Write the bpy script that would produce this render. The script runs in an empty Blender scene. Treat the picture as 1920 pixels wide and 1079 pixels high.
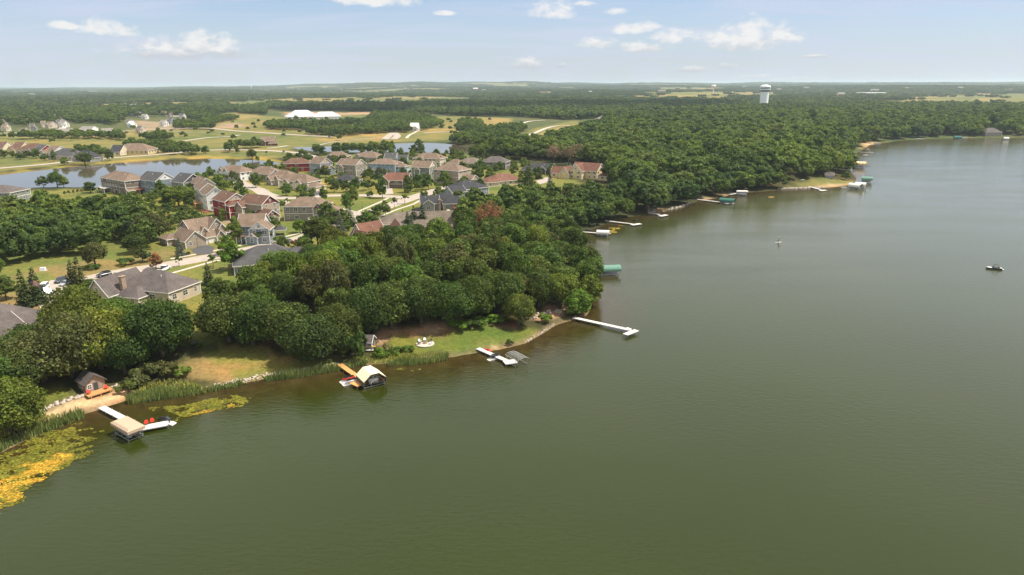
import bpy, math, random
import numpy as np
from mathutils import Vector, Matrix
R = math.radians
rng = np.random.default_rng(7)
random.seed(7)
scn = bpy.context.scene
C = scn.collection

# ------------------------------------------------------------------ camera
CAM_H = 70.0
PITCH, ROLL = R(16.55), math.atan(0.0048)
F_ = np.array([0, math.cos(PITCH), -math.sin(PITCH)])
R0 = np.array([1.0, 0, 0]); U0 = np.array([0, math.sin(PITCH), math.cos(PITCH)])
U_ = U0 * math.cos(ROLL) + R0 * math.sin(ROLL)
R_ = R0 * math.cos(ROLL) - U0 * math.sin(ROLL)
camd = bpy.data.cameras.new('camera'); cam = bpy.data.objects.new('camera', camd); C.objects.link(cam)
camd.sensor_width = 36; camd.lens = 24; camd.clip_start = 1; camd.clip_end = 80000
m = Matrix(((R_[0], U_[0], -F_[0], 0), (R_[1], U_[1], -F_[1], 0), (R_[2], U_[2], -F_[2], CAM_H), (0, 0, 0, 1)))
cam.matrix_world = m
scn.camera = cam

def ray(px, py):
    return F_ + R_ * (px - 960) / 1280 - U_ * (py - 539.5) / 1280

# ------------------------------------------------------------------ light
SUN_EL, SUN_AZ = R(60), R(86)          # azimuth clockwise from the view direction (+Y)
sd = Vector((math.sin(SUN_AZ) * math.cos(SUN_EL), math.cos(SUN_AZ) * math.cos(SUN_EL), math.sin(SUN_EL)))
ld = bpy.data.lights.new('sun', 'SUN'); ld.energy = 4.9; ld.angle = R(0.53); ld.color = (1.0, 0.93, 0.80)
sun = bpy.data.objects.new('sun', ld); C.objects.link(sun)
sun.rotation_euler = (-sd).to_track_quat('-Z', 'Y').to_euler()
sun.location = (0, 0, 400)
scn.view_settings.view_transform = 'Standard'; scn.view_settings.look = 'None'
scn.view_settings.exposure = 0.42; scn.view_settings.gamma = 1; scn.view_settings.use_curve_mapping = False
scn.cycles.use_denoising = True
scn.cycles.max_bounces = 6; scn.cycles.transparent_max_bounces = 6
scn.cycles.diffuse_bounces = 3; scn.cycles.glossy_bounces = 2; scn.cycles.volume_bounces = 1
scn.cycles.sample_clamp_indirect = 4

w = bpy.data.worlds.new('World'); scn.world = w; w.use_nodes = True
nt = w.node_tree; nt.nodes.clear(); L = nt.links.new
def N(t, **k):
    n = nt.nodes.new(t)
    for a, b in k.items(): setattr(n, a, b)
    return n
def MA(op, a, b=None, c=None, clamp=False):
    n = N('ShaderNodeMath', operation=op); n.use_clamp = clamp
    for i, v in enumerate((a, b, c)):
        if v is None: continue
        if isinstance(v, (int, float)): n.inputs[i].default_value = v
        else: L(v, n.inputs[i])
    return n.outputs[0]
sky = N('ShaderNodeTexSky', sky_type='NISHITA'); sky.sun_disc = False
sky.sun_elevation = SUN_EL; sky.sun_rotation = SUN_AZ; sky.altitude = 300; sky.air_density = 1.0; sky.dust_density = 0.8; sky.ozone_density = 2.5
tc = N('ShaderNodeTexCoord'); sep = N('ShaderNodeSeparateXYZ'); L(tc.outputs['Generated'], sep.inputs[0])
az = MA('ARCTAN2', sep.outputs[0], sep.outputs[1]); el = MA('ARCSINE', sep.outputs[2])
# cumulus puffs: direction of the centre, half width, height above and below the flat base
PUFF = [(350,102,112,36,12),(330,98,60,22,6),(390,92,60,34,8),(395,84,30,26,6),(430,102,38,14,8),(290,104,50,14,6),
        (200,58,42,22,9),(118,50,26,9,5),(240,66,26,9,6),
        (700,3,100,20,10),(1037,24,46,26,11),(1020,20,30,18,6),(1180,57,50,16,8),(1215,50,24,10,6),(1120,82,34,14,9),(1205,92,50,16,8),(1260,73,46,18,9),
        (1345,73,48,18,9),(1400,72,52,38,9),(1430,78,60,32,12),(1470,72,34,14,7),(1390,88,70,14,8),(1370,86,40,10,6),(990,126,32,22,8),(1050,124,14,7,4),
        (1300,132,36,9,5),(1360,128,22,10,5),(835,26,22,6,4),(1415,147,34,8,5),(1155,24,24,9,5),(1500,150,40,6,4),(1100,8,24,6,5),(1530,106,24,4,3)]
nz = N('ShaderNodeTexNoise'); nz.inputs['Scale'].default_value = 42; nz.inputs['Detail'].default_value = 6; nz.inputs['Roughness'].default_value = 0.62
mpn = N('ShaderNodeMapping'); mpn.inputs['Scale'].default_value = (1, 1, 1.9)
L(tc.outputs['Generated'], mpn.inputs[0]); L(mpn.outputs[0], nz.inputs['Vector'])
best = None; shade = None
for (px, py, hw, up, dn) in PUFF:
    d = ray(px, py); d = d / np.linalg.norm(d)
    a0, e0 = math.atan2(d[0], d[1]), math.asin(d[2]); k = 1 / 1330.0
    hw *= 1.22; up *= 1.12; dn *= 1.1
    dx = MA('MULTIPLY', MA('SUBTRACT', az, a0), 1 / (hw * k))
    de = MA('SUBTRACT', el, e0)
    dy = MA('ADD', MA('MULTIPLY', MA('MAXIMUM', de, 0.0), 1 / (up * k)), MA('MULTIPLY', MA('MAXIMUM', MA('MULTIPLY', de, -1.0), 0.0), 1 / (dn * k)))
    v = MA('SUBTRACT', 1.0, MA('ADD', MA('MULTIPLY', dx, dx), MA('MULTIPLY', dy, dy)))
    s = MA('MULTIPLY', de, 1 / (up * k))
    if best is None: best, shade = v, s
    else:
        best = MA('MAXIMUM', best, v)
        shade = MA('MAXIMUM', shade, MA('MINIMUM', s, MA('ADD', v, 0.15)))
den = MA('ADD', best, MA('MULTIPLY', MA('SUBTRACT', nz.outputs[0], 0.52), 2.9))
mr = N('ShaderNodeMapRange', interpolation_type='SMOOTHSTEP'); L(den, mr.inputs[0]); mr.inputs[1].default_value = 0.08; mr.inputs[2].default_value = 1.15
# thin high streaks
zc = MA('MAXIMUM', sep.outputs[2], 0.02)
cmb = N('ShaderNodeCombineXYZ'); L(MA('DIVIDE', sep.outputs[0], MA('ADD', zc, 0.12)), cmb.inputs[0]); L(MA('DIVIDE', sep.outputs[1], MA('ADD', zc, 0.12)), cmb.inputs[1])
mp2 = N('ShaderNodeMapping'); mp2.inputs['Scale'].default_value = (0.55, 1.5, 1); mp2.inputs['Rotation'].default_value = (0, 0, R(16)); L(cmb.outputs[0], mp2.inputs[0])
n2 = N('ShaderNodeTexNoise'); n2.inputs['Scale'].default_value = 1.5; n2.inputs['Detail'].default_value = 5; n2.inputs['Roughness'].default_value = 0.55; n2.inputs['Distortion'].default_value = 0.6; L(mp2.outputs[0], n2.inputs['Vector'])
mr2 = N('ShaderNodeMapRange', interpolation_type='SMOOTHSTEP'); L(n2.outputs[0], mr2.inputs[0]); mr2.inputs[1].default_value = 0.38; mr2.inputs[2].default_value = 0.68; mr2.inputs[4].default_value = 0.8
mixh = N('ShaderNodeMixRGB'); L(mr2.outputs[0], mixh.inputs[0]); tint = N('ShaderNodeMixRGB', blend_type='MULTIPLY'); tint.inputs[0].default_value = 1; tint.inputs[2].default_value = (0.74, 0.87, 1.03, 1); L(sky.outputs[0], tint.inputs[1]); L(tint.outputs[0], mixh.inputs[1]); mixh.inputs[2].default_value = (4.2, 4.9, 6.5, 1)
# pale low air near the horizon
lowk = MA('POWER', MA('SUBTRACT', 1.0, MA('MULTIPLY', MA('MAXIMUM', el, 0.0), 2.6), clamp=True), 3.0)
mixl = N('ShaderNodeMixRGB'); L(MA('MULTIPLY', lowk, 0.75), mixl.inputs[0]); L(mixh.outputs[0], mixl.inputs[1]); mixl.inputs[2].default_value = (5.3, 5.5, 6.1, 1)
# a bright veil of high cloud over the upper sky
vk = N('ShaderNodeMapRange', interpolation_type='SMOOTHSTEP'); L(el, vk.inputs[0]); vk.inputs[1].default_value = 0.10; vk.inputs[2].default_value = 0.23; vk.inputs[4].default_value = 0.9
vn = MA('MULTIPLY', vk.outputs[0], MA('ADD', MA('MULTIPLY', n2.outputs[0], 0.9), 0.45, clamp=True))
mixv = N('ShaderNodeMixRGB'); L(vn, mixv.inputs[0]); L(mixl.outputs[0], mixv.inputs[1]); mixv.inputs[2].default_value = (7.2, 7.15, 6.75, 1)
cc = N('ShaderNodeValToRGB'); cc.color_ramp.elements[0].position = 0.0; cc.color_ramp.elements[0].color = (0.60, 0.62, 0.68, 1); cc.color_ramp.elements[1].position = 0.6; cc.color_ramp.elements[1].color = (0.97, 0.95, 0.93, 1)
L(MA('ADD', MA('MULTIPLY', shade, 0.8), MA('MULTIPLY', MA('SUBTRACT', nz.outputs[0], 0.45), 1.6)), cc.inputs[0])
ccs = N('ShaderNodeMixRGB', blend_type='MULTIPLY'); ccs.inputs[0].default_value = 1; L(cc.outputs[0], ccs.inputs[1]); ccs.inputs[2].default_value = (7.2, 7.2, 7.2, 1)
mixc = N('ShaderNodeMixRGB'); L(MA('MULTIPLY', mr.outputs[0], 0.9), mixc.inputs[0]); L(mixv.outputs[0], mixc.inputs[1]); L(ccs.outputs[0], mixc.inputs[2])
bg = N('ShaderNodeBackground'); bg.inputs[1].default_value = 0.1; L(mixc.outputs[0], bg.inputs[0])
wo = N('ShaderNodeOutputWorld'); L(bg.outputs[0], wo.inputs[0])

# ------------------------------------------------------------------ helpers
def tag(o, label=None, cat=None, group=None, kind=None):
    if label: o['label'] = label
    if cat: o['category'] = cat
    if group: o['group'] = group
    if kind: o['kind'] = kind
    return o
def empty(name, loc=(0, 0, 0), rz=0.0, label=None, cat=None, group=None):
    o = bpy.data.objects.new(name, None); C.objects.link(o); o.location = loc; o.rotation_euler = (0, 0, rz)
    o.empty_display_size = 0.5
    return tag(o, label, cat, group)
class MB:
    def __init__(s): s.v = []; s.f = []; s.m = []
    def face(s, pts, mi=0):
        b = len(s.v); s.v += [tuple(p) for p in pts]; s.f.append(tuple(range(b, b + len(pts)))); s.m.append(mi)
    def box(s, c, d, rz=0.0, mi=0, top=None):
        """box centred on c (x, y) with c[2] its BOTTOM; d full sizes; top = scale of the top face"""
        ca, sa = math.cos(rz), math.sin(rz); b = len(s.v); t = top if top is not None else (1, 1)
        for k, z in enumerate((c[2], c[2] + d[2])):
            fx, fy = (1, 1) if k == 0 else t
            for sx, sy in ((-1, -1), (1, -1), (1, 1), (-1, 1)):
                x, y = sx * d[0] / 2 * fx, sy * d[1] / 2 * fy
                s.v.append((c[0] + x * ca - y * sa, c[1] + x * sa + y * ca, z))
        for q in ((0, 3, 2, 1), (4, 5, 6, 7), (0, 1, 5, 4), (1, 2, 6, 5), (2, 3, 7, 6), (3, 0, 4, 7)):
            s.f.append(tuple(b + i for i in q)); s.m.append(mi)
        return s
    def tube(s, pts, rad, n=6, mi=0):
        if isinstance(rad, (int, float)): rad = [rad] * len(pts)
        b = len(s.v); P_ = [Vector(p) for p in pts]
        for i, p in enumerate(P_):
            d = (P_[min(i + 1, len(P_) - 1)] - P_[max(i - 1, 0)]).normalized()
            a = d.cross(Vector((0, 0, 1))); a = a.normalized() if a.length > 1e-3 else Vector((1, 0, 0)); c = d.cross(a)
            for k in range(n):
                t = 2 * math.pi * k / n; s.v.append(tuple(p + (a * math.cos(t) + c * math.sin(t)) * rad[i]))
        for i in range(len(P_) - 1):
            for k in range(n):
                s.f.append((b + i * n + k, b + i * n + (k + 1) % n, b + (i + 1) * n + (k + 1) % n, b + (i + 1) * n + k)); s.m.append(mi)
        s.f.append(tuple(b + k for k in range(n))[::-1]); s.m.append(mi)
        s.f.append(tuple(b + (len(P_) - 1) * n + k for k in range(n))); s.m.append(mi)
        return s
    def lathe(s, prof, n=16, c=(0, 0), mi=0):
        b = len(s.v)
        for (r, z) in prof:
            for k in range(n):
                t = 2 * math.pi * k / n; s.v.append((c[0] + r * math.cos(t), c[1] + r * math.sin(t), z))
        for i in range(len(prof) - 1):
            for k in range(n):
                s.f.append((b + i * n + k, b + i * n + (k + 1) % n, b + (i + 1) * n + (k + 1) % n, b + (i + 1) * n + k)); s.m.append(mi)
        return s
    def loft(s, secs, mi=0, caps=True):
        """secs: list of closed rings with the same count"""
        b = len(s.v); n = len(secs[0])
        for r in secs: s.v += [tuple(p) for p in r]
        for i in range(len(secs) - 1):
            for k in range(n):
                s.f.append((b + i * n + k, b + i * n + (k + 1) % n, b + (i + 1) * n + (k + 1) % n, b + (i + 1) * n + k)); s.m.append(mi)
        if caps:
            s.f.append(tuple(b + k for k in range(n))[::-1]); s.m.append(mi)
            s.f.append(tuple(b + (len(secs) - 1) * n + k for k in range(n))); s.m.append(mi)
        return s
    def mesh(s, name, mats):
        me = bpy.data.meshes.new(name); me.from_pydata(s.v, [], s.f)
        if not isinstance(mats, (list, tuple)): mats = [mats]
        for m_ in mats: me.materials.append(m_)
        if any(s.m): me.polygons.foreach_set('material_index', s.m)
        me.update(); return me
    def build(s, name, mats, parent=None, smooth=False):
        me = s.mesh(name, mats)
        if smooth: me.shade_smooth()
        o = bpy.data.objects.new(name, me); C.objects.link(o)
        if parent is not None: o.parent = parent
        return o
def inst(name, me, parent=None, loc=(0, 0, 0), rz=0.0, sc=(1, 1, 1)):
    o = bpy.data.objects.new(name, me); C.objects.link(o)
    if parent is not None: o.parent = parent
    o.location = loc; o.rotation_euler = (0, 0, rz); o.scale = sc if not isinstance(sc, (int, float)) else (sc, sc, sc)
    return o
def big_mesh(name, V, Fq, mat, smooth=False, uniform=4):
    """fast mesh from numpy: V (n,3), Fq (m,uniform)"""
    me = bpy.data.meshes.new(name); V = np.asarray(V, np.float32); Fq = np.asarray(Fq, np.int32)
    me.vertices.add(len(V)); me.vertices.foreach_set('co', V.ravel())
    me.loops.add(Fq.size); me.loops.foreach_set('vertex_index', Fq.ravel())
    me.polygons.add(len(Fq)); me.polygons.foreach_set('loop_start', np.arange(len(Fq), dtype=np.int32) * uniform)
    me.update(calc_edges=True); me.validate()
    if mat is not None: me.materials.append(mat)
    if smooth: me.shade_smooth()
    return me

# ------------------------------------------------------------------ materials
def mat_new(name):
    m_ = bpy.data.materials.new(name); m_.use_nodes = True; t = m_.node_tree; t.nodes.clear()
    o = t.nodes.new('ShaderNodeOutputMaterial'); b = t.nodes.new('ShaderNodeBsdfPrincipled'); t.links.new(b.outputs[0], o.inputs[0])
    return m_, t, b, o
def tn(t, kind, **k):
    n = t.nodes.new(kind)
    for a, b in k.items():
        if a in ('Scale', 'Detail', 'Roughness', 'Distortion', 'W'): n.inputs[a].default_value = b
        else: setattr(n, a, b)
    return n
def mixrgb(t, fac, a, b, mode='MIX'):
    n = t.nodes.new('ShaderNodeMixRGB'); n.blend_type = mode
    for i, v in enumerate((fac, a, b)):
        if isinstance(v, (int, float)): n.inputs[i].default_value = v
        elif isinstance(v, tuple): n.inputs[i].default_value = (*v[:3], 1)
        else: t.links.new(v, n.inputs[i])
    return n.outputs[0]
def ramp(t, inp, stops):
    n = t.nodes.new('ShaderNodeValToRGB'); e = n.color_ramp.elements
    while len(e) < len(stops): e.new(0.5)
    for i, (p, c) in enumerate(stops):
        e[i].position = p; e[i].color = (*c, 1) if isinstance(c, tuple) else (c, c, c, 1)
    t.links.new(inp, n.inputs[0]); return n.outputs[0]
def plain(name, col, rough=0.7, var=0.12, scale=1.5, metal=0.0, bump=0.0, spec=None, stretch=None, detail=4):
    m_, t, b, o = mat_new(name)
    tcn = t.nodes.new('ShaderNodeTexCoord'); src = tcn.outputs['Object']
    if stretch:
        mp = t.nodes.new('ShaderNodeMapping'); mp.inputs['Scale'].default_value = stretch; t.links.new(src, mp.inputs[0]); src = mp.outputs[0]
    n = tn(t, 'ShaderNodeTexNoise', Scale=scale, Detail=detail, Roughness=0.65); t.links.new(src, n.inputs['Vector'])
    r = ramp(t, n.outputs[0], [(0.25, tuple(c * (1 - var) for c in col)), (0.75, tuple(min(1, c * (1 + var)) for c in col))])
    t.links.new(r, b.inputs['Base Color']); b.inputs['Roughness'].default_value = rough; b.inputs['Metallic'].default_value = metal
    if spec is not None: b.inputs['Specular IOR Level'].default_value = spec
    if bump:
        bn = t.nodes.new('ShaderNodeBump'); bn.inputs['Strength'].default_value = bump; bn.inputs['Distance'].default_value = 0.05
        t.links.new(n.outputs[0], bn.inputs['Height']); t.links.new(bn.outputs[0], b.inputs['Normal'])
    return m_
def roofmat(name, col):
    """asphalt shingle: courses, mottled tabs, weathering"""
    m_, t, b, o = mat_new(name)
    tcn = t.nodes.new('ShaderNodeTexCoord')
    n1 = tn(t, 'ShaderNodeTexNoise', Scale=0.35, Detail=3); t.links.new(tcn.outputs['Object'], n1.inputs['Vector'])
    n2_ = tn(t, 'ShaderNodeTexNoise', Scale=3.5, Detail=3); t.links.new(tcn.outputs['Object'], n2_.inputs['Vector'])
    wv = tn(t, 'ShaderNodeTexWave', Scale=0.9, Distortion=0.6); wv.bands_direction = 'Z'; t.links.new(tcn.outputs['Object'], wv.inputs['Vector'])
    c = ramp(t, n2_.outputs[0], [(0.3, tuple(x * 0.72 for x in col)), (0.7, tuple(x * 1.28 for x in col))])
    c = mixrgb(t, 0.5, c, ramp(t, n1.outputs[0], [(0.3, 0.55), (0.7, 1.3)]), 'MULTIPLY')
    c = mixrgb(t, 0.22, c, ramp(t, wv.outputs[0], [(0.35, 0.45), (0.6, 1.0)]), 'MULTIPLY')
    t.links.new(c, b.inputs['Base Color']); b.inputs['Roughness'].default_value = 0.92; b.inputs['Specular IOR Level'].default_value = 0.25
    return m_
def siding(name, col, rough=0.75):
    m_, t, b, o = mat_new(name)
    tcn = t.nodes.new('ShaderNodeTexCoord')
    n1 = tn(t, 'ShaderNodeTexNoise', Scale=0.5, Detail=4); t.links.new(tcn.outputs['Object'], n1.inputs['Vector'])
    wv = tn(t, 'ShaderNodeTexWave', Scale=1.6); wv.bands_direction = 'Z'; wv.wave_profile = 'SAW'; t.links.new(tcn.outputs['Object'], wv.inputs['Vector'])
    c = ramp(t, n1.outputs[0], [(0.3, tuple(x * 0.86 for x in col)), (0.7, tuple(min(1, x * 1.1) for x in col))])
    c = mixrgb(t, 0.35, c, ramp(t, wv.outputs[0], [(0.0, 0.55), (0.25, 1.0)]), 'MULTIPLY')
    t.links.new(c, b.inputs['Base Color']); b.inputs['Roughness'].default_value = rough
    return m_
M = {}
for k, c in dict(tan=(0.20, 0.142, 0.105), brown=(0.15, 0.085, 0.06), red=(0.18, 0.088, 0.062), grey=(0.085, 0.082, 0.085), dark=(0.05, 0.05, 0.056),
                 taupe=(0.18, 0.145, 0.115), stone=(0.125, 0.105, 0.10), white=(0.60, 0.60, 0.60), slate=(0.24, 0.22, 0.20)).items():
    M['r_' + k] = roofmat('shingle_' + k, c)
for k, c in dict(tan=(0.36, 0.29, 0.22), beige=(0.52, 0.43, 0.33), cream=(0.66, 0.56, 0.40), yellow=(0.66, 0.52, 0.26), grey=(0.25, 0.25, 0.26), blue=(0.16, 0.21, 0.26),
                 skyblue=(0.22, 0.33, 0.44), red=(0.26, 0.02, 0.02), maroon=(0.16, 0.025, 0.03), white=(0.72, 0.71, 0.69), dark=(0.075, 0.07, 0.075), brown=(0.16, 0.125, 0.10),
                 taupe=(0.26, 0.22, 0.18), greygreen=(0.20, 0.21, 0.19), bluegrey=(0.22, 0.27, 0.33)).items():
    M['w_' + k] = siding('siding_' + k, c)
M['trim'] = plain('white_trim', (0.78, 0.76, 0.72), 0.6, 0.05)
M['glass'] = plain('window_glass', (0.045, 0.055, 0.065), 0.12, 0.3, spec=0.7)
M['door'] = plain('garage_door_paint', (0.80, 0.78, 0.75), 0.5, 0.04)
M['stonewall'] = plain('field_stone', (0.33, 0.24, 0.18), 0.9, 0.45, 2.2, bump=0.5)
M['deck'] = plain('cedar_deck', (0.50, 0.26, 0.10), 0.7, 0.15, 2, stretch=(1, 8, 1))
M['reddeck'] = plain('stained_deck', (0.27, 0.07, 0.035), 0.7, 0.15, 2)
M['dockw'] = plain('white_dock_panel', (0.62, 0.59, 0.56), 0.65, 0.22, 2.5, stretch=(3, 3, 1))
M['metal'] = plain('galvanised_metal', (0.45, 0.46, 0.47), 0.4, 0.1, metal=0.7)
M['canvastan'] = plain('tan_canvas', (0.47, 0.35, 0.25), 0.85, 0.06, 0.8, spec=0.2)
M['canvascream'] = plain('cream_canvas', (0.82, 0.72, 0.50), 0.85, 0.05, 0.8, spec=0.2)
M['canvasgreen'] = plain('green_canvas', (0.045, 0.15, 0.12), 0.8, 0.1, 0.8, spec=0.25)
M['canvaspale'] = plain('faded_green_canvas', (0.14, 0.27, 0.21), 0.8, 0.1, 0.8, spec=0.25)
M['canvaswhite'] = plain('white_canvas', (0.68, 0.65, 0.63), 0.8, 0.05, 0.8, spec=0.2)
M['canvasbrown'] = plain('brown_mesh', (0.13, 0.09, 0.065), 0.9, 0.1)
M['chairred'] = plain('red_plastic', (0.62, 0.035, 0.015), 0.5, 0.05)
M['black'] = plain('black_paint', (0.015, 0.015, 0.018), 0.35, 0.1)
M['rubber'] = plain('tyre_rubber', (0.02, 0.02, 0.02), 0.9, 0.1)
M['carwhite'] = plain('white_car_paint', (0.78, 0.78, 0.78), 0.25, 0.02)
M['carblack'] = plain('black_car_paint', (0.012, 0.014, 0.02), 0.2, 0.02)
M['cargrey'] = plain('dark_slate_car_paint', (0.045, 0.06, 0.075), 0.25, 0.02)
M['carsilver'] = plain('silver_car_paint', (0.5, 0.52, 0.54), 0.25, 0.02, metal=0.5)
M['yellow'] = plain('yellow_plastic', (0.75, 0.40, 0.01), 0.5, 0.05)
M['orange'] = plain('orange_wood', (0.62, 0.30, 0.10), 0.7, 0.12, 2, stretch=(1, 6, 1))
M['bark'] = plain('bark', (0.10, 0.075, 0.055), 0.95, 0.3, 3, stretch=(4, 4, 0.6), bump=0.5)
M['twig'] = plain('dead_twigs', (0.25, 0.19, 0.15), 0.95, 0.25, 2)
M['rock'] = plain('pale_rock', (0.46, 0.39, 0.33), 0.9, 0.35, 1.2, bump=0.4)
M['concrete'] = plain('concrete', (0.38, 0.32, 0.275), 0.9, 0.2, 0.35, detail=8)
M['asphalt'] = plain('asphalt', (0.075, 0.07, 0.075), 0.9, 0.15, 0.6)
M['walk'] = plain('sidewalk_concrete', (0.50, 0.43, 0.36), 0.9, 0.1, 0.5)
M['gravel'] = plain('pale_gravel', (0.48, 0.43, 0.37), 0.95, 0.12, 0.3)
M['sand'] = plain('sand', (0.56, 0.40, 0.24), 0.95, 0.12, 0.6)
M['flagred'] = plain('flag_red', (0.45, 0.03, 0.03), 0.8, 0.05)
M['flagblue'] = plain('flag_blue', (0.03, 0.04, 0.2), 0.8, 0.05)
M['skin'] = plain('skin', (0.45, 0.27, 0.18), 0.6, 0.05)
M['tower'] = plain('tower_paint', (0.80, 0.83, 0.85), 0.6, 0.06, 0.1, stretch=(1, 1, 0.2))
M['towerband'] = plain('tower_band', (0.10, 0.16, 0.17), 0.6, 0.1, 0.2)
M['towerrim'] = plain('tower_rim', (0.17, 0.14, 0.13), 0.7, 0.1, 0.2)

def leafmat(name, use_obj=True, hue=0.0, base=(0.08, 0.11, 0.022)):
    m_, t, b, o = mat_new(name)
    oi = t.nodes.new('ShaderNodeObjectInfo'); geo = t.nodes.new('ShaderNodeNewGeometry')
    n1 = tn(t, 'ShaderNodeTexNoise', Scale=0.28, Detail=2); t.links.new(geo.outputs['Position'], n1.inputs['Vector'])
    if use_obj: col = oi.outputs['Color']
    else:
        col = ramp(t, oi.outputs['Random'], [(0.0, (base[0]*.62, base[1]*.75, base[2]*.9)), (0.25, base), (0.55, (base[0]*1.15, base[1]*1.12, base[2])), (0.85, (base[0]*1.35, base[1]*1.3, base[2]*1.1)), (1.0, (base[0]*1.45, base[1]*1.25, base[2]*1.5))])
    at = t.nodes.new('ShaderNodeAttribute'); at.attribute_name = 'lv'
    v = ramp(t, at.outputs['Fac'], [(0.0, 0.36), (0.5, 0.95), (1.0, 1.9)])
    c = mixrgb(t, 1.0, col, v, 'MULTIPLY')
    c = mixrgb(t, 1.0, c, ramp(t, n1.outputs[0], [(0.3, (0.86, 0.92, 0.9)), (0.7, (1.2, 1.08, 1.0))]), 'MULTIPLY')
    if not use_obj:
        n9 = tn(t, 'ShaderNodeTexNoise', Scale=0.006, Detail=4); t.links.new(geo.outputs['Position'], n9.inputs['Vector'])
        c = mixrgb(t, 1.0, c, ramp(t, n9.outputs[0], [(0.3, (0.72, 0.80, 0.95)), (0.5, (1.0, 1.0, 1.0)), (0.68, (1.3, 1.28, 1.05))]), 'MULTIPLY')
    b.inputs['Roughness'].default_value = 0.6; b.inputs['Specular IOR Level'].default_value = 0.18
    t.links.new(c, b.inputs['Base Color'])
    tr = t.nodes.new('ShaderNodeBsdfTranslucent'); t.links.new(mixrgb(t, 1.0, c, (1.15, 1.25, 0.6), 'MULTIPLY'), tr.inputs[0])
    ms = t.nodes.new('ShaderNodeMixShader'); ms.inputs[0].default_value = 0.38
    t.links.new(b.outputs[0], ms.inputs[1]); t.links.new(tr.outputs[0], ms.inputs[2]); t.links.new(ms.outputs[0], o.inputs[0])
    return m_
M['leaf'] = leafmat('leaves')
M['leafwood'] = leafmat('leaves_of_woods', False, base=(0.086, 0.126, 0.030))
M['reed'] = leafmat('reed_blades', False, base=(0.27, 0.29, 0.09))
# ------------------------------------------------------------------ terrain height
def seg_sdf(X, Y, poly):
    """signed distance, positive inside"""
    P0 = np.asarray(poly, float); d2 = np.full(X.shape, 1e18); ins = np.zeros(X.shape, bool); n = len(P0)
    for i in range(n):
        ax, ay = P0[i]; bx, by = P0[(i + 1) % n]; ex, ey = bx - ax, by - ay; wx, wy = X - ax, Y - ay
        tt = np.clip((wx * ex + wy * ey) / (ex * ex + ey * ey + 1e-9), 0, 1)
        d2 = np.minimum(d2, (wx - ex * tt) ** 2 + (wy - ey * tt) ** 2)
        cnd = ((ay > Y) != (by > Y)) & (X < (bx - ax) * (Y - ay) / ((by - ay) if abs(by - ay) > 1e-9 else 1e-9) + ax)
        ins ^= cnd
    return np.where(ins, 1, -1) * np.sqrt(d2)
def inside(X, Y, poly):
    P0 = np.asarray(poly, float); ins = np.zeros(np.shape(X), bool); n = len(P0)
    for i in range(n):
        ax, ay = P0[i]; bx, by = P0[(i + 1) % n]
        dy_ = (by - ay) if abs(by - ay) > 1e-9 else 1e-9
        ins ^= ((ay > Y) != (by > Y)) & (X < (bx - ax) * (Y - ay) / dy_ + ax)
    return ins
def Pz(px, py, z=0.0):
    d = ray(px, py); t = (z - CAM_H) / d[2]; return (d[0] * t, d[1] * t, z)
SHORE = [(-90,905),(0,850),(60,822),(120,795),(155,778),(200,764),(240,750),(300,742),(380,735),(440,722),(500,711),(560,703),(640,690),(700,684),(745,680),
         (800,676),(850,670),(890,663),(940,656),(985,645),(1015,628),(1045,609),(1075,601),(1098,596),(1108,580),(1108,556),(1100,530),(1096,505),(1085,480),
         (1080,462),(1072,447),(1082,438),(1112,430),(1135,421),(1165,411),(1200,404),(1218,401),(1238,400),(1262,394),(1292,384),(1312,377),(1345,372),
         (1368,367),(1400,362),(1440,359),(1466,357),(1510,354),(1545,353),(1580,350),(1600,345),(1606,336),(1596,322),(1590,310),(1586,297),(1604,289),(1618,280),
         (1628,272),(1650,269),(1690,263),(1760,260),(1830,258.5),(1920,257.5),(2050,257),(2200,258)]
shore = [Pz(a, b)[:2] for a, b in SHORE]
land = [(-330, 40), (-180, 70)] + shore + [(1500, 900), (6000, 900), (40000, 40000), (-40000, 40000), (-40000, 0)]
POND1 = [(-60,338),(0,329),(60,322),(120,315),(200,308),(270,303),(340,300),(400,298.5),(460,300),(510,303),(528,307),(500,312),(460,318),(430,324),(380,332),(340,337),(300,343),(240,349),(180,352),(120,351),(60,352),(0,357),(-60,362)]
POND2 = [(545,277),(587,275.5),(642,274),(698,272),(740,269.5),(775,268.5),(809,268.5),(840,270),(865,275),(880,281),(868,287),(809,287),(740,285),(700,286),(642,286),(590,284),(560,281)]
ZL = 6.4; ZP = 5.9
pond1 = [Pz(a, b, ZP)[:2] for a, b in POND1]; pond2 = [Pz(a, b, ZP)[:2] for a, b in POND2]
GX0, GY0, GS, GNX, GNY = -1100.0, 40.0, 4.0, 650, 400
gx, gy = np.meshgrid(GX0 + GS * np.arange(GNX), GY0 + GS * np.arange(GNY))
SDL = seg_sdf(gx, gy, land); SP = np.maximum(seg_sdf(gx, gy, pond1), seg_sdf(gx, gy, pond2))
def gsample(A, x, y, out):
    u = (np.asarray(x, float) - GX0) / GS; v = (np.asarray(y, float) - GY0) / GS
    ok = (u >= 0) & (v >= 0) & (u < GNX - 1) & (v < GNY - 1)
    uc = np.clip(u, 0, GNX - 1.001); vc = np.clip(v, 0, GNY - 1.001); i = uc.astype(int); j = vc.astype(int); fu = uc - i; fv = vc - j
    r = (A[j, i] * (1 - fu) + A[j, i + 1] * fu) * (1 - fv) + (A[j + 1, i] * (1 - fu) + A[j + 1, i + 1] * fu) * fv
    return np.where(ok, r, out)
def sst(e0, e1, x):
    t = np.clip((x - e0) / (e1 - e0), 0, 1); return t * t * (3 - 2 * t)
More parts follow.
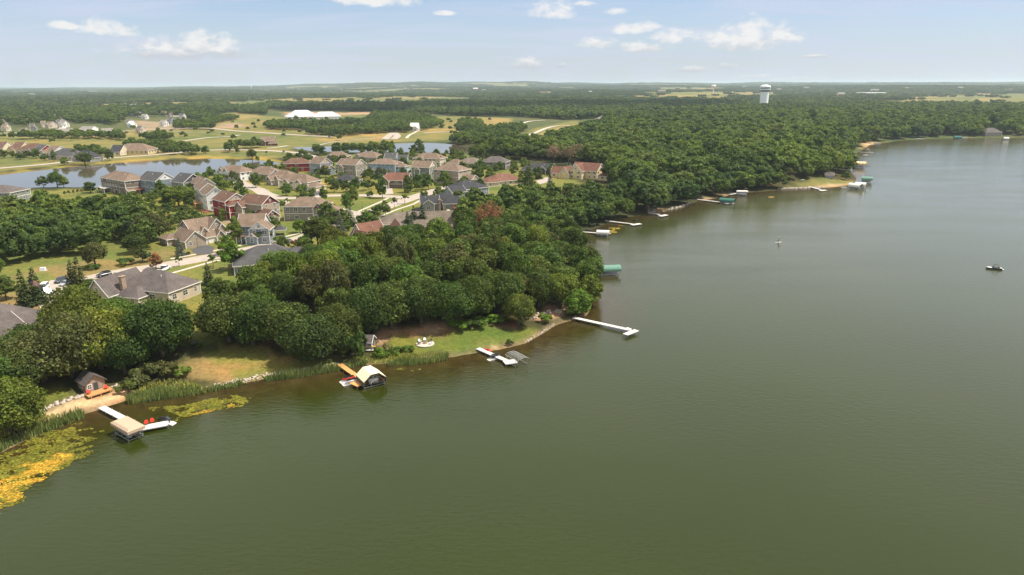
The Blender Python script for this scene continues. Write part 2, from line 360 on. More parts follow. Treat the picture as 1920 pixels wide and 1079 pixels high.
def farfield(x, y):
    return np.sin(x / 420 + 1.3 * np.sin(y / 900)) * np.sin(y / 620 + 1.1 * np.sin(x / 500) + .7) + .25 * np.sin(x / 130 + y / 210)
FTH = 0.34
def hills(x, y):
    r = np.hypot(x, y); A = 3 * sst(700, 1600, r) + 30 * sst(1800, 7000, r)
    h = A * (0.5 + 0.25 * np.sin(x / 410 + 1.3 + y / 900) + 0.2 * np.sin(y / 530 - x / 1300) + 0.25 * np.sin(x / 1900 + y / 1500 + 2))
    th = np.arctan2(x, y)
    rise = np.exp(-((th + 0.10) / 0.22) ** 2) + 0.45 * np.exp(-((th - 0.35) / 0.35) ** 2)
    h = h + 95 * rise * sst(7500, 12500, r) * (0.85 + 0.15 * np.sin(th * 60) * np.sin(th * 23 + 1))
    return h
def ground(x, y):
    d = gsample(SDL, x, y, 500.0); p = gsample(SP, x, y, -500.0)
    h = np.where(d > 0, 0.35 * sst(0, 2.5, d) + 0.02 * np.minimum(d, 20) + (ZL - 0.75) * sst(5, 42, d), np.maximum(d * 0.2, -4.0))
    hp = np.where(p > 0, ZP - np.minimum(p * 0.12, 1.2), ZP + (ZL - ZP) * sst(0, 9, -p))
    h = np.where(p > -9, np.minimum(h, hp), h)
    return h + hills(x, y)
def at(px, py, dz=0.0):
    """the point of the terrain (raised by dz) that a pixel of the photo shows"""
    d = ray(px, py); z = ZL
    for _ in range(12):
        t = (z + dz - CAM_H) / d[2]
        if t < 0: t = 20000.0
        z = 0.5 * z + 0.5 * float(ground(d[0] * t, d[1] * t))
    t = (z + dz - CAM_H) / d[2]
    x, y = d[0] * t, d[1] * t
    return Vector((x, y, float(ground(x, y)) + dz))
def gz(x, y): return float(ground(x, y))
def polyg(pts): return [tuple(at(a, b)[:2]) for a, b in pts]
FX_ = lambda x, y, z=ZL: None
def topx(x, y, z):
    """world point to photo pixel (for the ranking and the wording of labels only)"""
    d = np.stack([np.asarray(x, float), np.asarray(y, float), np.asarray(z, float) - CAM_H], -1); w_ = d @ F_
    return 960 + 1280 * (d @ R_) / w_, 539.5 - 1280 * (d @ U_) / w_

# ------------------------------------------------------------------ zones of the ground
Zc = dict(floor=(0.050, 0.050, 0.022), lawn=(0.150, 0.152, 0.040), lush=(0.125, 0.140, 0.030), dry=(0.22, 0.158, 0.065), field=(0.165, 0.153, 0.052), fieldy=(0.24, 0.185, 0.07), fieldg=(0.115, 0.130, 0.043),
          marsh=(0.14, 0.150, 0.042), dirt=(0.34, 0.22, 0.14), yel=(0.27, 0.21, 0.05), mulch=(0.16, 0.08, 0.05), brown=(0.27, 0.20, 0.14), far=(0.075, 0.09, 0.035), sand=(0.50, 0.36, 0.22), plough=(0.30, 0.21, 0.15))
ZONES = [
 ('marsh', [(-80,380),(0,362),(200,352),(360,338),(420,326),(520,309),(560,300),(620,290),(760,288),(880,290),(1000,310),(1075,330),(1090,345),(1040,362),(930,372),(880,390),(850,425),(760,445),(640,455),(560,480),(470,540),(400,610),(340,580),(240,600),(60,610),(-80,640)]),
 ('lawn', [(230,358),(360,342),(440,328),(540,312),(640,296),(820,292),(1000,318),(1075,335),(1080,345),(1000,358),(900,368),(880,390),(850,425),(760,440),(640,450),(560,480),(480,530),(410,640),(370,640),(350,560),(330,500),(300,470),(330,440),(420,410),(350,385),(240,370)]),
 ('dry', [(-60,560),(0,538),(30,515),(120,492),(240,485),(300,468),(340,470),(420,468),(430,478),(330,492),(300,505),(220,515),(150,535),(90,575),(40,600),(-60,640)]),
 ('marsh', [(40,520),(75,508),(110,510),(100,530),(60,545),(30,545)]),
 ('dry', [(395,500),(470,495),(450,540),(400,560),(380,530)]), ('lawn', [(400,505),(440,508),(430,560),(405,640),(360,640),(360,560)]),
 ('yel', [(285,400),(310,398),(322,404),(315,410),(290,406)]), ('brown', [(410,405),(430,400),(432,420),(412,425)]),
 ('lush', [(260,375),(330,368),(345,385),(320,400),(270,395)]), ('yel', [(606,340),(622,340),(622,350),(606,352)]),
 ('lawn', [(615,371),(690,368),(745,372),(700,392),(640,394),(618,385)]),
 ('dry', [(325,690),(380,662),(420,645),(480,655),(560,668),(640,668),(640,688),(560,700),(480,712),(400,722),(340,715)]),
 ('lawn', [(430,690),(560,675),(640,676),(640,688),(560,700),(440,715)]), ('lawn', [(380,660),(440,650),(520,668),(480,676),(400,685)]),
 ('lush', [(40,770),(75,735),(140,722),(165,735),(110,752),(50,775)]),
 ('sand', [(55,782),(100,768),(170,746),(235,731),(238,742),(180,764),(120,782),(75,795)]),
 ('lush', [(695,655),(740,638),(790,626),(870,618),(940,614),(1005,610),(1020,615),(990,632),(940,648),(880,657),(800,668),(710,678)]),
 ('lawn', [(860,645),(930,640),(980,630),(1010,618),(1015,622),(985,640),(930,652),(870,660)]),
 ('sand', [(845,662),(880,655),(910,650),(945,655),(900,664),(850,671)]), ('sand', [(940,656),(985,644),(1015,627),(1040,610),(1050,605),(1046,612),(1016,632),(986,648),(945,659)]),
 ('dirt', [(700,628),(770,612),(800,600),(850,596),(870,608),(820,622),(760,632),(700,640)]), ('mulch', [(740,628),(870,612),(960,606),(1000,600),(960,612),(870,620),(760,636)]),
 ('dirt', [(980,596),(1020,578),(1055,576),(1060,590),(1010,600)]), ('mulch', [(480,640),(600,640),(560,655),(480,650)]),
 ('dirt', [(880,600),(1000,580),(1000,590),(900,606)]),
 ('field', [(1462,354),(1500,340),(1545,334),(1590,336),(1605,344),(1580,349),(1510,352)]), ('sand', [(1520,350),(1560,346),(1600,346),(1580,350),(1545,352)]),
 ('dirt', [(1346,371),(1350,358),(1362,355),(1374,362),(1364,367)]), ('dirt', [(1216,401),(1218,386),(1232,385),(1240,399)]), ('dirt', [(1308,377),(1312,366),(1328,370),(1332,374)]), ('sand', [(1617,282),(1622,268),(1640,266),(1648,269),(1630,272)]),
 ('field', [(-80,330),(0,322),(150,306),(300,298),(420,293),(520,297),(560,290),(545,278),(700,268),(860,262),(960,262),(960,222),(860,218),(700,222),(600,225),(500,218),(420,212),(390,225),(380,238),(200,246),(0,250),(-80,252)]),
 ('fieldg', [(-60,320),(0,312),(60,306),(100,290),(0,288),(-60,290)]), ('yel', [(-80,333),(0,325),(100,314),(240,300),(400,293),(500,297),(530,301),(540,306),(460,298),(340,297.5),(220,305),(100,317),(0,328),(-80,338)]),
 ('fieldg', [(210,262),(360,256),(440,252),(450,256),(360,262),(260,268)]), ('fieldg', [(290,248),(420,246),(560,256),(500,262),(400,256)]), ('fieldy', [(120,252),(280,249),(280,253),(120,260)]), ('fieldg', [(420,292),(540,294),(545,288),(480,284),(420,288)]),
 ('fieldy', [(864,221),(956,222),(954,236),(900,243),(872,242)]), ('fieldy', [(770,243),(860,241),(860,247),(790,250)]), ('plough', [(398,238),(420,232),(448,231),(460,238),(430,241)]), ('plough', [(545,238),(570,235),(572,242),(550,243)]),
 ('fieldy', [(600,255),(690,247),(740,250),(730,262),(640,268),(590,266)]), ('fieldg', [(520,222),(660,214),(760,212),(760,218),(640,224),(560,228)]), ('dirt', [(528,212),(560,209),(640,212),(720,209),(770,208),(765,212),(640,217),(540,217)]),
 ('fieldg', [(425,193),(500,192),(520,200),(460,204),(425,202)]), ('fieldy', [(440,212),(470,208),(485,218),(450,226)]),
 ('field', [(950,262),(1010,240),(1080,226),(1090,236),(1060,250),(1000,268),(960,276)]), ('fieldy', [(964,268),(1000,254),(1040,242),(1068,238),(1050,248),(1005,262),(975,274)]),
 ('brown', [(250,226),(330,230),(350,242),(260,245)]),
 ('fieldy', [(1825,185),(1880,184),(1884,189),(1830,190)]), ('fieldy', [(1335,181),(1360,181),(1362,188),(1335,188)]), ('field', [(1405,186),(1420,186),(1420,191),(1405,190)]),
 ('fieldy', [(1008,173),(1040,172),(1040,177),(1010,178)]), ('field', [(640,184),(672,182),(675,187),(642,189)]), ('field', [(1510,182),(1580,181),(1580,185),(1510,185)]), ('fieldy', [(150,172),(190,171),(190,174),(150,175)]),
]
ZONEG = [(k, polyg(p)) for k, p in ZONES]
FIELDS_FAR = [g for k, g in ZONEG[29:]]

def terrain():
    nr, na = 760, 820
    rr = 70 * (42000 / 70) ** (np.arange(nr) / (nr - 1)); aa = np.linspace(R(-58), R(58), na)
    RR, AA = np.meshgrid(rr, aa, indexing='ij'); X = RR * np.sin(AA); Y = RR * np.cos(AA); Z = ground(X, Y)
    Z = Z - 0.25 * sst(0, 40, gsample(SDL, X, Y, 0.0) * 0)  # no change
    # soften the zone edges with a small wobble
    wob = 1.2 + RR * 0.0035
    Xn = X + wob * np.sin(Y / 3.1 + np.sin(X / 5.3) * 2); Yn = Y + wob * np.sin(X / 3.7 + np.sin(Y / 4.1) * 2)
    col = np.empty(X.shape + (4,), np.float32); col[..., :3] = Zc['floor']; col[..., 3] = 1
    far = RR > 800; col[far, :3] = Zc['far']; ff = farfield(X, Y); fq = (np.floor(X / 330 + .3 * np.sin(Y / 400)) * 7 + np.floor(Y / 420) * 13).astype(int) % 4
    for q_, kk in enumerate(('field', 'fieldg', 'fieldy', 'marsh')): col[(RR > 2200) & (ff > FTH - .05) & (fq == q_), :3] = Zc[kk]
    for k, g in ZONEG:
        mx = max(p[0] for p in g); mn = min(p[0] for p in g); my = max(p[1] for p in g); mny = min(p[1] for p in g)
        sel = np.nonzero((Xn <= mx) & (Xn >= mn) & (Yn <= my) & (Yn >= mny))
        ins = inside(Xn[sel], Yn[sel], g); sel = (sel[0][ins], sel[1][ins]); col[sel[0], sel[1], :3] = Zc[k]
    d = gsample(SDL, X, Y, 500.0); mud = (d < 1.6) & (d > -40) & (RR < 300); col[mud, :3] = (0.20, 0.14, 0.08)
    for _ in range(2):
        col[1:-1, 1:-1, :3] = (col[1:-1, 1:-1, :3] * 2 + col[:-2, 1:-1, :3] + col[2:, 1:-1, :3] + col[1:-1, :-2, :3] + col[1:-1, 2:, :3]) / 6
    V = np.stack([X, Y, Z], -1).reshape(-1, 3)
    i = np.arange(nr - 1)[:, None] * na + np.arange(na - 1)[None, :]
    Fq = np.stack([i, i + na, i + na + 1, i + 1], -1).reshape(-1, 4)[:, ::-1]
    me = big_mesh('ground', V, Fq, None, True)
    ca = me.color_attributes.new('zone', 'FLOAT_COLOR', 'POINT'); ca.data.foreach_set('color', col.reshape(-1))
    m_, t, b, o = mat_new('ground_cover')
    at_ = t.nodes.new('ShaderNodeAttribute'); at_.attribute_name = 'zone'
    tcn = t.nodes.new('ShaderNodeNewGeometry'); P_ = tcn.outputs['Position']
    a1 = tn(t, 'ShaderNodeTexNoise', Scale=0.045, Detail=5, Roughness=0.6); t.links.new(P_, a1.inputs['Vector'])
    a2 = tn(t, 'ShaderNodeTexNoise', Scale=0.9, Detail=4, Roughness=0.7); t.links.new(P_, a2.inputs['Vector'])
    a3 = tn(t, 'ShaderNodeTexNoise', Scale=0.006, Detail=5, Roughness=0.6); t.links.new(P_, a3.inputs['Vector'])
    c = mixrgb(t, 1.0, at_.outputs['Color'], ramp(t, a2.outputs[0], [(0.25, 0.62), (0.75, 1.38)]), 'MULTIPLY')
    c = mixrgb(t, 1.0, c, ramp(t, a1.outputs[0], [(0.3, (0.62, 0.84, 0.75)), (0.5, (1.0, 1.0, 1.0)), (0.68, (1.45, 1.16, 1.05))]), 'MULTIPLY')
    c = mixrgb(t, 1.0, c, ramp(t, a3.outputs[0], [(0.35, (0.85, 0.95, 0.9)), (0.65, (1.18, 1.05, 1.0))]), 'MULTIPLY')
    t.links.new(c, b.inputs['Base Color']); b.inputs['Roughness'].default_value = 0.95; b.inputs['Specular IOR Level'].default_value = 0.1
    bn = t.nodes.new('ShaderNodeBump'); bn.inputs['Strength'].default_value = 0.5; bn.inputs['Distance'].default_value = 0.4; t.links.new(a2.outputs[0], bn.inputs['Height']); t.links.new(bn.outputs[0], b.inputs['Normal'])
    me.materials.append(m_)
    o_ = bpy.data.objects.new('ground', me); C.objects.link(o_); tag(o_, kind='structure')
terrain()

# ------------------------------------------------------------------ water
def watermat(name, deep, shal, wave=(1, 1), rough=0.10, bump=0.35, dist=0.25, base_spec=0.5, far_sheen=None):
    m_, t, b, o = mat_new(name)
    g = t.nodes.new('ShaderNodeNewGeometry'); at_ = t.nodes.new('ShaderNodeAttribute'); at_.attribute_name = 'depth'
    n0 = tn(t, 'ShaderNodeTexNoise', Scale=0.02, Detail=4); t.links.new(g.outputs['Position'], n0.inputs['Vector'])
    nb = tn(t, 'ShaderNodeTexNoise', Scale=0.25, Detail=5, Roughness=0.7); t.links.new(g.outputs['Position'], nb.inputs['Vector'])
    f = t.nodes.new('ShaderNodeMath'); f.operation = 'ADD'; t.links.new(at_.outputs['Fac'], f.inputs[0])
    f2 = t.nodes.new('ShaderNodeMath'); f2.operation = 'MULTIPLY_ADD'; t.links.new(nb.outputs[0], f2.inputs[0]); f2.inputs[1].default_value = 0.30; f2.inputs[2].default_value = -0.15; t.links.new(f2.outputs[0], f.inputs[1])
    cd = mixrgb(t, 1.0, deep, ramp(t, n0.outputs[0], [(0.3, 0.94), (0.7, 1.07)]), 'MULTIPLY')
    if far_sheen:  # warmer, paler murk painted towards the far right in place of sky reflection
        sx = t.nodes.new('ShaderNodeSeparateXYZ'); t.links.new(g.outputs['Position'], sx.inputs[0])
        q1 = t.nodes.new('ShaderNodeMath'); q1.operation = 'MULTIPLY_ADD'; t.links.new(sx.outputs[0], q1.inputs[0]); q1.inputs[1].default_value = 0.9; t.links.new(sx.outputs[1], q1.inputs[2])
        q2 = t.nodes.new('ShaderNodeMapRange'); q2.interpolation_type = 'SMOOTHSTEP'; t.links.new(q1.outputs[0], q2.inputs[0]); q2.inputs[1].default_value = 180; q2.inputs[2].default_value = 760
        cd = mixrgb(t, q2.outputs[0], cd, far_sheen)
    cs = mixrgb(t, 1.0, shal, ramp(t, nb.outputs[0], [(0.3, 0.55), (0.7, 1.5)]), 'MULTIPLY')
    c = mixrgb(t, ramp(t, f.outputs[0], [(0.12, 0.0), (0.9, 1.0)]), cs, cd)
    t.links.new(c, b.inputs['Base Color']); b.inputs['Roughness'].default_value = rough; b.inputs['IOR'].default_value = 1.42
    b.inputs['Specular IOR Level'].default_value = base_spec
    mp = t.nodes.new('ShaderNodeMapping'); mp.inputs['Rotation'].default_value = (0, 0, R(20)); mp.inputs['Scale'].default_value = (0.55, 1.25, 1); t.links.new(g.outputs['Position'], mp.inputs[0])
    w1 = tn(t, 'ShaderNodeTexNoise', Scale=0.9 * wave[0], Detail=4, Roughness=0.6, Distortion=0.3); t.links.new(mp.outputs[0], w1.inputs['Vector'])
    mq = t.nodes.new('ShaderNodeMapping'); mq.inputs['Rotation'].default_value = (0, 0, R(24)); mq.inputs['Scale'].default_value = (0.25, 1.0, 1); t.links.new(g.outputs['Position'], mq.inputs[0]); w2 = tn(t, 'ShaderNodeTexNoise', Scale=0.05, Detail=3, Roughness=0.6); t.links.new(mq.outputs[0], w2.inputs['Vector'])
    b1 = t.nodes.new('ShaderNodeBump'); b1.inputs['Distance'].default_value = dist; t.links.new(w1.outputs[0], b1.inputs['Height'])
    s_ = ramp(t, w2.outputs[0], [(0.36, bump * 0.65), (0.62, bump * 1.3)]); t.links.new(s_, b1.inputs['Strength'])
    t.links.new(b1.outputs[0], b.inputs['Normal'])
    return m_
M['lake'] = watermat('lake_water', (0.0205, 0.0305, 0.0012), (0.042, 0.029, 0.009), rough=0.09, bump=0.33, dist=0.25, far_sheen=(0.078, 0.078, 0.038))
M['pond'] = watermat('pond_water', (0.095, 0.078, 0.05), (0.09, 0.075, 0.04), rough=0.05, bump=0.06, dist=0.04)
def lake():
    xs = np.concatenate([np.arange(-420, 320, 5.0), np.arange(320, 1800, 20.0)]); ys = np.concatenate([np.arange(-220, 560, 5.0), np.arange(560, 1180, 12.0)])
    X, Y = np.meshgrid(xs, ys, indexing='ij'); d = gsample(SDL, X, np.maximum(Y, 44), -60.0)
    V = np.stack([X, Y, np.zeros_like(X)], -1).reshape(-1, 3); na = len(ys); i = np.arange(len(xs) - 1)[:, None] * na + np.arange(na - 1)[None, :]
    Fq = np.stack([i, i + na, i + na + 1, i + 1], -1).reshape(-1, 4)
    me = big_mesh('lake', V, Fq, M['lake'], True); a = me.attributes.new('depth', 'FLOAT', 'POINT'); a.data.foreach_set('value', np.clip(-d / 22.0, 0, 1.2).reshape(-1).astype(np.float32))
    o = bpy.data.objects.new('lake', me); C.objects.link(o); tag(o, kind='structure')
lake()
for nm, pg, PX in (('north_pond', pond1, POND1), ('far_pond', pond2, POND2)):
    cx = np.mean([p[0] for p in pg]); cy = np.mean([p[1] for p in pg])
    mb = MB(); mb.face([(cx + (x - cx) * 1.01, cy + (y - cy) * 1.03 , ZP) for x, y in pg])
    o = mb.build(nm.replace('north_', '').replace('far_', ''), M['pond']); tag(o, kind='structure')
    a = o.data.attributes.new('depth', 'FLOAT', 'POINT'); a.data.foreach_set('value', [0.9] * len(pg))

# ------------------------------------------------------------------ roads, walks, paths: strips draped on the ground
ROADPTS = []
def smooth(pts, n=8):
    out = []; P_ = [np.array(p, float) for p in pts]; P_ = [2 * P_[0] - P_[1]] + P_ + [2 * P_[-1] - P_[-2]]
    for i in range(1, len(P_) - 2):
        for k in range(n):
            t = k / n; a, b, c, d = P_[i - 1:i + 3]
            out.append(0.5 * (2 * b + (c - a) * t + (2 * a - 5 * b + 4 * c - d) * t * t + (3 * b - a - 3 * c + d) * t ** 3))
    out.append(P_[-2]); return out
def strip(name, px, width, mat, dz=0.06, off=0.0, clear=True, kerb=False):
    c = smooth([at(a, b)[:2] for a, b in px]); mb = MB(); row = []
    for i, p in enumerate(c):
        d = c[min(i + 1, len(c) - 1)] - c[max(i - 1, 0)]; d = d / (np.linalg.norm(d) + 1e-9); nrm = np.array([-d[1], d[0]])
        a = p + nrm * (off + width / 2); b = p + nrm * (off - width / 2)
        z = max(gz(*a), gz(*b), gz(*p)) + dz; row.append(((a[0], a[1], z), (b[0], b[1], z)))
        if clear and off == 0: ROADPTS.append((p[0], p[1], width / 2))
    for (a, b), (c2, d2) in zip(row, row[1:]): mb.face([b, a, c2, d2][::-1])
    o = mb.build(name, mat); tag(o, kind='structure')
    if kerb:
        for s_ in (1, -1):
            kb = MB(); prev = None
            for i, p in enumerate(c):
                d = c[min(i + 1, len(c) - 1)] - c[max(i - 1, 0)]; d = d / (np.linalg.norm(d) + 1e-9); nrm = np.array([-d[1], d[0]]) * s_
                a = p + nrm * (width / 2); b = p + nrm * (width / 2 + 0.35); z = max(gz(*a), gz(*b)) + dz - 0.02
                sec = [(a[0], a[1], z - 0.1), (b[0], b[1], z - 0.1), (b[0], b[1], z + 0.13), (a[0], a[1], z + 0.13)]
                if prev: 
                    for k in range(4): kb.face([prev[k], prev[(k + 1) % 4], sec[(k + 1) % 4], sec[k]])
                prev = sec
            tag(kb.build('kerb', M['walk']), kind='structure')
    return o
strip('road', [(96,530),(150,527),(230,511),(300,500),(360,489),(420,478),(500,462),(570,446),(625,424),(664,410),(690,400),(725,388),(760,376),(800,363),(840,352),(875,346)], 9.0, M['concrete'], kerb=True)
strip('road', [(560,449),(520,425),(500,404)], 6.0, M['concrete'], dz=0.05) if False else None
strip('road', [(444,340),(462,348),(484,356),(500,365),(530,372),(570,371),(620,367.5),(680,367),(730,369),(765,372)], 8.0, M['concrete'], dz=0.075, kerb=True)
strip('road', [(640,394),(655,398),(682,402)], 7.0, M['concrete'], dz=0.09)
strip('sidewalk', [(320,486),(400,471),(480,455),(560,438),(620,415),(652,402)], 1.8, M['walk'], clear=False)
strip('sidewalk', [(318,514),(350,505),(392,493),(412,488)], 1.8, M['walk'], clear=False)
strip('sidewalk', [(668,411),(690,402),(716,390),(742,378),(757,369)], 1.8, M['walk'], off=8.0, clear=False)
strip('sidewalk', [(700,412),(740,395),(775,383),(790,374)], 1.8, M['walk'], clear=False)
strip('sidewalk', [(560,452),(590,444)], 1.8, M['walk'], clear=False)
strip('sidewalk', [(636,398),(650,402),(664,404)], 1.6, M['walk'], dz=0.1, clear=False)
strip('road', [(-60,321),(0,316),(80,309),(150,301.5),(220,296),(300,290),(380,283),(440,281.5),(500,283),(545,286),(575,290),(598,300)], 9.0, M['concrete'], dz=0.15)
strip('road', [(-60,251),(0,250),(110,249.5),(200,248.5),(270,244.5),(330,242),(390,241),(440,246),(500,250),(560,254),(620,257)], 10.0, M['concrete'], dz=0.3)
strip('path', [(345,265),(390,259),(430,256.5),(449,254)], 6.0, M['gravel'], dz=0.3)
strip('path', [(958,267),(980,257),(1003,250),(1025,241),(1048,236.5),(1076,237.5)], 6.0, M['gravel'], dz=0.4)
strip('path', [(955,238),(975,233),(995,228),(1022,226)], 7.0, M['gravel'], dz=0.5)
strip('path', [(795,250),(840,248),(880,246)], 6.0, M['gravel'], dz=0.3)
strip('path', [(722,262),(733,252),(740,250),(745,256),(738,262)], 9.0, M['concrete'], dz=0.3)
strip('path', [(762,260),(768,254),(780,248),(790,240)], 4.0, M['gravel'], dz=0.3)
strip('path', [(560,284),(620,268),(680,262),(740,257)], 3.5, M['concrete'], dz=0.3)
strip('path', [(500,279),(520,277),(540,274)], 5.0, M['gravel'], dz=0.3)
strip('path', [(70,214),(92,218),(112,226),(118,238),(110,249)], 9.0, M['gravel'], dz=0.3)
def patch(name, px, mat, dz=0.12):
    mb = MB(); pts = [at(a, b) for a, b in px]; z = max(gz(p.x, p.y) for p in pts) + dz
    mb.face([(p.x, p.y, z) for p in pts][::-1]); o = mb.build(name, mat); tag(o, kind='structure')
    cx = sum(p.x for p in pts) / len(pts); cy = sum(p.y for p in pts) / len(pts)
    for p in pts: ROADPTS.append(((p.x + cx) / 2, (p.y + cy) / 2, 4)); 
    ROADPTS.append((cx, cy, 5)); return o
patch('driveway', [(357,469),(384,459),(402,464),(398,476),(370,479)], M['asphalt'], 0.1)
patch('driveway', [(66,548),(96,526),(140,528),(160,543),(128,556),(100,566)], M['concrete'], 0.16)
patch('driveway', [(166,548),(222,522),(262,510),(240,530),(212,545),(190,556)], M['concrete'], 0.11)
patch('driveway', [(70,574),(92,562),(100,568),(84,584)], M['walk'], 0.12)
patch('driveway', [(516,436),(544,448),(556,456),(530,458)], M['asphalt'], 0.1)
patch('driveway', [(578,350),(604,352),(604,366),(582,369)], M['asphalt'], 0.1)
patch('driveway', [(722,350),(734,350),(738,364),(722,365)], M['concrete'], 0.1)
patch('driveway', [(1004,340),(1030,331),(1036,340),(1012,346)], M['concrete'], 0.1)
patch('driveway', [(762,398),(796,386),(806,392),(786,402)], M['asphalt'], 0.1)
patch('driveway', [(530,386),(548,392),(552,382),(536,376)], M['concrete'], 0.1)
patch('parking_lot', [(92,250),(120,247),(200,246.5),(200,249),(120,252),(96,254)], M['gravel'], 0.35)
patch('patio', [(838,443),(862,438),(872,432),(866,441),(842,447)], M['walk'], 0.3)
# ------------------------------------------------------------------ trees
def leafquads(P0, Nn, size, g):
    """P0 (n,3) centres, Nn (n,3) normals -> quads with jittered shape"""
    n = len(P0); r = g.normal(size=(n, 3)); t1 = np.cross(Nn, r); t1 /= np.linalg.norm(t1, axis=1, keepdims=True) + 1e-9; t2 = np.cross(Nn, t1)
    s = size * g.uniform(0.6, 1.35, (n, 1)); a = t1 * s * 0.62; b = t2 * s * g.uniform(0.35, 0.6, (n, 1))
    V = np.stack([P0 - a, P0 - b * 1.0 + a * 0.15, P0 + a, P0 + b * 1.0 - a * 0.1], 1).reshape(-1, 3)
    Fq = np.arange(4 * n).reshape(n, 4); return V, Fq
def crown_arrays(seed, rad, hgt, lobes, per, size, low=0.0, spread=1.0, shape='dome'):
    """a crown whose foot is at z=0; lobed, with gaps between the lobes"""
    g = np.random.default_rng(seed); Vs = []; Fs = []; Ls = []; nv = 0
    cz = hgt * 0.46
    for i in range(lobes):
        while True:
            d = g.normal(size=3); d /= np.linalg.norm(d)
            if d[2] > -0.55 + low: break
        q = g.uniform(0.45, 0.80) if i > lobes * 0.15 else g.uniform(0.0, 0.4)
        if shape == 'dome': ex = 1.0
        else: ex = 0.75 + 0.35 * (d[2] < 0.2)
        c = np.array([d[0] * rad * q * spread * ex, d[1] * rad * q * spread * ex, cz + d[2] * hgt * 0.5 * q])
        rl = rad * g.uniform(0.17, 0.36); u = g.normal(size=(per, 3)); u /= np.linalg.norm(u, axis=1, keepdims=True)
        out = c - np.array([0, 0, cz * 0.7]); out /= np.linalg.norm(out) + 1e-6
        k = (u @ out) > -0.35; u = np.where(k[:, None], u, -u)
        pr = c + u * rl * g.uniform(0.72, 1.08, (per, 1)) * np.array([1, 1, 0.78])
        nn = u + g.normal(size=(per, 3)) * 0.55 + np.array([0, 0, 0.25]); nn /= np.linalg.norm(nn, axis=1, keepdims=True)
        V, Fq = leafquads(pr, nn, size, g); Vs.append(V); Fs.append(Fq + nv); nv += len(V); lv = g.uniform(0.25, 0.75) + g.uniform(-0.32, 0.32, per); Ls.append(np.repeat(np.clip(lv, 0, 1), 1))
    return np.concatenate(Vs), np.concatenate(Fs), np.concatenate(Ls)
def conifer_arrays(seed, rad, hgt, rings, per, size):
    g = np.random.default_rng(seed); Ps = []; Ns = []; Lv = []
    for i in range(rings):
        t = (i + g.uniform(-.3, .3)) / rings; z = hgt * (0.06 + 0.94 * t); r = rad * (1 - t) ** 0.85 + 0.1; nb = max(4, int(11 * (1 - t) + 4)); ph = g.uniform(0, 6.28)
        for b in range(nb):
            a = ph + 6.283 * b / nb + g.uniform(-.2, .2); rb = r * g.uniform(0.72, 1.12); m_ = max(2, int(per * (1 - t) + 2)); s = np.sqrt(g.uniform(0.08, 1, m_))
            lat = g.normal(size=m_) * 0.16 * rb * s
            Ps.append(np.stack([np.cos(a) * s * rb - np.sin(a) * lat, np.sin(a) * s * rb + np.cos(a) * lat, z - 0.28 * rb * s + g.normal(size=m_) * 0.1], -1))
            nn = np.stack([np.cos(a) * 0.5 + g.normal(size=m_) * .4, np.sin(a) * 0.5 + g.normal(size=m_) * .4, 0.9 + g.normal(size=m_) * .2], -1); Ns.append(nn / np.linalg.norm(nn, axis=1, keepdims=True)); Lv.append(np.full(m_, g.uniform(.2, .8)))
    P0 = np.concatenate(Ps); V, Fq = leafquads(P0, np.concatenate(Ns), size, g); return V, Fq, np.concatenate(Lv)
def leafmesh(name, arr, mat):
    V, Fq, Lv = arr; me = big_mesh(name, V, Fq, mat); a = me.attributes.new('lv', 'FLOAT', 'FACE')
    a.data.foreach_set('value', np.resize(Lv, len(me.polygons)).astype(np.float32)); return me
def trunk_mesh(seed, hgt, r, reach, limbs=6):
    g = random.Random(seed); mb = MB(); lean = (g.uniform(-.04, .04) * hgt, g.uniform(-.04, .04) * hgt)
    mb.tube([(0, 0, -1), (0, 0, 0.2), (lean[0] * .4, lean[1] * .4, hgt * .4), (lean[0], lean[1], hgt * .85)], [r * 1.5, r * 1.15, r * .8, r * .25], 8)
    for i in range(limbs):
        t = 0.3 + 0.45 * i / limbs; a = i * 2.4 + g.random(); z = hgt * t; q = reach * g.uniform(.6, .9)
        mb.tube([(lean[0] * t, lean[1] * t, z), (math.cos(a) * q * .5, math.sin(a) * q * .5, z + q * .35), (math.cos(a) * q, math.sin(a) * q, z + q * .75)], [r * .45, r * .3, r * .08], 5)
    return mb.mesh('trunk', M['bark'])
# crowns of unit radius; scaled per tree
CROWN = {}
CROWN['big'] = [leafmesh('crown', crown_arrays(s, 6.5, 10.5, 90, 84, 0.52, low=-.2), M['leaf']) for s in (11, 12, 13, 14, 15, 16)]
CROWN['near'] = [leafmesh('crown', crown_arrays(s, 8.4, 12.0, 160, 110, 0.46, low=-.25), M['leaf']) for s in (61, 62, 63, 64)]
CROWN['yard'] = [leafmesh('crown', crown_arrays(s, 3.0, 7.2, 44, 70, 0.38, low=-0.35, shape='cone'), M['leaf']) for s in (21, 22, 23)]
CROWN['spruce'] = [leafmesh('crown', conifer_arrays(s, 2.4, 9.0, 20, 11, 0.40), M['leaf']) for s in (31, 32)]
CROWN['bush'] = [leafmesh('foliage', crown_arrays(s, 1.6, 1.9, 14, 60, 0.26, low=0.45), M['leaf']) for s in (41, 42)]
CROWN['slim'] = [leafmesh('crown', crown_arrays(s, 1.3, 5.0, 18, 50, 0.28, shape='cone'), M['leaf']) for s in (51, 52)]
def twigs(seed):
    g = np.random.default_rng(seed); V, Fq, Lv = crown_arrays(seed, 5.0, 9.5, 50, 70, 0.34); keep = g.random(len(Fq)) < 0.55; Fq = Fq[keep]; Lv = Lv[keep]
    return V, Fq, Lv
CROWN['thin'] = [leafmesh('crown', twigs(s), M['leaf']) for s in (71, 72)]
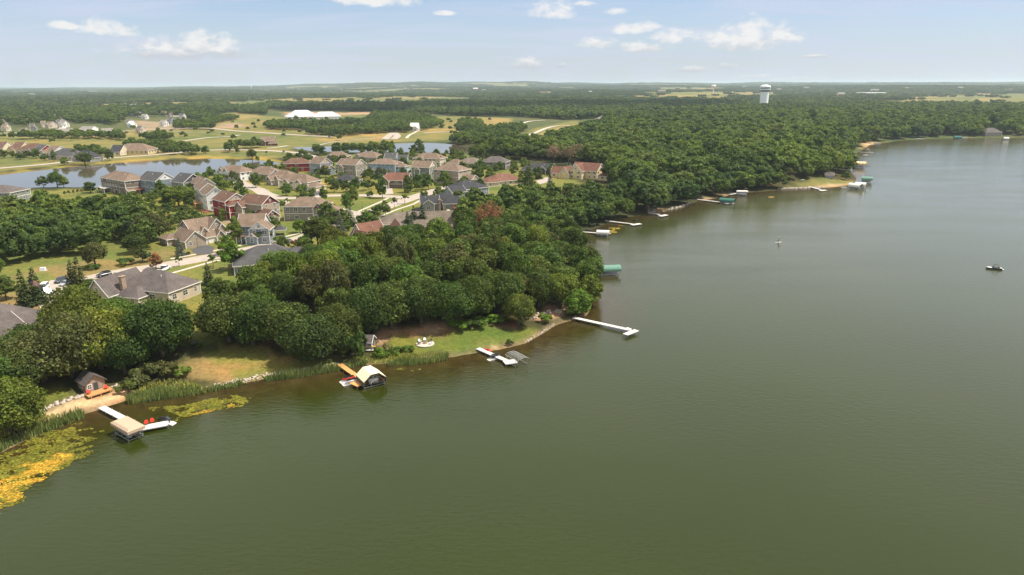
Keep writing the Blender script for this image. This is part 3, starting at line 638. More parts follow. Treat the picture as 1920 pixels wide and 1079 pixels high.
TRUNK = dict(big=trunk_mesh(1, 8, .38, 5), near=trunk_mesh(2, 9, .5, 6, 8), yard=trunk_mesh(3, 5, .14, 2, 4), spruce=trunk_mesh(4, 8, .16, .8, 3), slim=trunk_mesh(5, 4.5, .08, .8, 3), thin=trunk_mesh(6, 10.5, .3, 4.5, 10))
NAT = dict(big=(6.5, 10.5, 2.4), near=(8, 12, 1.7), yard=(3.2, 7.2, .9), spruce=(2.4, 9, .3), bush=(1.6, 1.9, 0), slim=(1.3, 5, 1.4), thin=(5, 9.5, 2.5))
GREENS = dict(deep=(0.060, 0.098, 0.021), oak=(0.082, 0.114, 0.025), mid=(0.085, 0.134, 0.026), light=(0.125, 0.180, 0.030), gold=(0.132, 0.158, 0.026), olive=(0.098, 0.112, 0.036), blue=(0.15, 0.178, 0.143), fir=(0.052, 0.080, 0.028), rust=(0.24, 0.130, 0.066), ash=(0.22, 0.155, 0.110), pale=(0.19, 0.205, 0.077), bright=(0.12, 0.20, 0.024))
def jit(c, a=0.14):
    k = random.uniform(1 - a, 1 + a); return tuple(min(1, max(0.005, v * k * random.uniform(1 - a * .5, 1 + a * .5))) for v in c) + (1.0,)
KINDN = dict(big='broadleaf_tree', near='oak_tree', yard='yard_tree', spruce='spruce_tree', slim='young_tree', thin='bare_tree', bush='bush')
TREEPOS = []
def make_tree(kind, x, y, rad, hgt, colr, label=None, group=None, cat=None):
    """hgt is the height of the whole tree"""
    z = gz(x, y); nr, nh, nt_ = NAT[kind]; sz = hgt / (nh + nt_); sr = rad / nr; me = random.choice(CROWN[kind])
    root = empty(KINDN[kind], (x, y, z), random.uniform(0, 6.28), label, cat or ('bush' if kind == 'bush' else 'tree'), group)
    cr = inst('foliage' if kind == 'bush' else 'crown', me, root, (0, 0, nt_ * sz), 0, (sr * random.uniform(.86, 1.12), sr * random.uniform(.86, 1.14), sz * random.uniform(.92, 1.06))); cr.color = jit(GREENS[colr] if isinstance(colr, str) else colr)
    if kind in TRUNK: inst('trunk', TRUNK[kind], root, (0, 0, 0), 0, (sr, sr, sz))
    TREEPOS.append((x, y, rad)); return root
# ------------------------------------------------------------------ houses
HOUSEPOS = []
def roof_block(rb, tb, cx, cy, Lh, D, h, rise, ang, typ, ov=0.45, th=0.18):
    ca, sa = math.cos(ang), math.sin(ang)
    def W(x, y, z): return (cx + x * ca - y * sa, cy + x * sa + y * ca, z)
    sl = rise / (D / 2); ze = h - ov * sl; ye = D / 2 + ov
    if typ == 'gable':
        xe = Lh / 2 + ov
        for s in (-1, 1):
            a, b, c, d = (-xe, s * ye, ze), (xe, s * ye, ze), (xe, 0, h + rise), (-xe, 0, h + rise)
            q = [W(*p) for p in (a, b, c, d)]; lo = [(p[0], p[1], p[2] - th) for p in q]
            rb.loft([lo, q]) if s < 0 else rb.loft([lo[::-1], q[::-1]])
            # rake boards on both ends, eave board along the foot
            for e in (-1, 1):
                o1, o2 = (e * (xe + .03)), (e * (xe - .06)); pts = []
                for (xx) in (o1, o2): pts.append([W(xx, s * (ye + .02), ze - th - .12), W(xx, 0, h + rise - th - .12), W(xx, 0, h + rise + .035), W(xx, s * (ye + .02), ze + .035)])
                tb.loft(pts)
            pts = [[W(xx, s * (ye + .05), ze - th - .1), W(xx, s * (ye + .05), ze + .02), W(xx, s * (ye + .005), ze + .02), W(xx, s * (ye + .005), ze - th - .1)] for xx in (-xe, xe)]
            tb.loft(pts)
    else:
        xe = Lh / 2 + ov; rl = max(Lh / 2 - D / 2, 0.05)
        E = [W(-xe, -ye, ze), W(xe, -ye, ze), W(xe, ye, ze), W(-xe, ye, ze)]; A_, B_ = W(-rl, 0, h + rise), W(rl, 0, h + rise)
        rb.face([E[0], E[1], B_, A_]); rb.face([E[1], E[2], B_]); rb.face([E[2], E[3], A_, B_]); rb.face([E[3], E[0], A_])
        lo = [(p[0], p[1], p[2] - th) for p in E]; rb.face(lo[::-1])
        for k in range(4):
            p, q = E[k], E[(k + 1) % 4]; dx, dy = q[0] - p[0], q[1] - p[1]; l = math.hypot(dx, dy); nx, ny = dy / l * .04, -dx / l * .04
            tb.loft([[(u[0], u[1], u[2] - th - .08), (u[0] + nx, u[1] + ny, u[2] - th - .08), (u[0] + nx, u[1] + ny, u[2] + .03), (u[0], u[1], u[2] + .03)] for u in (p, q)])
WIN = {}
def win_mesh(w_, h_):
    k = (round(w_, 1), round(h_, 1))
    if k not in WIN:
        fr = MB(); gl = MB()
        t = .13
        for c, d in (((0, 0, -t), (w_ + 2 * t, .1, t)), ((0, 0, h_), (w_ + 2 * t, .1, t)), ((-w_ / 2 - t / 2, 0, 0), (t, .1, h_)), ((w_ / 2 + t / 2, 0, 0), (t, .1, h_)), ((0, 0, 0), (.07, .08, h_)), ((0, 0, h_ * .52), (w_, .07, .06))):
            fr.box(c, d)
        gl.box((0, .0, 0), (w_, .05, h_)); WIN[k] = (fr.mesh('window_frame', M['trim']), gl.mesh('pane', M['glass']))
    return WIN[k]
DOORM = {}
def block_walls(wb, cx, cy, Lh, D, h, rise, ang, typ, base=-1.0, gm=1):
    ca, sa = math.cos(ang), math.sin(ang)
    def W(x, y, z): return (cx + x * ca - y * sa, cy + x * sa + y * ca, z)
    c = [(-Lh / 2, -D / 2), (Lh / 2, -D / 2), (Lh / 2, D / 2), (-Lh / 2, D / 2)]
    wb.loft([[W(x, y, base) for x, y in c], [W(x, y, h - .02) for x, y in c]])
    if typ == 'gable':
        for s in (-1, 1):
            x = s * Lh / 2; wb.loft([[W(x - s * .0, -D / 2, h - .02), W(x, D / 2, h - .02), W(x, 0, h + rise - .2)], [W(x - s * .25, -D / 2, h - .02), W(x - s * .25, D / 2, h - .02), W(x - s * .25, 0, h + rise - .2)]], mi=gm)
def house(name, label, r1, r2, D, h, rise, typ='gable', wall='tan', roof='tan', wings=(), accent=None, floors=2, cat='house', group=None, windows=True, garage=None, chimney=None, deck=None, door=None, stonebase=False, ext=None, ang90=False, wspace=3.4, porch=None, deckmat='trim'):
    zr = h + rise; A_, B_ = at(*r1, dz=zr), at(*r2, dz=zr); mid = (A_ + B_) / 2; dx, dy = B_.x - A_.x, B_.y - A_.y; rl = math.hypot(dx, dy); yaw = math.atan2(dy, dx)
    Lh = rl if typ == 'gable' else rl + D * (0.95 if ext is None else ext)
    z = gz(mid.x, mid.y); root = empty(name, (mid.x, mid.y, z), yaw, label, cat, group)
    blocks = [(0, 0, Lh, D, h, rise, 0.0, typ)] + [(w_[0], w_[1], w_[2], w_[3], w_[4], w_[5], R(w_[6]), w_[7]) for w_ in wings]
    wb, rb, tb = MB(), MB(), MB()
    for (cx, cy, l_, d_, hh, ri, an, ty) in blocks:
        block_walls(wb, cx, cy, l_, d_, hh, ri, an, ty, base=-1.2); roof_block(rb, tb, cx, cy, l_, d_, hh, ri, an, ty)
        ca, sa = math.cos(an), math.sin(an)
        for sx in (-1, 1):
            for sy in (-1, 1):
                x, y = sx * l_ / 2, sy * d_ / 2; tb.box((cx + x * ca - y * sa, cy + x * sa + y * ca, -1.0), (.28, .28, hh + .9), an)
        if floors > 1 and hh > 5:
            for sy in (-1, 1): tb.box((cx - sy * (d_ / 2 + .02) * sa * -1 * -1, cy + sy * (d_ / 2 + .02) * ca, hh / 2 - .1), (l_, .06, .22), an)
            for sx in (-1, 1): tb.box((cx + sx * (l_ / 2 + .02) * ca, cy + sx * (l_ / 2 + .02) * sa, hh / 2 - .1), (.06, d_, .22), an)
    wm = M['w_' + wall]; gm_ = M['w_' + (accent or wall)]
    wb.build('wall', [wm, gm_], root); ro = rb.build('roof', M['r_' + roof], root); tb.build('trim', M['trim'], root)
    # vents and chimney stand on the roof
    if chimney:
        cb = MB(); cb.box((chimney[0], chimney[1], 0), (1.1, 1.5, zr + chimney[2])); cb.box((chimney[0], chimney[1], zr + chimney[2]), (1.4, 1.8, .25)); cb.tube([(chimney[0], chimney[1], zr + chimney[2] + .2), (chimney[0], chimney[1], zr + chimney[2] + .8)], .2)
        c_ = cb.build('chimney', M['stonewall'], ro)
    if windows and typ:
        dist = math.hypot(mid.x, mid.y); far = dist > 620; k = 0
        for s in (-1, 1):
            kx = random.uniform(-.25, .25) * Lh; vz = h + rise * (1 - abs(D * .16) / (D / 2)); v = MB(); v.tube([(0, 0, 0), (0, 0, .75)], .13)
            o = v.build('roof_vent', M['canvaswhite'] if s < 0 else M['black'], ro); o.location = (kx, s * D * .16, vz - .1)
        for bi, (cx, cy, l_, d_, hh, ri, an, ty) in enumerate(blocks):
            ca, sa = math.cos(an), math.sin(an)
            faces = [((0, -1), l_, d_ / 2), ((0, 1), l_, d_ / 2), ((1, 0), d_, l_ / 2), ((-1, 0), d_, l_ / 2)]
            for (nx, ny), wid, off in faces:
                gnx, gny = nx * ca - ny * sa, nx * sa + ny * ca   # in house space
                wx, wy = gnx * math.cos(yaw) - gny * math.sin(yaw), gnx * math.sin(yaw) + gny * math.cos(yaw)
                if (wx * -mid.x + wy * -mid.y) / dist < 0.05: continue
                nfl = 2 if (hh > 5 and floors >= 2) else 1
                if hh > 7.6: nfl = 3
                ncol = max(1, int((wid - 1.2) / (wspace if not far else 4.2)))
                for fl in range(nfl):
                    zb = fl * (hh / nfl) + hh / nfl * .34
                    for c_ in range(ncol):
                        u = (c_ + .5) / ncol * wid - wid / 2 + (random.uniform(-.25, .25) if ncol > 1 else 0)
                        lx = nx * (off + .03) + (-ny) * u; ly = ny * (off + .03) + nx * u
                        px_, py_ = cx + lx * ca - ly * sa, cy + lx * sa + ly * ca
                        hid = False
                        for bj, (ox, oy, ol, od, oh, orr, oa, oty) in enumerate(blocks):
                            if bj == bi or zb > oh + orr * .5: continue
                            rx, ry = px_ - ox, py_ - oy; qx, qy = rx * math.cos(oa) + ry * math.sin(oa), -rx * math.sin(oa) + ry * math.cos(oa)
                            if abs(qx) < ol / 2 + .7 and abs(qy) < od / 2 + .7: hid = True
                        if garage:
                            for gd in garage:
                                if fl == 0 and math.hypot(px_ - gd[0], py_ - gd[1]) < 3.4: hid = True
                        if hid or random.random() < .08: continue
                        ww = random.choice((1.0, 1.6, 1.9)) if wid > 5 else 1.0; wh = min(1.5, hh / nfl * .5)
                        fm, gm2 = win_mesh(ww, wh); rz = an + math.atan2(ny, nx) + math.pi / 2
                        f = inst('window', fm, root, (px_, py_, zb), rz); inst('pane', gm2, f, (0, 0, 0), 0); k += 1
                if ty == 'gable' and (nx != 0) and ri > 1.6:
                    lx = nx * (off + .04); fm, gm2 = win_mesh(.9, .9); f = inst('window', fm, root, (cx + lx * ca, cy + lx * sa, hh + ri * .22), an + math.atan2(ny, nx) + math.pi / 2); inst('pane', gm2, f)
    if garage:
        for (x, y, rz, wd) in garage:
            if wd not in DOORM:
                g_ = MB(); g_.box((0, 0, 0), (wd, .08, 2.2)); 
                for q in range(1, 4): g_.box((0, -.045, q * .55 - .02), (wd, .02, .03), 0, 1)
                for s in (-1, 1): g_.box((s * (wd / 2 + .09), -.01, 0), (.16, .14, 2.32), 0, 2)
                g_.box((0, -.01, 2.2), (wd, .14, .2), 0, 2); DOORM[wd] = g_.mesh('garage_door', [M['door'], M['walk'], M['trim']])
            inst('garage_door', DOORM[wd], root, (x, y, 0.05), R(rz))
    if door:
        d_ = MB(); d_.box((0, 0, 0), (1.1, .12, 2.2)); o = d_.build('door', M['black'], root); o.location = (door[0], door[1], .2); o.rotation_euler.z = R(door[2])
    if deck:
        for (x, y, w_, d_, z_) in deck:
            b = MB(); b.box((x, y, z_ - .2), (w_, d_, .2)); nx = max(2, int(w_ / 2.5)) + 1
            for q in range(nx): b.box((x - w_ / 2 + .12 + q * (w_ - .24) / (nx - 1), y - d_ / 2 + .12, -1), (.22, .22, z_ + .8))
            o = b.build('deck', M[deckmat] if deckmat != 'trim' else M['canvaswhite'], root)
            r_ = MB(); 
            for zz in (.45, .95): r_.box((x, y - d_ / 2 + .05, z_ + zz), (w_, .06, .07)); r_.box((x - w_ / 2 + .05, y, z_ + zz), (.06, d_, .07)); r_.box((x + w_ / 2 - .05, y, z_ + zz), (.06, d_, .07))
            for q in range(int(w_ / .5)): r_.box((x - w_ / 2 + .25 + q * .5, y - d_ / 2 + .05, z_), (.05, .05, 1))
            r_.build('railing', M[deckmat] if deckmat != 'trim' else M['trim'], root)
    if porch:
        for (x, y, w_, d_, z_, n_) in porch:
            b = MB(); b.box((x, y, z_), (w_ + .6, d_ + .6, .18)); b.build('porch_roof', M['r_' + roof], root)
            for q in range(n_):
                c_ = MB(); c_.box((0, 0, -.5), (.3, .3, z_ + .5)); o = c_.build('porch_post', M['trim'], root); o.location = (x - w_ / 2 + q * w_ / max(1, n_ - 1), y - d_ / 2, 0)
    HOUSEPOS.append((mid.x, mid.y, yaw, Lh, D, blocks)); return root
G1 = 'houses of the lakeside neighbourhood'
# front row, from the dry slope to the park strip
house('house', 'large taupe house with steep brown gables, dormers, arched stone porch and two white garage doors', (344.5, 413), (394, 406), 13, 5.2, 4.2, 'gable', 'tan', 'tan',
      [(-7.2, -6.5, 13, 8.5, 3.2, 3.6, 90, 'gable'), (1.5, -5.0, 6, 11, 3.0, 3.2, 0, 'hip'), (-1.0, -5.6, 4.5, 2.8, 5.0, 1.7, 90, 'gable'), (6.5, -5.2, 6, 2.8, 5.4, 1.9, 90, 'gable'), (4.2, -9.0, 4.5, 3.4, 3.0, 2.2, 90, 'gable'), (5.0, -2.2, 9, 7.5, 5.4, 4.0, 90, 'gable'), (10.5, -3, 4, 6, 2.8, 1.4, 0, 'hip'), (-11.5, 1.5, 6, 8, 3, 1.6, 0, 'hip')],
      garage=[(-2.87, -11.8, 90, 2.2), (1.5, -10.58, 0, 4.6)], group=G1, stonebase=True)
house('house', 'blue grey house with tan gables, white shingled gable end and small front porch', (450, 401), (497, 400), 11, 7.4, 4.0, 'gable', 'bluegrey', 'tan',
      [(4.5, -5.8, 8, 8, 6.4, 3.2, 90, 'gable'), (1.5, -8.5, 5, 4.6, 3.4, 1.7, 90, 'gable')], accent='white', porch=[(-3.5, -7, 4, 2.6, 3.0, 3)], group=G1)
house('house', 'tall tan house with maroon bay and brown hip roof beside the curving street', (561.6, 369), (591, 369), 13, 7.4, 3.6, 'hip', 'taupe', 'tan',
      [(7.5, -3.5, 9, 5.4, 6.6, 2.6, 90, 'gable'), (11, 3, 8, 9, 4.2, 2.4, 90, 'hip')], accent='maroon', deck=[(5.0, -9.5, 4.5, 2.6, 1.4)], group=G1)
house('house', 'tan house with maroon gable ends and a second maroon gabled wing', (463, 363), (505, 367), 11, 8.2, 3.6, 'gable', 'tan', 'brown', [(10, -5, 10, 7, 3.6, 2.6, -10, 'gable'), (-5, -5, 7, 5, 6.8, 2.4, 90, 'gable')], accent='maroon', group=G1)
house('house', 'barn red house with cream gable peak and brown roof', (418, 356.5), (442, 362), 12, 9.0, 3.6, 'gable', 'red', 'brown', [(8.0, -2.5, 6, 6.5, 7.4, 1.8, 0, 'hip'), (-6, -3, 5, 5, 7.2, 1.6, 0, 'hip')], accent='beige', deck=[(-8, -9, 6, 4, 2.6)], deckmat='reddeck', group=G1)
house('house', 'pale grey house under a tan gable, lowest of three tall twins', (390.5, 344.5), (403, 351), 9.5, 9.0, 3.6, 'gable', 'white', 'tan', [(-5, -2, 6, 6, 6.5, 2, 0, 'hip')], deck=[(-5, -7, 4, 4, 3.0)], deckmat='deck', group=G1)
house('house', 'pale grey house with tan gable roof, in the middle of the three tall twins', (378, 336), (390, 343), 9, 9.2, 3.4, 'gable', 'white', 'tan', [(-5, -2, 6, 6, 6.5, 2, 0, 'hip')], accent='maroon', deck=[(-6, -7, 4, 4, 3.0)], deckmat='reddeck', group=G1)
house('house', 'tan gabled house behind the two other tall twins, next to the dark gabled house', (372, 329), (386, 334), 9, 9.0, 3.4, 'gable', 'beige', 'tan', [(10, 0, 9, 8, 6, 3, 0, 'hip')], group=G1)
house('house', 'grey house with dark slate roof and beige end wall by the pond', (338, 323.5), (361, 326.3), 13, 9.0, 4.4, 'gable', 'grey', 'grey', [(-9, -3, 7, 6, 3.4, 2.4, 90, 'gable')], accent='dark', group=G1)
house('house', 'dark blue house with slate roof, white gable end and red deck by the pond', (275, 321), (308, 324), 13, 8.8, 4.2, 'gable', 'blue', 'grey', [(11, 0, 8, 8, 3.6, 2.6, 90, 'gable')], accent='white', deck=[(-6.5, -8.5, 7, 4, 3)], deckmat='reddeck', group=G1)
house('house', 'brown sided house with broad tan roof, white deck posts and stairs by the pond', (217, 320), (244, 324), 14, 8.8, 3.8, 'hip', 'brown', 'tan', [(9, -1, 8, 8, 6.6, 2.6, 0, 'gable'), (14, -3, 7, 7, 3, 2, 90, 'gable')], deck=[(-8, -9, 8, 4.5, 3)], group=G1)
house('house', 'cream house with green gabled dormers at the pond end', (430, 309), (453, 311), 13, 6.2, 3.6, 'hip', 'white', 'tan', [(-7.5, -4.5, 5, 5, 6, 2.4, 90, 'gable'), (-2.5, -4.5, 5, 5, 6, 2.4, 90, 'gable')], accent='greygreen', porch=[(-5, -9, 9, 2.6, 3, 4)], group=G1)
house('house', 'tan hip roofed house with grey end gable behind the long twin home', (490, 311), (509, 313), 15, 5.4, 4.0, 'hip', 'tan', 'tan', [(8, -2, 8, 8, 5.2, 3.0, 0, 'gable')], accent='grey', group=G1)
house('house', 'long cream twin home with small brown gables over its front windows', (550, 325), (574, 326.5), 13, 5.6, 4.0, 'hip', 'cream', 'tan', [(-5, -5.5, 5, 4.4, 5.0, 2.2, 90, 'gable'), (5.0, -5.5, 5, 4.4, 5.0, 2.2, 90, 'gable'), (14, -2.5, 9, 9, 3.0, 2.0, 0, 'hip')], accent='maroon', garage=[(13, -7.1, 0, 4.6)], group=G1)
house('house', 'tan twin home with dark gabled porch joined behind the cream one', (527, 318.5), (541, 320), 13, 5.4, 3.8, 'hip', 'tan', 'tan', [(-4, -7, 7, 5, 3.6, 2.4, 90, 'gable'), (3, -7, 5, 4, 4.8, 2.2, 90, 'gable')], accent='dark', group=G1)
# second row by the far pond
house('house', 'barn red house with brown hip roof at the end of the second row', (546, 296.5), (566, 296), 13, 6.6, 3.4, 'hip', 'red', 'brown', [(8, -3, 6, 6, 6.4, 2, 0, 'hip')], group=G1)
house('house', 'grey blue gabled house with pink end wall beside the barn red hip roofed one', (591, 294), (611, 296), 11, 8.0, 3.8, 'gable', 'bluegrey', 'tan', [(9.5, -2.5, 11, 7, 4.6, 2.6, 0, 'gable')], accent='beige', group=G1)
house('house', 'dark taupe house with rosy gable end in the middle of the second row', (641, 296.7), (676, 298.5), 12, 8.8, 3.6, 'gable', 'taupe', 'tan', [(-4, -5.2, 4.5, 4, 7, 1.8, 90, 'gable')], accent='beige', group=G1)
house('house', 'tan hip roofed house with dark front gables behind the rosy gabled one', (626, 284), (640, 284), 13, 4.6, 3.8, 'hip', 'brown', 'tan', [(-5, -5, 6, 6, 4, 2.6, 90, 'gable')], accent='dark', group=G1)
house('house', 'single storey house under a broad tan hip roof near the far pond', (684, 284), (701, 284.6), 15, 4.0, 4.0, 'hip', 'tan', 'tan', [(-8, -4, 6, 7, 3.8, 2.8, 90, 'gable')], group=G1)
house('house', 'house with dark slate gables behind the light blue one', (723, 286.5), (744, 286.5), 13, 4.8, 3.8, 'gable', 'blue', 'grey', [(11, -4, 8, 8, 4.4, 3.0, 0, 'gable')], group=G1)
house('house', 'wide light blue house with white pergola and white deck stairs', (712, 297.5), (732, 298), 14, 8.0, 3.0, 'hip', 'skyblue', 'tan', [(12, -1, 12, 9, 6.2, 2.4, 0, 'hip')], porch=[(1, -9, 10, 3.4, 3.2, 4)], deck=[(-7, -9, 4, 4, 3)], group=G1)
house('house', 'small slate grey bungalow with white porch trim at the park strip', (643, 328), (658, 328.4), 11, 3.4, 2.8, 'hip', 'grey', 'dark', [(2, -5, 5, 4, 3.2, 1.6, 90, 'hip')], porch=[(-3, -7, 6, 2.4, 2.8, 4)], group=G1)
house('house', 'dark brown house with russet roof and white garage door facing the park strip', (727, 323.6), (768, 323.8), 12, 5.4, 4.0, 'gable', 'brown', 'red', [(-8, -5.5, 7, 6.5, 5.0, 3.4, 90, 'gable'), (6, -4.6, 5, 4, 5, 2.0, 90, 'gable')], accent='dark', garage=[(-8, -9.1, 0, 4.6)], group=G1)
house('house', 'green grey house with pale cream gable ends', (778, 301), (811, 302), 12, 8.4, 3.8, 'gable', 'greygreen', 'tan', [(-2, -5.5, 4, 4, 6.8, 1.8, 90, 'gable')], accent='cream', group=G1)
house('house', 'tall house of tan and dark siding with white trim bands and rear garage', (838, 306.3), (856, 307.5), 14, 9.0, 3.6, 'hip', 'tan', 'tan', [(6, -3, 8, 7, 7.2, 2.8, 0, 'gable'), (13, 2, 9, 8, 3.4, 2.4, 0, 'gable')], accent='beige', group=G1)
house('house', 'beige house with wide tan hip roof and arched front dormer', (794, 286.5), (818, 287.3), 14, 5.8, 3.8, 'hip', 'beige', 'tan', [(-4, -6, 5, 4, 5.4, 2, 90, 'gable')], group=G1)
house('house', 'low tan hip roofed house behind the street trees near the far pond', (878, 295), (889, 295.5), 15, 3.8, 3.6, 'hip', 'tan', 'taupe', group=G1)
house('house', 'small tan roofed house between larger hip roofs near the far pond', (852, 298), (859, 298.6), 9, 3.6, 2.8, 'hip', 'brown', 'tan', group=G1)
house('house', 'dark brown two storey house with taupe hip roof at the wood edge', (921, 293), (938, 293.4), 13, 6.2, 3.6, 'hip', 'dark', 'stone', [(-9, 0, 8, 9, 5, 2.6, 0, 'hip')], group=G1)
house('house', 'long low charcoal house with small front gables and white trim', (994, 306), (1038, 306.6), 12, 3.8, 3.4, 'gable', 'dark', 'dark', [(1, -6, 6, 5.5, 3.6, 2.6, 90, 'gable'), (-11, -5, 8, 8, 3.4, 2.8, 0, 'hip')], group=G1)
house('house', 'cream bungalow under a broad red brown hip roof', (932, 326), (953, 324.5), 15, 3.4, 3.8, 'hip', 'cream', 'red', [(-11, -3.5, 9, 9, 3.2, 2.6, 0, 'hip')], group=G1)
house('house', 'charcoal roofed house with pale siding at the head of the street', (868, 338), (882, 336.5), 16, 4.4, 4.2, 'hip', 'bluegrey', 'dark', [(-12, -5, 10, 9, 3.6, 3.0, 0, 'gable')], group=G1)
house('house', 'charcoal house with white trimmed gable, stone chimney and red deck under a parasol', (788, 367), (822, 366), 11, 4.2, 3.2, 'gable', 'grey', 'dark', [(-1, -4.6, 6, 6, 4.0, 2.4, 90, 'gable'), (13, -2.5, 12, 8, 4.0, 3.0, 0, 'hip'), (8, 6, 12, 9, 4.6, 3.2, 0, 'hip')], chimney=(5, -6, -1.6), deck=[(15, -8.5, 6, 4, 1.8)], deckmat='reddeck', group=G1)
house('house', 'sprawling house with mottled taupe roof below the charcoal one', (742, 397.8), (790, 396.2), 15, 3.6, 4.0, 'hip', 'brown', 'taupe', [(13, -1.5, 14, 10, 3.6, 4.2, 0, 'gable'), (5, -8, 10, 7, 3, 2.2, 0, 'hip'), (16, -8, 10, 5, 2.4, 1.4, 0, 'hip')], accent='grey', group=G1)
house('house', 'steep roofed house of russet shingles and cream gables behind the treetops', (668.6, 420), (711, 413), 12, 4.4, 6.0, 'gable', 'cream', 'red', [(-6.5, -4.5, 8, 6, 4.0, 4.4, 90, 'gable'), (11, -5.0, 15, 9, 4.2, 5.6, 62, 'gable')], group=G1)
house('house', 'small russet roofed garage with white rake board among the trees', (796, 436), (813, 435), 7, 3.2, 3.4, 'gable', 'cream', 'red', group=G1, windows=False)
house('house', 'large yellow house with russet roofs and tall shingled front gable', (1080, 303.5), (1127, 306.5), 12, 6.0, 4.8, 'gable', 'yellow', 'red', [(-4.5, -5.5, 10, 10, 5.8, 4.8, 90, 'gable'), (-17, -7, 14, 9, 3.8, 4.0, 8, 'gable'), (-12, -8.5, 9, 7.5, 3.8, 4.6, 90, 'gable'), (15, -4, 7, 7, 3.4, 2.4, 0, 'hip')], accent='cream', group=G1)
house('house', 'small tan gabled house deep in the woods behind the yellow one', (1207, 320), (1215, 321), 8, 6.0, 4.0, 'gable', 'beige', 'tan', group=G1, windows=True)
# the nearest big roofs
house('house', 'dark grey hip roofed bungalow with pale vents beside the street', (480, 461), (516, 458), 17, 3.6, 4.6, 'hip', 'bluegrey', 'grey', [(10.5, -2, 14, 12, 3.4, 3.6, 0, 'hip')], group=G1)
house('house', 'rambling grey shingled house with beige walls and tall white capped chimney', (262, 503.5), (322, 509), 13, 4.4, 4.4, 'hip', 'beige', 'stone', [(-9.5, -6.0, 15, 8, 4.0, 4.6, 90, 'gable'), (-14.5, -1, 11, 9, 3.6, 3.4, 0, 'hip'), (-2, -7, 9, 7, 3.2, 2.4, 0, 'hip')], chimney=(-5.2, -8.0, -0.5), group=G1, ext=0.6)
house('house', 'wide taupe roofed house with white trimmed stone gable at the oaks', (-28, 567), (24, 569), 17, 4.0, 5.2, 'hip', 'stone' if False else 'taupe', 'stone', [(5.0, -9, 13, 9, 3.6, 4.2, 90, 'gable'), (-6.5, -9, 13, 8, 3.4, 3.8, 90, 'gable'), (14, 2, 12, 10, 3.2, 3.0, 0, 'hip')], accent='beige', group=G1, ext=0.5)
house('house', 'grey walled house under a low taupe hip roof at the pond corner', (-16, 347), (22, 347), 16, 6.2, 3.2, 'hip', 'greygreen', 'stone', [(-8, -6, 8, 8, 3, 2, 0, 'hip')], group=G1, ext=0.5)
# townhouses across the pond
G2 = 'townhouses across the pond'
for lab, a, b, D, h, wl, rf, wn in (
    ('brown roofed townhouse at the far end of the row over the pond', (-4, 266), (14, 266), 13, 3.6, 'cream', 'brown', 1), ('townhouse with rust brown roof and yellow gable', (29, 266.5), (47, 266.5), 14, 4, 'yellow', 'brown', 1),
    ('brown roofed townhouse between the yellow gabled and the grey roofed ones', (54, 269), (72, 269), 13, 3.8, 'beige', 'brown', 0), ('grey roofed townhouse with brick front gable', (74, 271), (88, 272), 13, 3.8, 'red', 'grey', 1),
    ('tan roofed townhouse with white window gable next to the brick gabled one', (96, 273), (113, 274), 14, 4, 'white', 'tan', 1), ('dark roofed townhouse with beige wall facing the pond road', (117, 278), (135, 278.5), 14, 3.8, 'beige', 'grey', 0),
    ('small dark roofed house at the end of the townhouse row', (154, 282), (169, 282.5), 10, 3.2, 'grey', 'dark', 0), ('low dark roofed house joined to a tan roofed one before the tree belt', (212, 272), (232, 272), 12, 3.2, 'cream', 'dark', 1),
    ('yellow walled house with long tan roof before the tree belt', (238, 269), (268, 269), 16, 3.6, 'yellow', 'tan', 0)):
    house('townhouse', lab, a, b, D * 1.3, h + .6, 5.6, 'hip' if wn == 0 else 'gable', wl, rf, [(-3, -8.2, 7, 7, h - .3, 3.4, 90, 'gable')] if wn else (), group=G2, accent=None, cat='townhouse')
# farm and park buildings
house('barn', 'long low white barn, first of the three beside the gravel lot', (106, 241.5), (134, 241), 17, 4.2, 3, 'gable', 'white', 'slate', cat='barn', windows=False, group='white barns by the gravel lot')
house('barn', 'white barn with pale roof in the middle of the three by the gravel lot', (155, 237), (177, 237), 15, 4.6, 3, 'gable', 'white', 'slate', cat='barn', windows=False, group='white barns by the gravel lot')
house('barn', 'white open sided barn at the end of the three by the gravel lot', (192, 241), (210, 240.6), 16, 4.2, 3, 'gable', 'beige', 'slate', cat='barn', windows=False, group='white barns by the gravel lot')
house('event_hall', 'large white hall with high hipped roof on the bare earth bank', (552, 207), (577, 206.5), 34, 7, 11, 'hip', 'white', 'white', cat='hall', floors=1)
house('event_hall', 'longer and lower white hall with a row of windows on the bare earth bank', (598, 210), (624, 209.5), 26, 7, 8, 'hip', 'white', 'white', cat='hall', floors=1)
house('park_pavilion', 'dark timber park pavilion with tan gabled roof by the pond bridge', (491, 256.5), (515, 256), 14, 5, 4.4, 'gable', 'maroon', 'tan', [(-6.5, -5.5, 9, 7, 4.6, 3.4, 90, 'gable'), (5, -7.5, 10, 4, 2.8, 1.2, 0, 'hip')], cat='pavilion')
house('farmhouse', 'white farmhouse half hidden in trees above the far pond', (770, 230.5), (785, 230.5), 14, 6, 5, 'gable', 'white', 'white', [(3, -8, 9, 8, 4, 3, 90, 'gable')], cat='farmhouse')
house('house', 'grey hip roofed house on the wooded ridge with pale wall', (1128, 217.5), (1141, 215.5), 18, 5.5, 5, 'hip', 'beige', 'slate', [(-14, -4, 12, 10, 4, 3, 0, 'hip')], cat='house')
house('house', 'brown hip roofed house in the woods nearer the water tower', (1618, 209), (1629, 209), 20, 6, 6, 'hip', 'beige', 'brown', cat='house')
house('house', 'tan hip roofed house in the woods over the far bay', (1659, 207), (1668, 207), 20, 6, 6, 'hip', 'beige', 'tan', cat='house')
house('house', 'grey roofed cottage hidden in trees on the far lake shore', (1852, 239), (1864, 239), 14, 5, 5, 'hip', 'taupe', 'stone', cat='house')
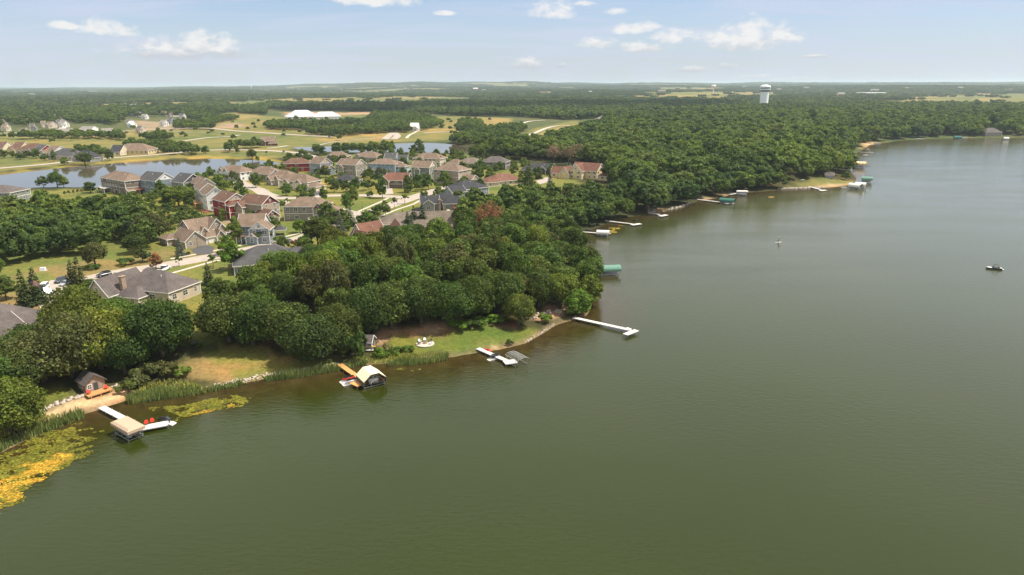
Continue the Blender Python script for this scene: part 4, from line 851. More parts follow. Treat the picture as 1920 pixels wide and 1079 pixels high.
G3 = 'houses of the distant suburbs'
WORDS = ['white', 'grey', 'tan', 'pale', 'cream', 'beige']
farH = [(2,224,'beige','brown','beyond the tall trees by the gravel road'),(10,233,'cream','tan','below the suburb trees with a bright gable'),(36,217,'cream','brown','with bright cream gable highest in the suburb'),(54,223,'beige','tan','with twin gables by the big poplar'),(60,232,'grey','stone','low behind the poplar in the suburb'),(80,227,'cream','tan','with orange tan roof in the suburb'),(95,228,'beige','tan','with peach roof next to the terraces'),
        (99,214,'white','brown','with sharp white gable uphill of the terraces'),(107,219,'red','brown','second down the terraced row'),(113,223,'grey','stone','third down the terraced row'),(119,227,'white','slate','lowest of the terraced row'),(45,240,'beige','stone','by the poplar foot near the gravel road'),
        (246,208,'blue','grey','dark blue with slate roof among the white houses'),(260,210,'grey','stone','with long sloping roof among the white houses'),(271,214,'white','slate','bright white with twin gables'),(247,227,'white','white','white garage gable below the blue one'),(241,224,'white','stone','small and white beside the garage gable'),(263,236,'beige','stone','tan behind the round trees by the road'),
        (307,209,'grey','brown','with brown hip above the white row'),(325,210,'white','brown','pink gabled above the white row'),(341,213,'white','grey','with long dark roof at the end of the white row'),(307,225,'white','slate','white twin gabled at the hedge'),(320,221,'blue','grey','dark roofed between the white gables'),(250,195,'white','slate','alone above the meadow'),
        (1545,204,'grey','stone','in the grey cluster past the tower woods'),(1562,203,'grey','stone','second in the grey cluster past the tower woods'),(1578,205,'grey','grey','third in the grey cluster past the tower woods'),(1597,204,'grey','stone','last in the grey cluster past the tower woods')]
for (px_, py_, wl, rf, tail) in farH:
    house('suburban_house', 'distant %s walled house %s' % (wl.replace('red', 'rusty'), tail), (px_ - 4, py_), (px_ + 4, py_ + random.uniform(-.3, .3)), 12, 6, 4, 'gable', wl, rf, [(2, -6, 7, 7, 4.5, 3, 90, 'gable')], cat='house', group=G3)
def farm_box(name, lab, px_, py_, wd, dp, hh, col, rise=2.5):
    p = at(px_, py_); root = empty(name, p, random.uniform(-.2, .2), lab, name.split('_')[-1]); wb, rb, tb = MB(), MB(), MB()
    block_walls(wb, 0, 0, wd, dp, hh, rise, 0, 'gable'); roof_block(rb, tb, 0, 0, wd, dp, hh, rise, 0, 'gable', .8, .4); wb.build('wall', [M['w_' + col]] * 2, root); rb.build('roof', M['r_white' if wd > 100 or name.startswith('farm') else 'r_slate'], root)
for a in (('farm_shed', 'long white shed on one side of the far red barn', 874, 170, 70, 30, 9, 'white'), ('farm_barn', 'far red barn between two white sheds', 892, 171, 40, 30, 18, 'red', 9), ('farm_shed', 'white shed on the other side of the far red barn', 910, 171, 60, 30, 9, 'white'),
          ('commercial_building', 'long white building low on the horizon before the twin towers', 1205, 161.5, 420, 120, 16, 'white'), ('commercial_building', 'flat pale building beyond the tower on the horizon', 1630, 179, 160, 60, 12, 'white'), ('commercial_building', 'cream gabled building in the far fields', 1576, 182, 30, 24, 14, 'cream', 6),
          ('commercial_building', 'white flat building beside the cream gabled one', 1560, 184, 55, 30, 6, 'white'), ('farm_shed', 'small white shed in the trees of the middle distance', 1107, 175, 30, 20, 10, 'white'), ('commercial_building', 'white building in the far trees near the small tower', 1310, 171, 70, 40, 10, 'white')):
    farm_box(*a)
for i, (px_, py_) in enumerate([(1480,166),(1512,168),(1550,169),(1590,166),(1636,168),(1655,163),(1700,160),(1745,162),(1395,163),(1270,166),(1050,160.5),(700,163),(640,166),(560,170),(520,168),(505,170),(488,167),(310,172),(105,170),(196,176),(1860,162),(1890,161),(1150,166)]):
    pass
# water towers
def tower(label, px_, py_, hgt, rt, rs, style):
    p = at(px_, py_); root = empty('water_tower', p, 0, label, 'water tower')
    if style == 'big':
        s = MB(); s.lathe([(rs * 1.12, -2), (rs * 1.06, hgt * .05), (rs, hgt * .2), (rs, hgt * .74)], 40); s.build('shaft', M['tower'], root, True)
        q = MB(); q.lathe([(rs, hgt * .715), (rs * 1.06, hgt * .73), (rs * 1.10, hgt * .765), (rt * .98, hgt * .785)], 40); q.build('underside', M['towerrim'], root, True)
        t = MB(); t.lathe([(rt * .97, hgt * .785), (rt, hgt * .80), (rt, hgt * .93), (rt * .93, hgt * .95), (rt * .6, hgt * .985), (rt * .2, hgt), (0.01, hgt)], 48); tk = t.build('tank', M['tower'], root, True)
        b = MB(); b.lathe([(rt + .06, hgt * .84), (rt + .06, hgt * .885)], 48)
        n = 48; fs = [f for f in b.f if f[0] % n > 22 or f[0] % n < 2]
        b.f = fs; b.m = [0] * len(fs); b.build('emblem', M['towerband'], tk)
        for i in range(9):
            g_ = MB(); a = R(250 + i * 7); g_.box((math.cos(a) * (rt + .12), math.sin(a) * (rt + .12), hgt * (.892 + .004 * (i % 3))), (.3, 1.8, .9), a); g_.build('emblem', M['towerband'], tk)
    elif style == 'ball':
        s = MB(); s.lathe([(rs * 2, -2), (rs * 1.2, hgt * .1), (rs, hgt * .3), (rs, hgt * .62), (rs * 1.8, hgt * .68)], 20); s.build('shaft', M['canvaswhite'], root, True)
        t = MB(); t.lathe([(rs * 1.8, hgt * .66), (rt * .8, hgt * .73), (rt, hgt * .84), (rt * .9, hgt * .93), (rt * .5, hgt * .985), (.01, hgt)], 28); t.build('tank', M['canvaswhite'], root, True)
    else:
        t = MB(); t.lathe([(rt, -2), (rt, hgt * .8), (rt * .9, hgt * .9), (rt * .5, hgt), (.01, hgt * 1.03)], 24); t.build('tank', M['canvaswhite'], root, True)
        s = MB(); s.lathe([(rt * 1.03, hgt * .35), (rt * 1.03, hgt * .42)], 24); s.build('band', M['tower'], root)
tower('tall pale blue water tower with wide tank and dark emblem above the wood', 1431, 206, 60, 12.6, 10.0, 'big')
tower('small white water tower on a thin stem near the horizon', 1337, 177, 50, 14, 3, 'ball')
tower('white dome on the horizon above the far trees', 987, 163, 50, 22, 8, 'drum')
tower('thin white tower on the hill at the horizon', 472, 170, 55, 9, 3, 'ball')
# ------------------------------------------------------------------ things on the shore and the water
def W(px, py, z=0.0): return Vector(Pz(px, py, z))
def dock(label, segs, width=1.5, z=0.7, mat='dockw', name='dock', posts=True, group=None):
    """segs: list of ((px,py),(px,py),width) decks at height z"""
    a0 = W(*segs[0][0], z); root = empty(name, (a0.x, a0.y, 0), 0, label, 'dock', group); k = 0
    for sg in segs:
        a, b = W(*sg[0], z), W(*sg[1], z); wd = sg[2] if len(sg) > 2 else width; d = b - a; l = d.length; yaw = math.atan2(d.y, d.x)
        mb = MB(); n = max(1, int(round(l / 2.4)))
        for i in range(n):
            x = (i + .5) / n * l - l / 2; mb.box((x, 0, -.07), (l / n - .05, wd, .07)); 
        mb.box((0, -wd / 2 + .04, -.2), (l, .07, .12)); mb.box((0, wd / 2 - .04, -.2), (l, .07, .12))
        o = mb.build('deck_section', M[mat], root); c = (a + b) / 2; o.location = (c.x - a0.x, c.y - a0.y, z + .004 * k); o.rotation_euler.z = yaw; k += 1
        if posts:
            m_ = max(1, int(l / 3.2))
            for i in range(m_ + 1):
                for s in (-1, 1):
                    p = MB(); p.tube([(0, 0, -2.5), (0, 0, z + .35)], .045, 6); q = p.build('post', M['metal'], root)
                    x = i / m_ * (l - .2) - l / 2 + .1; q.location = (c.x - a0.x + math.cos(yaw) * x - math.sin(yaw) * s * (wd / 2 + .03), c.y - a0.y + math.sin(yaw) * x + math.cos(yaw) * s * (wd / 2 + .03), 0)
    return root
def frame_tree(a, b): return a
def lift(label, p1, p2, width, zt, mat, style='slope', boat=True, name='boat_lift', zb=None, cat='boat lift', sides=False, group=None, stripes=False):
    """a boat lift with a canopy whose ridge runs p1 -> p2 (pixels, at height zt)"""
    a, b = W(*p1, zt), W(*p2, zt); d = b - a; l = d.length; yaw = math.atan2(d.y, d.x); c = (a + b) / 2
    root = empty(name, (c.x, c.y, 0), yaw, label, cat, group); w2 = width / 2; l2 = l / 2; cb = MB()
    if style == 'slope':   # flat top with drooping skirts all round
        top = [(-l2 + .5, -w2 + .5, zt), (l2 - .5, -w2 + .5, zt), (l2 - .5, w2 - .5, zt), (-l2 + .5, w2 - .5, zt)]
        mid = [(-l2, -w2, zt - .35), (l2, -w2, zt - .35), (l2, w2, zt - .35), (-l2, w2, zt - .35)]; low = [(x, y, zt - .95) for x, y, _ in mid]
        cb.loft([low, mid, top], caps=False); cb.face(top)
    elif style == 'gable':
        e = zt - width * .30
        P_ = [(-w2, e), (-w2 * .35, zt - .15), (w2 * .35, zt - .15), (w2, e)] if True else []
        for (y0, z0), (y1, z1) in zip(P_, P_[1:]): cb.face([(-l2, y0, z0), (l2, y0, z0), (l2, y1, z1), (-l2, y1, z1)]); cb.face([(-l2, y0, z0 - .06), (-l2, y1, z1 - .06), (l2, y1, z1 - .06), (l2, y0, z0 - .06)])
    else:   # barrel
        n = 10; ring = [(w2 * math.cos(t), zt - width * .34 + width * .34 * math.sin(t)) for t in [math.pi * i / n for i in range(n + 1)]]
        ring = [(w2, zt - width * .34 - .6)] + ring + [(-w2, zt - width * .34 - .6)]
        ns = 8
        for s in range(ns):
            x0, x1 = -l2 + l * s / ns, -l2 + l * (s + 1) / ns
            for (y0, z0), (y1, z1) in zip(ring, ring[1:]): cb.face([(x1, y0, z0), (x1, y1, z1), (x0, y1, z1), (x0, y0, z0)], (s % 2) if stripes else 0)
        cb.face([(-l2, y, z_) for y, z_ in ring])
    cb.build('canopy', [M[mat], M['yellow' if stripes else mat]], root)
    lowz = zt - (.9 if style == 'slope' else width * .30 if style == 'gable' else width * .34 + .5)
    if sides:
        s_ = MB(); 
        for s in (-1, 1): s_.box((0, s * (w2 - .05), .8), (l - .2, .05, lowz - .8))
        s_.build('side_curtain', M['canvasbrown'], root)
    for sx in (-1, 1):
        for sy in (-1, 1):
            p = MB(); p.tube([(sx * (l2 - .9), sy * (w2 - .3), -2.5), (sx * (l2 - .9), sy * (w2 - .3), lowz + .3)], .07, 6); p.build('post', M['metal'], root)
    fr = MB()
    for sy in (-1, 1): fr.box((0, sy * (w2 - .3), .35), (l - 1.6, .12, .16)); fr.box((0, sy * (w2 - .35), lowz + .1), (l - 1.4, .08, .1))
    for x in np.linspace(-l2 + .9, l2 - .9, 4): fr.box((x, 0, .25), (.12, width - .6, .12)); fr.box((x, 0, lowz + .2), (.07, width - .6, .08))
    fr.build('frame', M['metal'], root)
    if boat: 
        pontoon('pontoon boat stored under %s' % boat, c.x, c.y, yaw, 0.75, min(l - 1.2, 7.0), min(width - 1.0, 2.4))
    return root
def hullsec(l, w, h, n=9, bow=.35):
    secs = []
    for i in range(n):
        t = i / (n - 1); x = -l / 2 + l * t; k = 1 if t < 1 - bow else max(.03, math.sqrt(max(0, 1 - ((t - 1 + bow) / bow) ** 2))); ww = w / 2 * k; zk = h * .5 * max(0, (t - 1 + bow) / bow) ** 2
        secs.append([(x, -ww, h), (x, -ww * .92, h * .45 + zk * .5), (x, -ww * .35, zk * .8), (x, ww * .35, zk * .8), (x, ww * .92, h * .45 + zk * .5), (x, ww, h)])
    return secs
def pontoon(label, x, y, yaw, z, l, w, cover='canvastan'):
    r = empty('pontoon_boat', (x, y, z), yaw, label, 'boat')
    for s in (-1, 1):
        m_ = MB(); m_.tube([(-l / 2, s * w * .36, .1), (l / 2 - .6, s * w * .36, .1), (l / 2, s * w * .36, .3)], [.3, .3, .05], 10); m_.build('pontoon', M['metal'], r, True)
    d = MB(); d.box((0, 0, .4), (l - .4, w, .1)); d.build('deck', M['canvastan'], r)
    f = MB()
    for s in (-1, 1): f.box((0, s * (w / 2 - .04), .5), (l - 1.2, .07, .7)); 
    f.box((-l / 2 + .7, 0, .5), (.07, w - .1, .7)); f.box((l / 2 - .8, 0, .5), (.07, w - .1, .7)); f.build('fence_panel', M['trim'], r)
    s_ = MB(); s_.box((l * .25, -w * .25, .5), (1.6, .6, .5)); s_.box((-l * .3, 0, .5), (.7, w - .4, .5)); s_.build('seat', M['canvaswhite'], r)
    c = MB(); c.box((0, w * .2, .5), (.6, .6, .9), top=(.7, .8)); c.build('console', M['trim'], r)
    mo = MB(); mo.box((-l / 2 - .05, 0, -.1), (.5, .4, 1.0), top=(.8, .8)); mo.build('outboard_motor', M['black'], r)
    return r
def jetski(label, p, yaw, mat='carwhite', z=.45, group=None):
    r = empty('personal_watercraft', (p.x, p.y, z), yaw, label, 'jet ski', group)
    h = MB(); h.loft(hullsec(3.1, 1.15, .55, 9, .5)); h.build('hull', M[mat], r, False)
    s = MB(); s.loft([[(x, -w_, .5), (x, -w_ * .7, z_), (x, w_ * .7, z_), (x, w_, .5)] for x, w_, z_ in ((-1.4, .3, .6), (-1.2, .32, .85), (0, .28, .8), (.15, .25, .62))]); s.build('seat', M['black'], r)
    c = MB(); c.loft([[(x, -w_, .5), (x, -w_ * .6, z_), (x, w_ * .6, z_), (x, w_, .5)] for x, w_, z_ in ((.1, .35, .65), (.35, .36, 1.0), (.9, .34, .78), (1.4, .12, .58))]); c.build('cowling', M['black'] if mat != 'black' else M['cargrey'], r)
    b = MB(); b.tube([(.3, -.4, 1.0), (.38, 0, 1.08), (.3, .4, 1.0)], .04); b.build('handlebar', M['black'], r); return r
def floatdock(label, p, yaw, n=1, l=3.6, group=None):
    r = empty('floating_platform', (p.x, p.y, 0), yaw, label, 'platform', group)
    for i in range(n):
        f = MB(); y = (i - (n - 1) / 2) * 1.65
        f.loft([[(x, y - .7, .05), (x, y - .7, z_), (x, y - .3, z_ * .6), (x, y + .3, z_ * .6), (x, y + .7, z_), (x, y + .7, .05)] for x, z_ in ((-l / 2, .42), (l / 2 - .8, .42), (l / 2, .2))]); f.build('float', M['dockw'], r)
    return r
def adirondack(label, p, yaw, mat='chairred', group=None):
    r = empty('lawn_chair', p, yaw, label, 'chair', group)
    s = MB(); s.loft([[(x, -.27, z_), (x, .27, z_), (x, .27, z_ + .04), (x, -.27, z_ + .04)] for x, z_ in ((.35, .38), (-.2, .24))]); s.build('seat', M[mat], r)
    b = MB(); 
    for i in range(5):
        y = (i - 2) * .125; hh = .95 - abs(i - 2) * .06; b.loft([[(-.18, y - .055, .26), (-.18, y + .055, .26), (-.14, y + .055, .26), (-.14, y - .055, .26)], [(-.52, y - .065, hh), (-.52, y + .065, hh), (-.48, y + .065, hh), (-.48, y - .065, hh)]])
    b.build('backrest', M[mat], r)
    for s_ in (-1, 1):
        a = MB(); a.box((.02, s_ * .34, .52), (.72, .13, .03)); a.build('armrest', M[mat], r)
        for x, hh in ((.32, .52), (-.25, .52)): l_ = MB(); l_.box((x, s_ * .31, 0), (.09, .04, hh)); l_.build('leg', M[mat], r)
    return r
def yaw_px(p1, p2, z=0.5):
    a, b = W(*p1, z), W(*p2, z); return math.atan2(b.y - a.y, b.x - a.x)
# dock beside the stone cabin
dock('white panel dock running out from the beach by the stone cabin', [((190, 763), (262, 800), 1.5)], z=.8)
dock('white dock platform with two red chairs beyond the tan boat canopy', [((262, 803), (316, 793), 2.3)], z=.8)
lift('boat lift under a tan canopy at the dock by the stone cabin', (222.5, 784), (255, 802), 3.6, 3.0, 'canvastan', 'slope', 'the tan canopy')
for i, (a, t_) in enumerate((((275, 796.5), 'nearer the tan boat canopy'), ((286, 793), 'nearer the black jet ski'))):
    adirondack('red slatted lawn chair on the white dock, ' + t_, W(*a, .81), R(-60), group='red lawn chairs')
floatdock('white float holding the black jet ski at the dock end', W(314, 795), R(-15), 1, 3.6); jetski('black jet ski parked at the end of the white dock by the yellow pads', W(311, 793), R(-15), 'black', .5)
# stone cabin
def cabin(name, label, px_, py_, yaw, Lh, D, h, rise, wall, roofk, cat='cabin', porch=False, dz=0.5):
    p = at(px_, py_); root = empty(name, (p.x, p.y, p.z + .1), yaw, label, cat); wb, rb, tb = MB(), MB(), MB()
    block_walls(wb, 0, 0, Lh, D, h, rise, 0, 'gable'); roof_block(rb, tb, 0, 0, Lh, D, h, rise, 0, 'gable', .4, .12)
    wb.build('wall', [M[wall]] * 2, root); rb.build('roof', M[roofk], root); tb.build('trim', M['trim'] if wall != 'stonewall' else M['bark'], root)
    fm, gm = win_mesh(.8, 1.0)
    for (x, y, a) in ((Lh / 2 + .03, -D * .3, 90), (-Lh * .0, -D / 2 - .03, 0), (0, D / 2 + .03, 180)):
        f = inst('window', fm, root, (x, y, .9), R(a)); inst('pane', gm, f)
    d = MB(); d.box((0, 0, 0), (.9, .1, 2.0)); o = d.build('door', M['cargrey'], root); o.location = (Lh / 2 + .04, .1, .1); o.rotation_euler.z = R(90)
    if porch:
        d = MB(); d.box((Lh / 2 + 1.3, 0, -.05), (2.5, D + 1.2, .25)); 
        for y in (-D / 2, 0, D / 2): d.box((Lh / 2 + 2.4, y, -1), (.2, .2, .95))
        d.build('deck', M['deck'], root)
    HOUSEPOS.append((p.x, p.y, yaw, Lh + 2, D + 2, [(0, 0, Lh, D, h, rise, 0, 'gable')])); return root
cb = cabin('stone_cabin', 'small stone cabin with weathered shingle roof and cedar porch above the beach', 173, 729, R(-38), 4.6, 4.2, 2.5, 1.7, 'stonewall', 'r_stone', porch=True)
for (dx, dy, t_) in ((3.4, -2.0, 'by the round boulders'), (3.6, 1.8, 'by the shrub bed')):
    y_ = R(-38); p = cb.location + Vector((dx * math.cos(y_) - dy * math.sin(y_), dx * math.sin(y_) + dy * math.cos(y_), .21)); adirondack('red lawn chair on the cedar porch of the cabin, ' + t_, p, y_, group='red lawn chairs')
cabin('garden_shed', 'small white sided shed half hidden behind the lawn oak', 594, 661, R(-30), 4.4, 3.6, 2.6, 1.4, 'w_white', 'r_grey', 'shed')
cabin('playhouse', 'grey roofed playhouse with white corner post among the shore shrubs', 689, 652, R(-8), 3.4, 3.2, 2.4, 1.3, 'w_grey', 'r_stone', 'shed')
cabin('lake_shelter', 'small dark hut under the trees on the far point', 1553, 334, R(-8), 6, 5, 2.6, 1.6, 'w_grey', 'r_stone', 'hut')
# kayaks and boats lying on land
def kayak(label, p, yaw, mat, l=3.4, z=.1, cat='kayak'):
    r = empty('kayak', (p.x, p.y, p.z + z), yaw, label, cat); h = MB(); secs = []
    for i in range(9):
        t = i / 8; x = -l / 2 + l * t; k = math.sin(math.pi * min(.97, max(.03, t))) ** .6; secs.append([(x, .36 * k * math.cos(a), .18 + .2 * k * math.sin(a)) for a in [2 * math.pi * j / 8 for j in range(8)]])
    h.loft(secs); h.build('hull', M[mat], r, True); c = MB(); c.lathe([(.28, .38), (.25, .42), (.0, .36)], 10); c.build('cockpit', M['black'], r)
kayak('yellow kayak on the shore rack by the playhouse', at(693, 657), R(5), 'yellow', 3.6, .9); kayak('white kayak below the yellow one by the playhouse', at(697, 660), R(5), 'dockw', 3.4, .3)
kayak('red kayak lying on the white dock with the black jet ski', W(915, 657.5, .72), yaw_px((897, 653), (960, 679)), 'chairred', 3.0, 0)
kayak('yellow kayak floating alone off the far point', W(1446, 370), R(8), 'yellow', 4.2, -.12)
kayak('pale upturned rowboat on the far point lawn', at(1505, 338), R(20), 'dockw', 4, 0, 'boat')
# orange wood dock with canopy
dock('orange cedar dock walkway from the reeds with a square platform at its end', [((637, 683), (673, 708), 1.4), ((662, 722), (684, 713.5), 3.0)], z=.8, mat='orange')
lift('boat lift under a cream gabled canopy with brown mesh sides', (687, 686), (703, 700), 5.8, 3.9, 'canvascream', 'gable', 'the cream gabled canopy', sides=True)
floatdock('white floats carrying two jet skis beside the cedar platform', W(655, 718), yaw_px((673, 712), (645, 719)), 2, 4.0)
jetski('black and red jet ski on the outer white float by the cedar platform', W(654, 715), yaw_px((673, 710), (645, 717)), 'chairred', .5, 'jet skis on the cedar dock floats'); jetski('black and white jet ski on the inner white float by the cedar platform', W(659, 720), yaw_px((673, 712), (645, 719)), 'carwhite', .5, 'jet skis on the cedar dock floats')
dock('small red wood landing at the far side of the cream canopy', [((712, 711), (719, 710), 1.4)], z=.7, mat='reddeck')
# white dock with frame
dock('white dock from the sandy strip with the red kayak lying on it', [((896, 653), (952, 677), 1.4), ((945, 680), (968, 677), 2.6)], z=.75)
floatdock('white float with jet ski on the near side of the white dock', W(926, 674), yaw_px((937, 671), (915, 677)), 1); jetski('black jet ski on the float beside the red kayak dock', W(927, 673), yaw_px((937, 671), (915, 677)), 'black', .5)
def bareframe(label, p1, p2, width, zt):
    a, b = W(*p1, zt), W(*p2, zt); d = b - a; l = d.length; yaw = math.atan2(d.y, d.x); c = (a + b) / 2; root = empty('bare_boat_lift', (c.x, c.y, 0), yaw, label, 'boat lift')
    f = MB()
    for s in (-1, 1): f.tube([(-l / 2, s * width / 2, zt - .5), (l / 2, s * width / 2, zt - .5)], .06)
    f.tube([(-l / 2, 0, zt), (l / 2, 0, zt)], .05)
    f.build('side_rail', M['metal'], root)
    for i in range(10):
        x = -l / 2 + .2 + i * (l - .4) / 9; r_ = MB(); r_.tube([(x, -width / 2, zt - .5), (x, -width * .3, zt - .08), (x, 0, zt), (x, width * .3, zt - .08), (x, width / 2, zt - .5)], .045, 5); r_.build('rib', M['metal'], root)
    for sx in (-1, 1):
        for sy in (-1, 1): p = MB(); p.tube([(sx * (l / 2 - 1), sy * width / 2, -2), (sx * (l / 2 - 1), sy * width / 2, zt - .5)], .06); p.build('post', M['metal'], root)
    b_ = MB()
    for s in (-1, 1): b_.box((0, s * width / 2, .3), (l - 2, .1, .12))
    b_.build('cradle', M['metal'], root)
bareframe('bare metal boat lift frame with curved ribs and no canopy', (957, 659), (982, 672), 3.6, 2.6)
dock('long white dock off the wooded point ending in a bent platform', [((1076, 595.5), (1183, 619), 1.5), ((1172, 627.5), (1194, 619), 1.7), ((1172, 618), (1181, 615.5), 1.6)], z=.9)
lift('green boat canopy on posts standing off the wooded point', (1122, 498.5), (1163, 497), 4.2, 3.6, 'canvaspale', 'barrel', 'the green canopy off the point')
lift('white curved boat canopy half hidden behind the shore trees', (1080, 464), (1101, 465), 3.4, 3.2, 'canvaswhite', 'barrel', 'the half hidden white canopy')
dock('narrow dock with a jet ski below the bank of the yellow pads', [((1076, 433.5), (1126, 437.5), 1.3), ((1124, 441), (1142, 437), 2.4)], z=.8)
lift('small white barrel canopy beside the narrow dock and yellow pads', (1119, 431.5), (1143, 432.5), 3.4, 3.0, 'canvaswhite', 'barrel', 'the small white barrel canopy')
jetski('dark jet ski moored midway along the narrow dock', W(1102, 436), R(0), 'black')
dock('long grey dock with parked craft at its tip, next past the yellow pads', [((1135, 414), (1186, 420), 1.3), ((1184, 422), (1201, 419.5), 2.4)], z=.8); jetski('dark jet ski on the tip of the long grey dock', W(1191, 417.5), R(10), 'black', .9)
dock('short dock below the bare earth steps', [((1216, 399), (1238, 402.5), 1.3), ((1237, 405.5), (1250, 403), 2.6)], z=.8)
dock('long white dock running under the dark green canopy', [((1308, 374), (1362, 380.5), 1.5), ((1360, 382), (1374, 380.5), 2.8)], z=.8)
lift('dark green barrel canopy beside the long white dock', (1350, 371), (1378, 373), 4.4, 3.6, 'canvasgreen', 'barrel', 'the dark green barrel canopy')
lift('flat white canopy over a pontoon boat in the shaded cove', (1381, 357.5), (1403, 358), 3.0, 3.4, 'canvaswhite', 'slope', 'the flat white canopy in the cove')
dock('pair of pale docks side by side in the shaded cove', [((1364, 360.5), (1384, 362.5), 1.4), ((1368, 365), (1380, 363), 1.4)], z=.8)
dock('white dock sloping off the rock edged point lawn', [((1518, 350), (1540, 356), 1.6), ((1538, 358), (1548, 356.5), 2.4)], z=.8)
kayak('small white swim raft boat off the point lawn', W(1582, 351.5), R(0), 'dockw', 4.6, -.12, 'boat')
lift('front one of two white boat canopies at the far point tip', (1594, 343), (1616, 345.5), 5.2, 4.0, 'canvaswhite', 'barrel', 'the front white canopy at the far point', group='white canopies at the far point')
lift('rear one of two white boat canopies at the far point tip', (1604, 341.5), (1625, 343), 5.0, 4.0, 'canvaswhite', 'barrel', 'the rear white canopy at the far point', group='white canopies at the far point')
lift('teal green canopy just past the two white ones', (1616, 331), (1637, 332), 5.5, 4.4, 'canvaspale', 'barrel', 'the teal canopy')
lift('yellow and white striped long canopy over the dark dock', (1602, 303), (1624, 303.5), 6.0, 5.2, 'canvaswhite', 'barrel', 'the striped canopy', stripes=True)
dock('dark dock beneath the yellow striped canopy', [((1599, 308.5), (1631, 310), 2.4)], z=.8, mat='canvasbrown')
dock('thin pale dock reaching out past the far cove', [((1612, 285.5), (1638, 286), 1.6)], z=.8); dock('stubby dock beside the thin pale one', [((1619, 291), (1627, 291), 3)], z=.8); dock('short rust coloured dock by the bare far bank', [((1617, 276), (1628, 276.5), 2)], z=.8, mat='orange')
pontoon('white pontoon boat moored at the far bare bank', *W(1645, 270.5)[:2], R(0), 0, 8, 3); kayak('pale small boat near the far cove docks', W(1627, 280), R(0), 'dockw', 5, -.1, 'boat')
lift('green canopy on the far shore between two sandy strips', (1789, 255), (1803, 255.2), 7, 4.6, 'canvasgreen', 'barrel', 'the far shore green canopy'); pontoon('white pontoon boat beside the green canopy on the far shore', *W(1808, 259.5)[:2], 0, 0, 8, 3)
lift('low grey canopy on the far shore at the frame edge', (1882, 257.3), (1892, 257.5), 6, 3.6, 'canvaswhite', 'barrel', 'the low grey far canopy'); dock('white dock strip in front of the far sandy beach', [((1712, 260.5), (1736, 260), 3.0)], z=.8)
# motor boat on open water
def motorboat(label, p, yaw):
    r = empty('motor_boat', (p.x, p.y, -.25), yaw, label, 'boat'); h = MB(); h.loft(hullsec(6.6, 2.4, 1.15, 11, .4)); h.build('hull', M['cargrey'], r)
    d = MB(); se = hullsec(6.4, 2.2, 1.15, 11, .4); d.face([s[0][:2] + (1.18,) for s in se] + [s[5][:2] + (1.18,) for s in se][::-1]); d.build('deck', M['carwhite'], r)
    k = MB(); k.box((-.9, 0, 1.19), (3.2, 1.6, .06)); k.build('cockpit_floor', M['black'], r)
    s = MB(); s.box((-2.1, 0, 1.2), (.7, 1.5, .45)); s.box((.2, -.5, 1.2), (.5, .5, .6)); s.build('seat', M['canvasbrown'], r)
    w_ = MB(); w_.loft([[(.9, -1, 1.2), (.9, 1, 1.2), (.85, 1, 1.2), (.85, -1, 1.2)], [(.45, -.85, 1.75), (.45, .85, 1.75), (.4, .85, 1.75), (.4, -.85, 1.75)]]); w_.build('windscreen', M['glass'], r)
    t = MB(); t.loft([[(x, -1.0, z_), (x, 0, z_ + .15), (x, 1.0, z_), (x, 0, z_ + .1)] for x, z_ in ((-2.0, 2.5), (-1, 2.65), (.2, 2.5))]); t.build('bimini_top', M['black'], r)
    for sx in (-1.9, .1):
        for sy in (-1, 1): q = MB(); q.tube([(sx * .6 - .4, sy * .98, 1.15), (sx, sy * .98, 2.55)], .03); q.build('canopy_strut', M['metal'], r)
    pl = MB(); pl.box((-3.6, 0, .5), (.9, 2.0, .12)); pl.build('swim_platform', M['carwhite'], r); return r
mbt = motorboat('dark hulled motor boat with black bimini alone on the open lake', W(1863, 505), R(158)); mbt.scale = (.8, .8, .8)
# a person sitting on a small board with a wing sail
def figure(label, p):
    me = bpy.data.meshes.new('person'); J = [((0, 0, .55), .16), ((0, 0, .85), .17), ((.02, 0, 1.1), .15), ((.03, 0, 1.22), .07), ((.04, 0, 1.38), .115), ((.05, 0, 1.48), .09),
        ((.02, .2, 1.1), .07), ((.2, .28, .92), .05), ((.42, .25, .98), .035), ((.02, -.2, 1.1), .07), ((.22, -.26, .95), .05), ((.42, -.2, 1.05), .035),
        ((.3, .12, .5), .1), ((.5, .14, .12), .06), ((.6, .14, .08), .045), ((.3, -.12, .5), .1), ((.25, -.16, .12), .06), ((.36, -.16, .08), .045)]
    E = [(0, 1), (1, 2), (2, 3), (3, 4), (4, 5), (2, 6), (6, 7), (7, 8), (2, 9), (9, 10), (10, 11), (0, 12), (12, 13), (13, 14), (0, 15), (15, 16), (16, 17)]
    me.from_pydata([j[0] for j in J], E, []); o = bpy.data.objects.new('person', me); C.objects.link(o); me.materials.append(M['skin'])
    sk = o.modifiers.new('skin', 'SKIN'); l = me.skin_vertices[0].data
    for i, j in enumerate(J): l[i].radius = (j[1], j[1])
    l[0].use_root = True; o.modifiers.new('sub', 'SUBSURF').levels = 1; o.location = p; o.rotation_euler.z = R(25); tag(o, label, 'person')
    s = MB(); s.loft([[(-.2, -.2, .48), (.2, -.2, .48), (.2, .2, .48), (-.2, .2, .48)], [(-.19, -.19, .8), (.19, -.19, .8), (.19, .19, .8), (-.19, .19, .8)]]); q = s.build('shorts', M['reddeck'], o); return o
pp = W(1459, 455); bd = empty('paddle_board', (pp.x, pp.y, 0), R(15), 'white paddle board floating far out with one rider', 'board')
b_ = MB(); b_.loft([[(x, -.42 * k, .0), (x, .42 * k, .0), (x, .42 * k, .14), (x, -.42 * k, .14)] for x, k in ((-1.7, .3), (-1.3, .85), (0, 1), (1.2, .8), (1.8, .1))]); b_.build('deck', M['dockw'], bd)
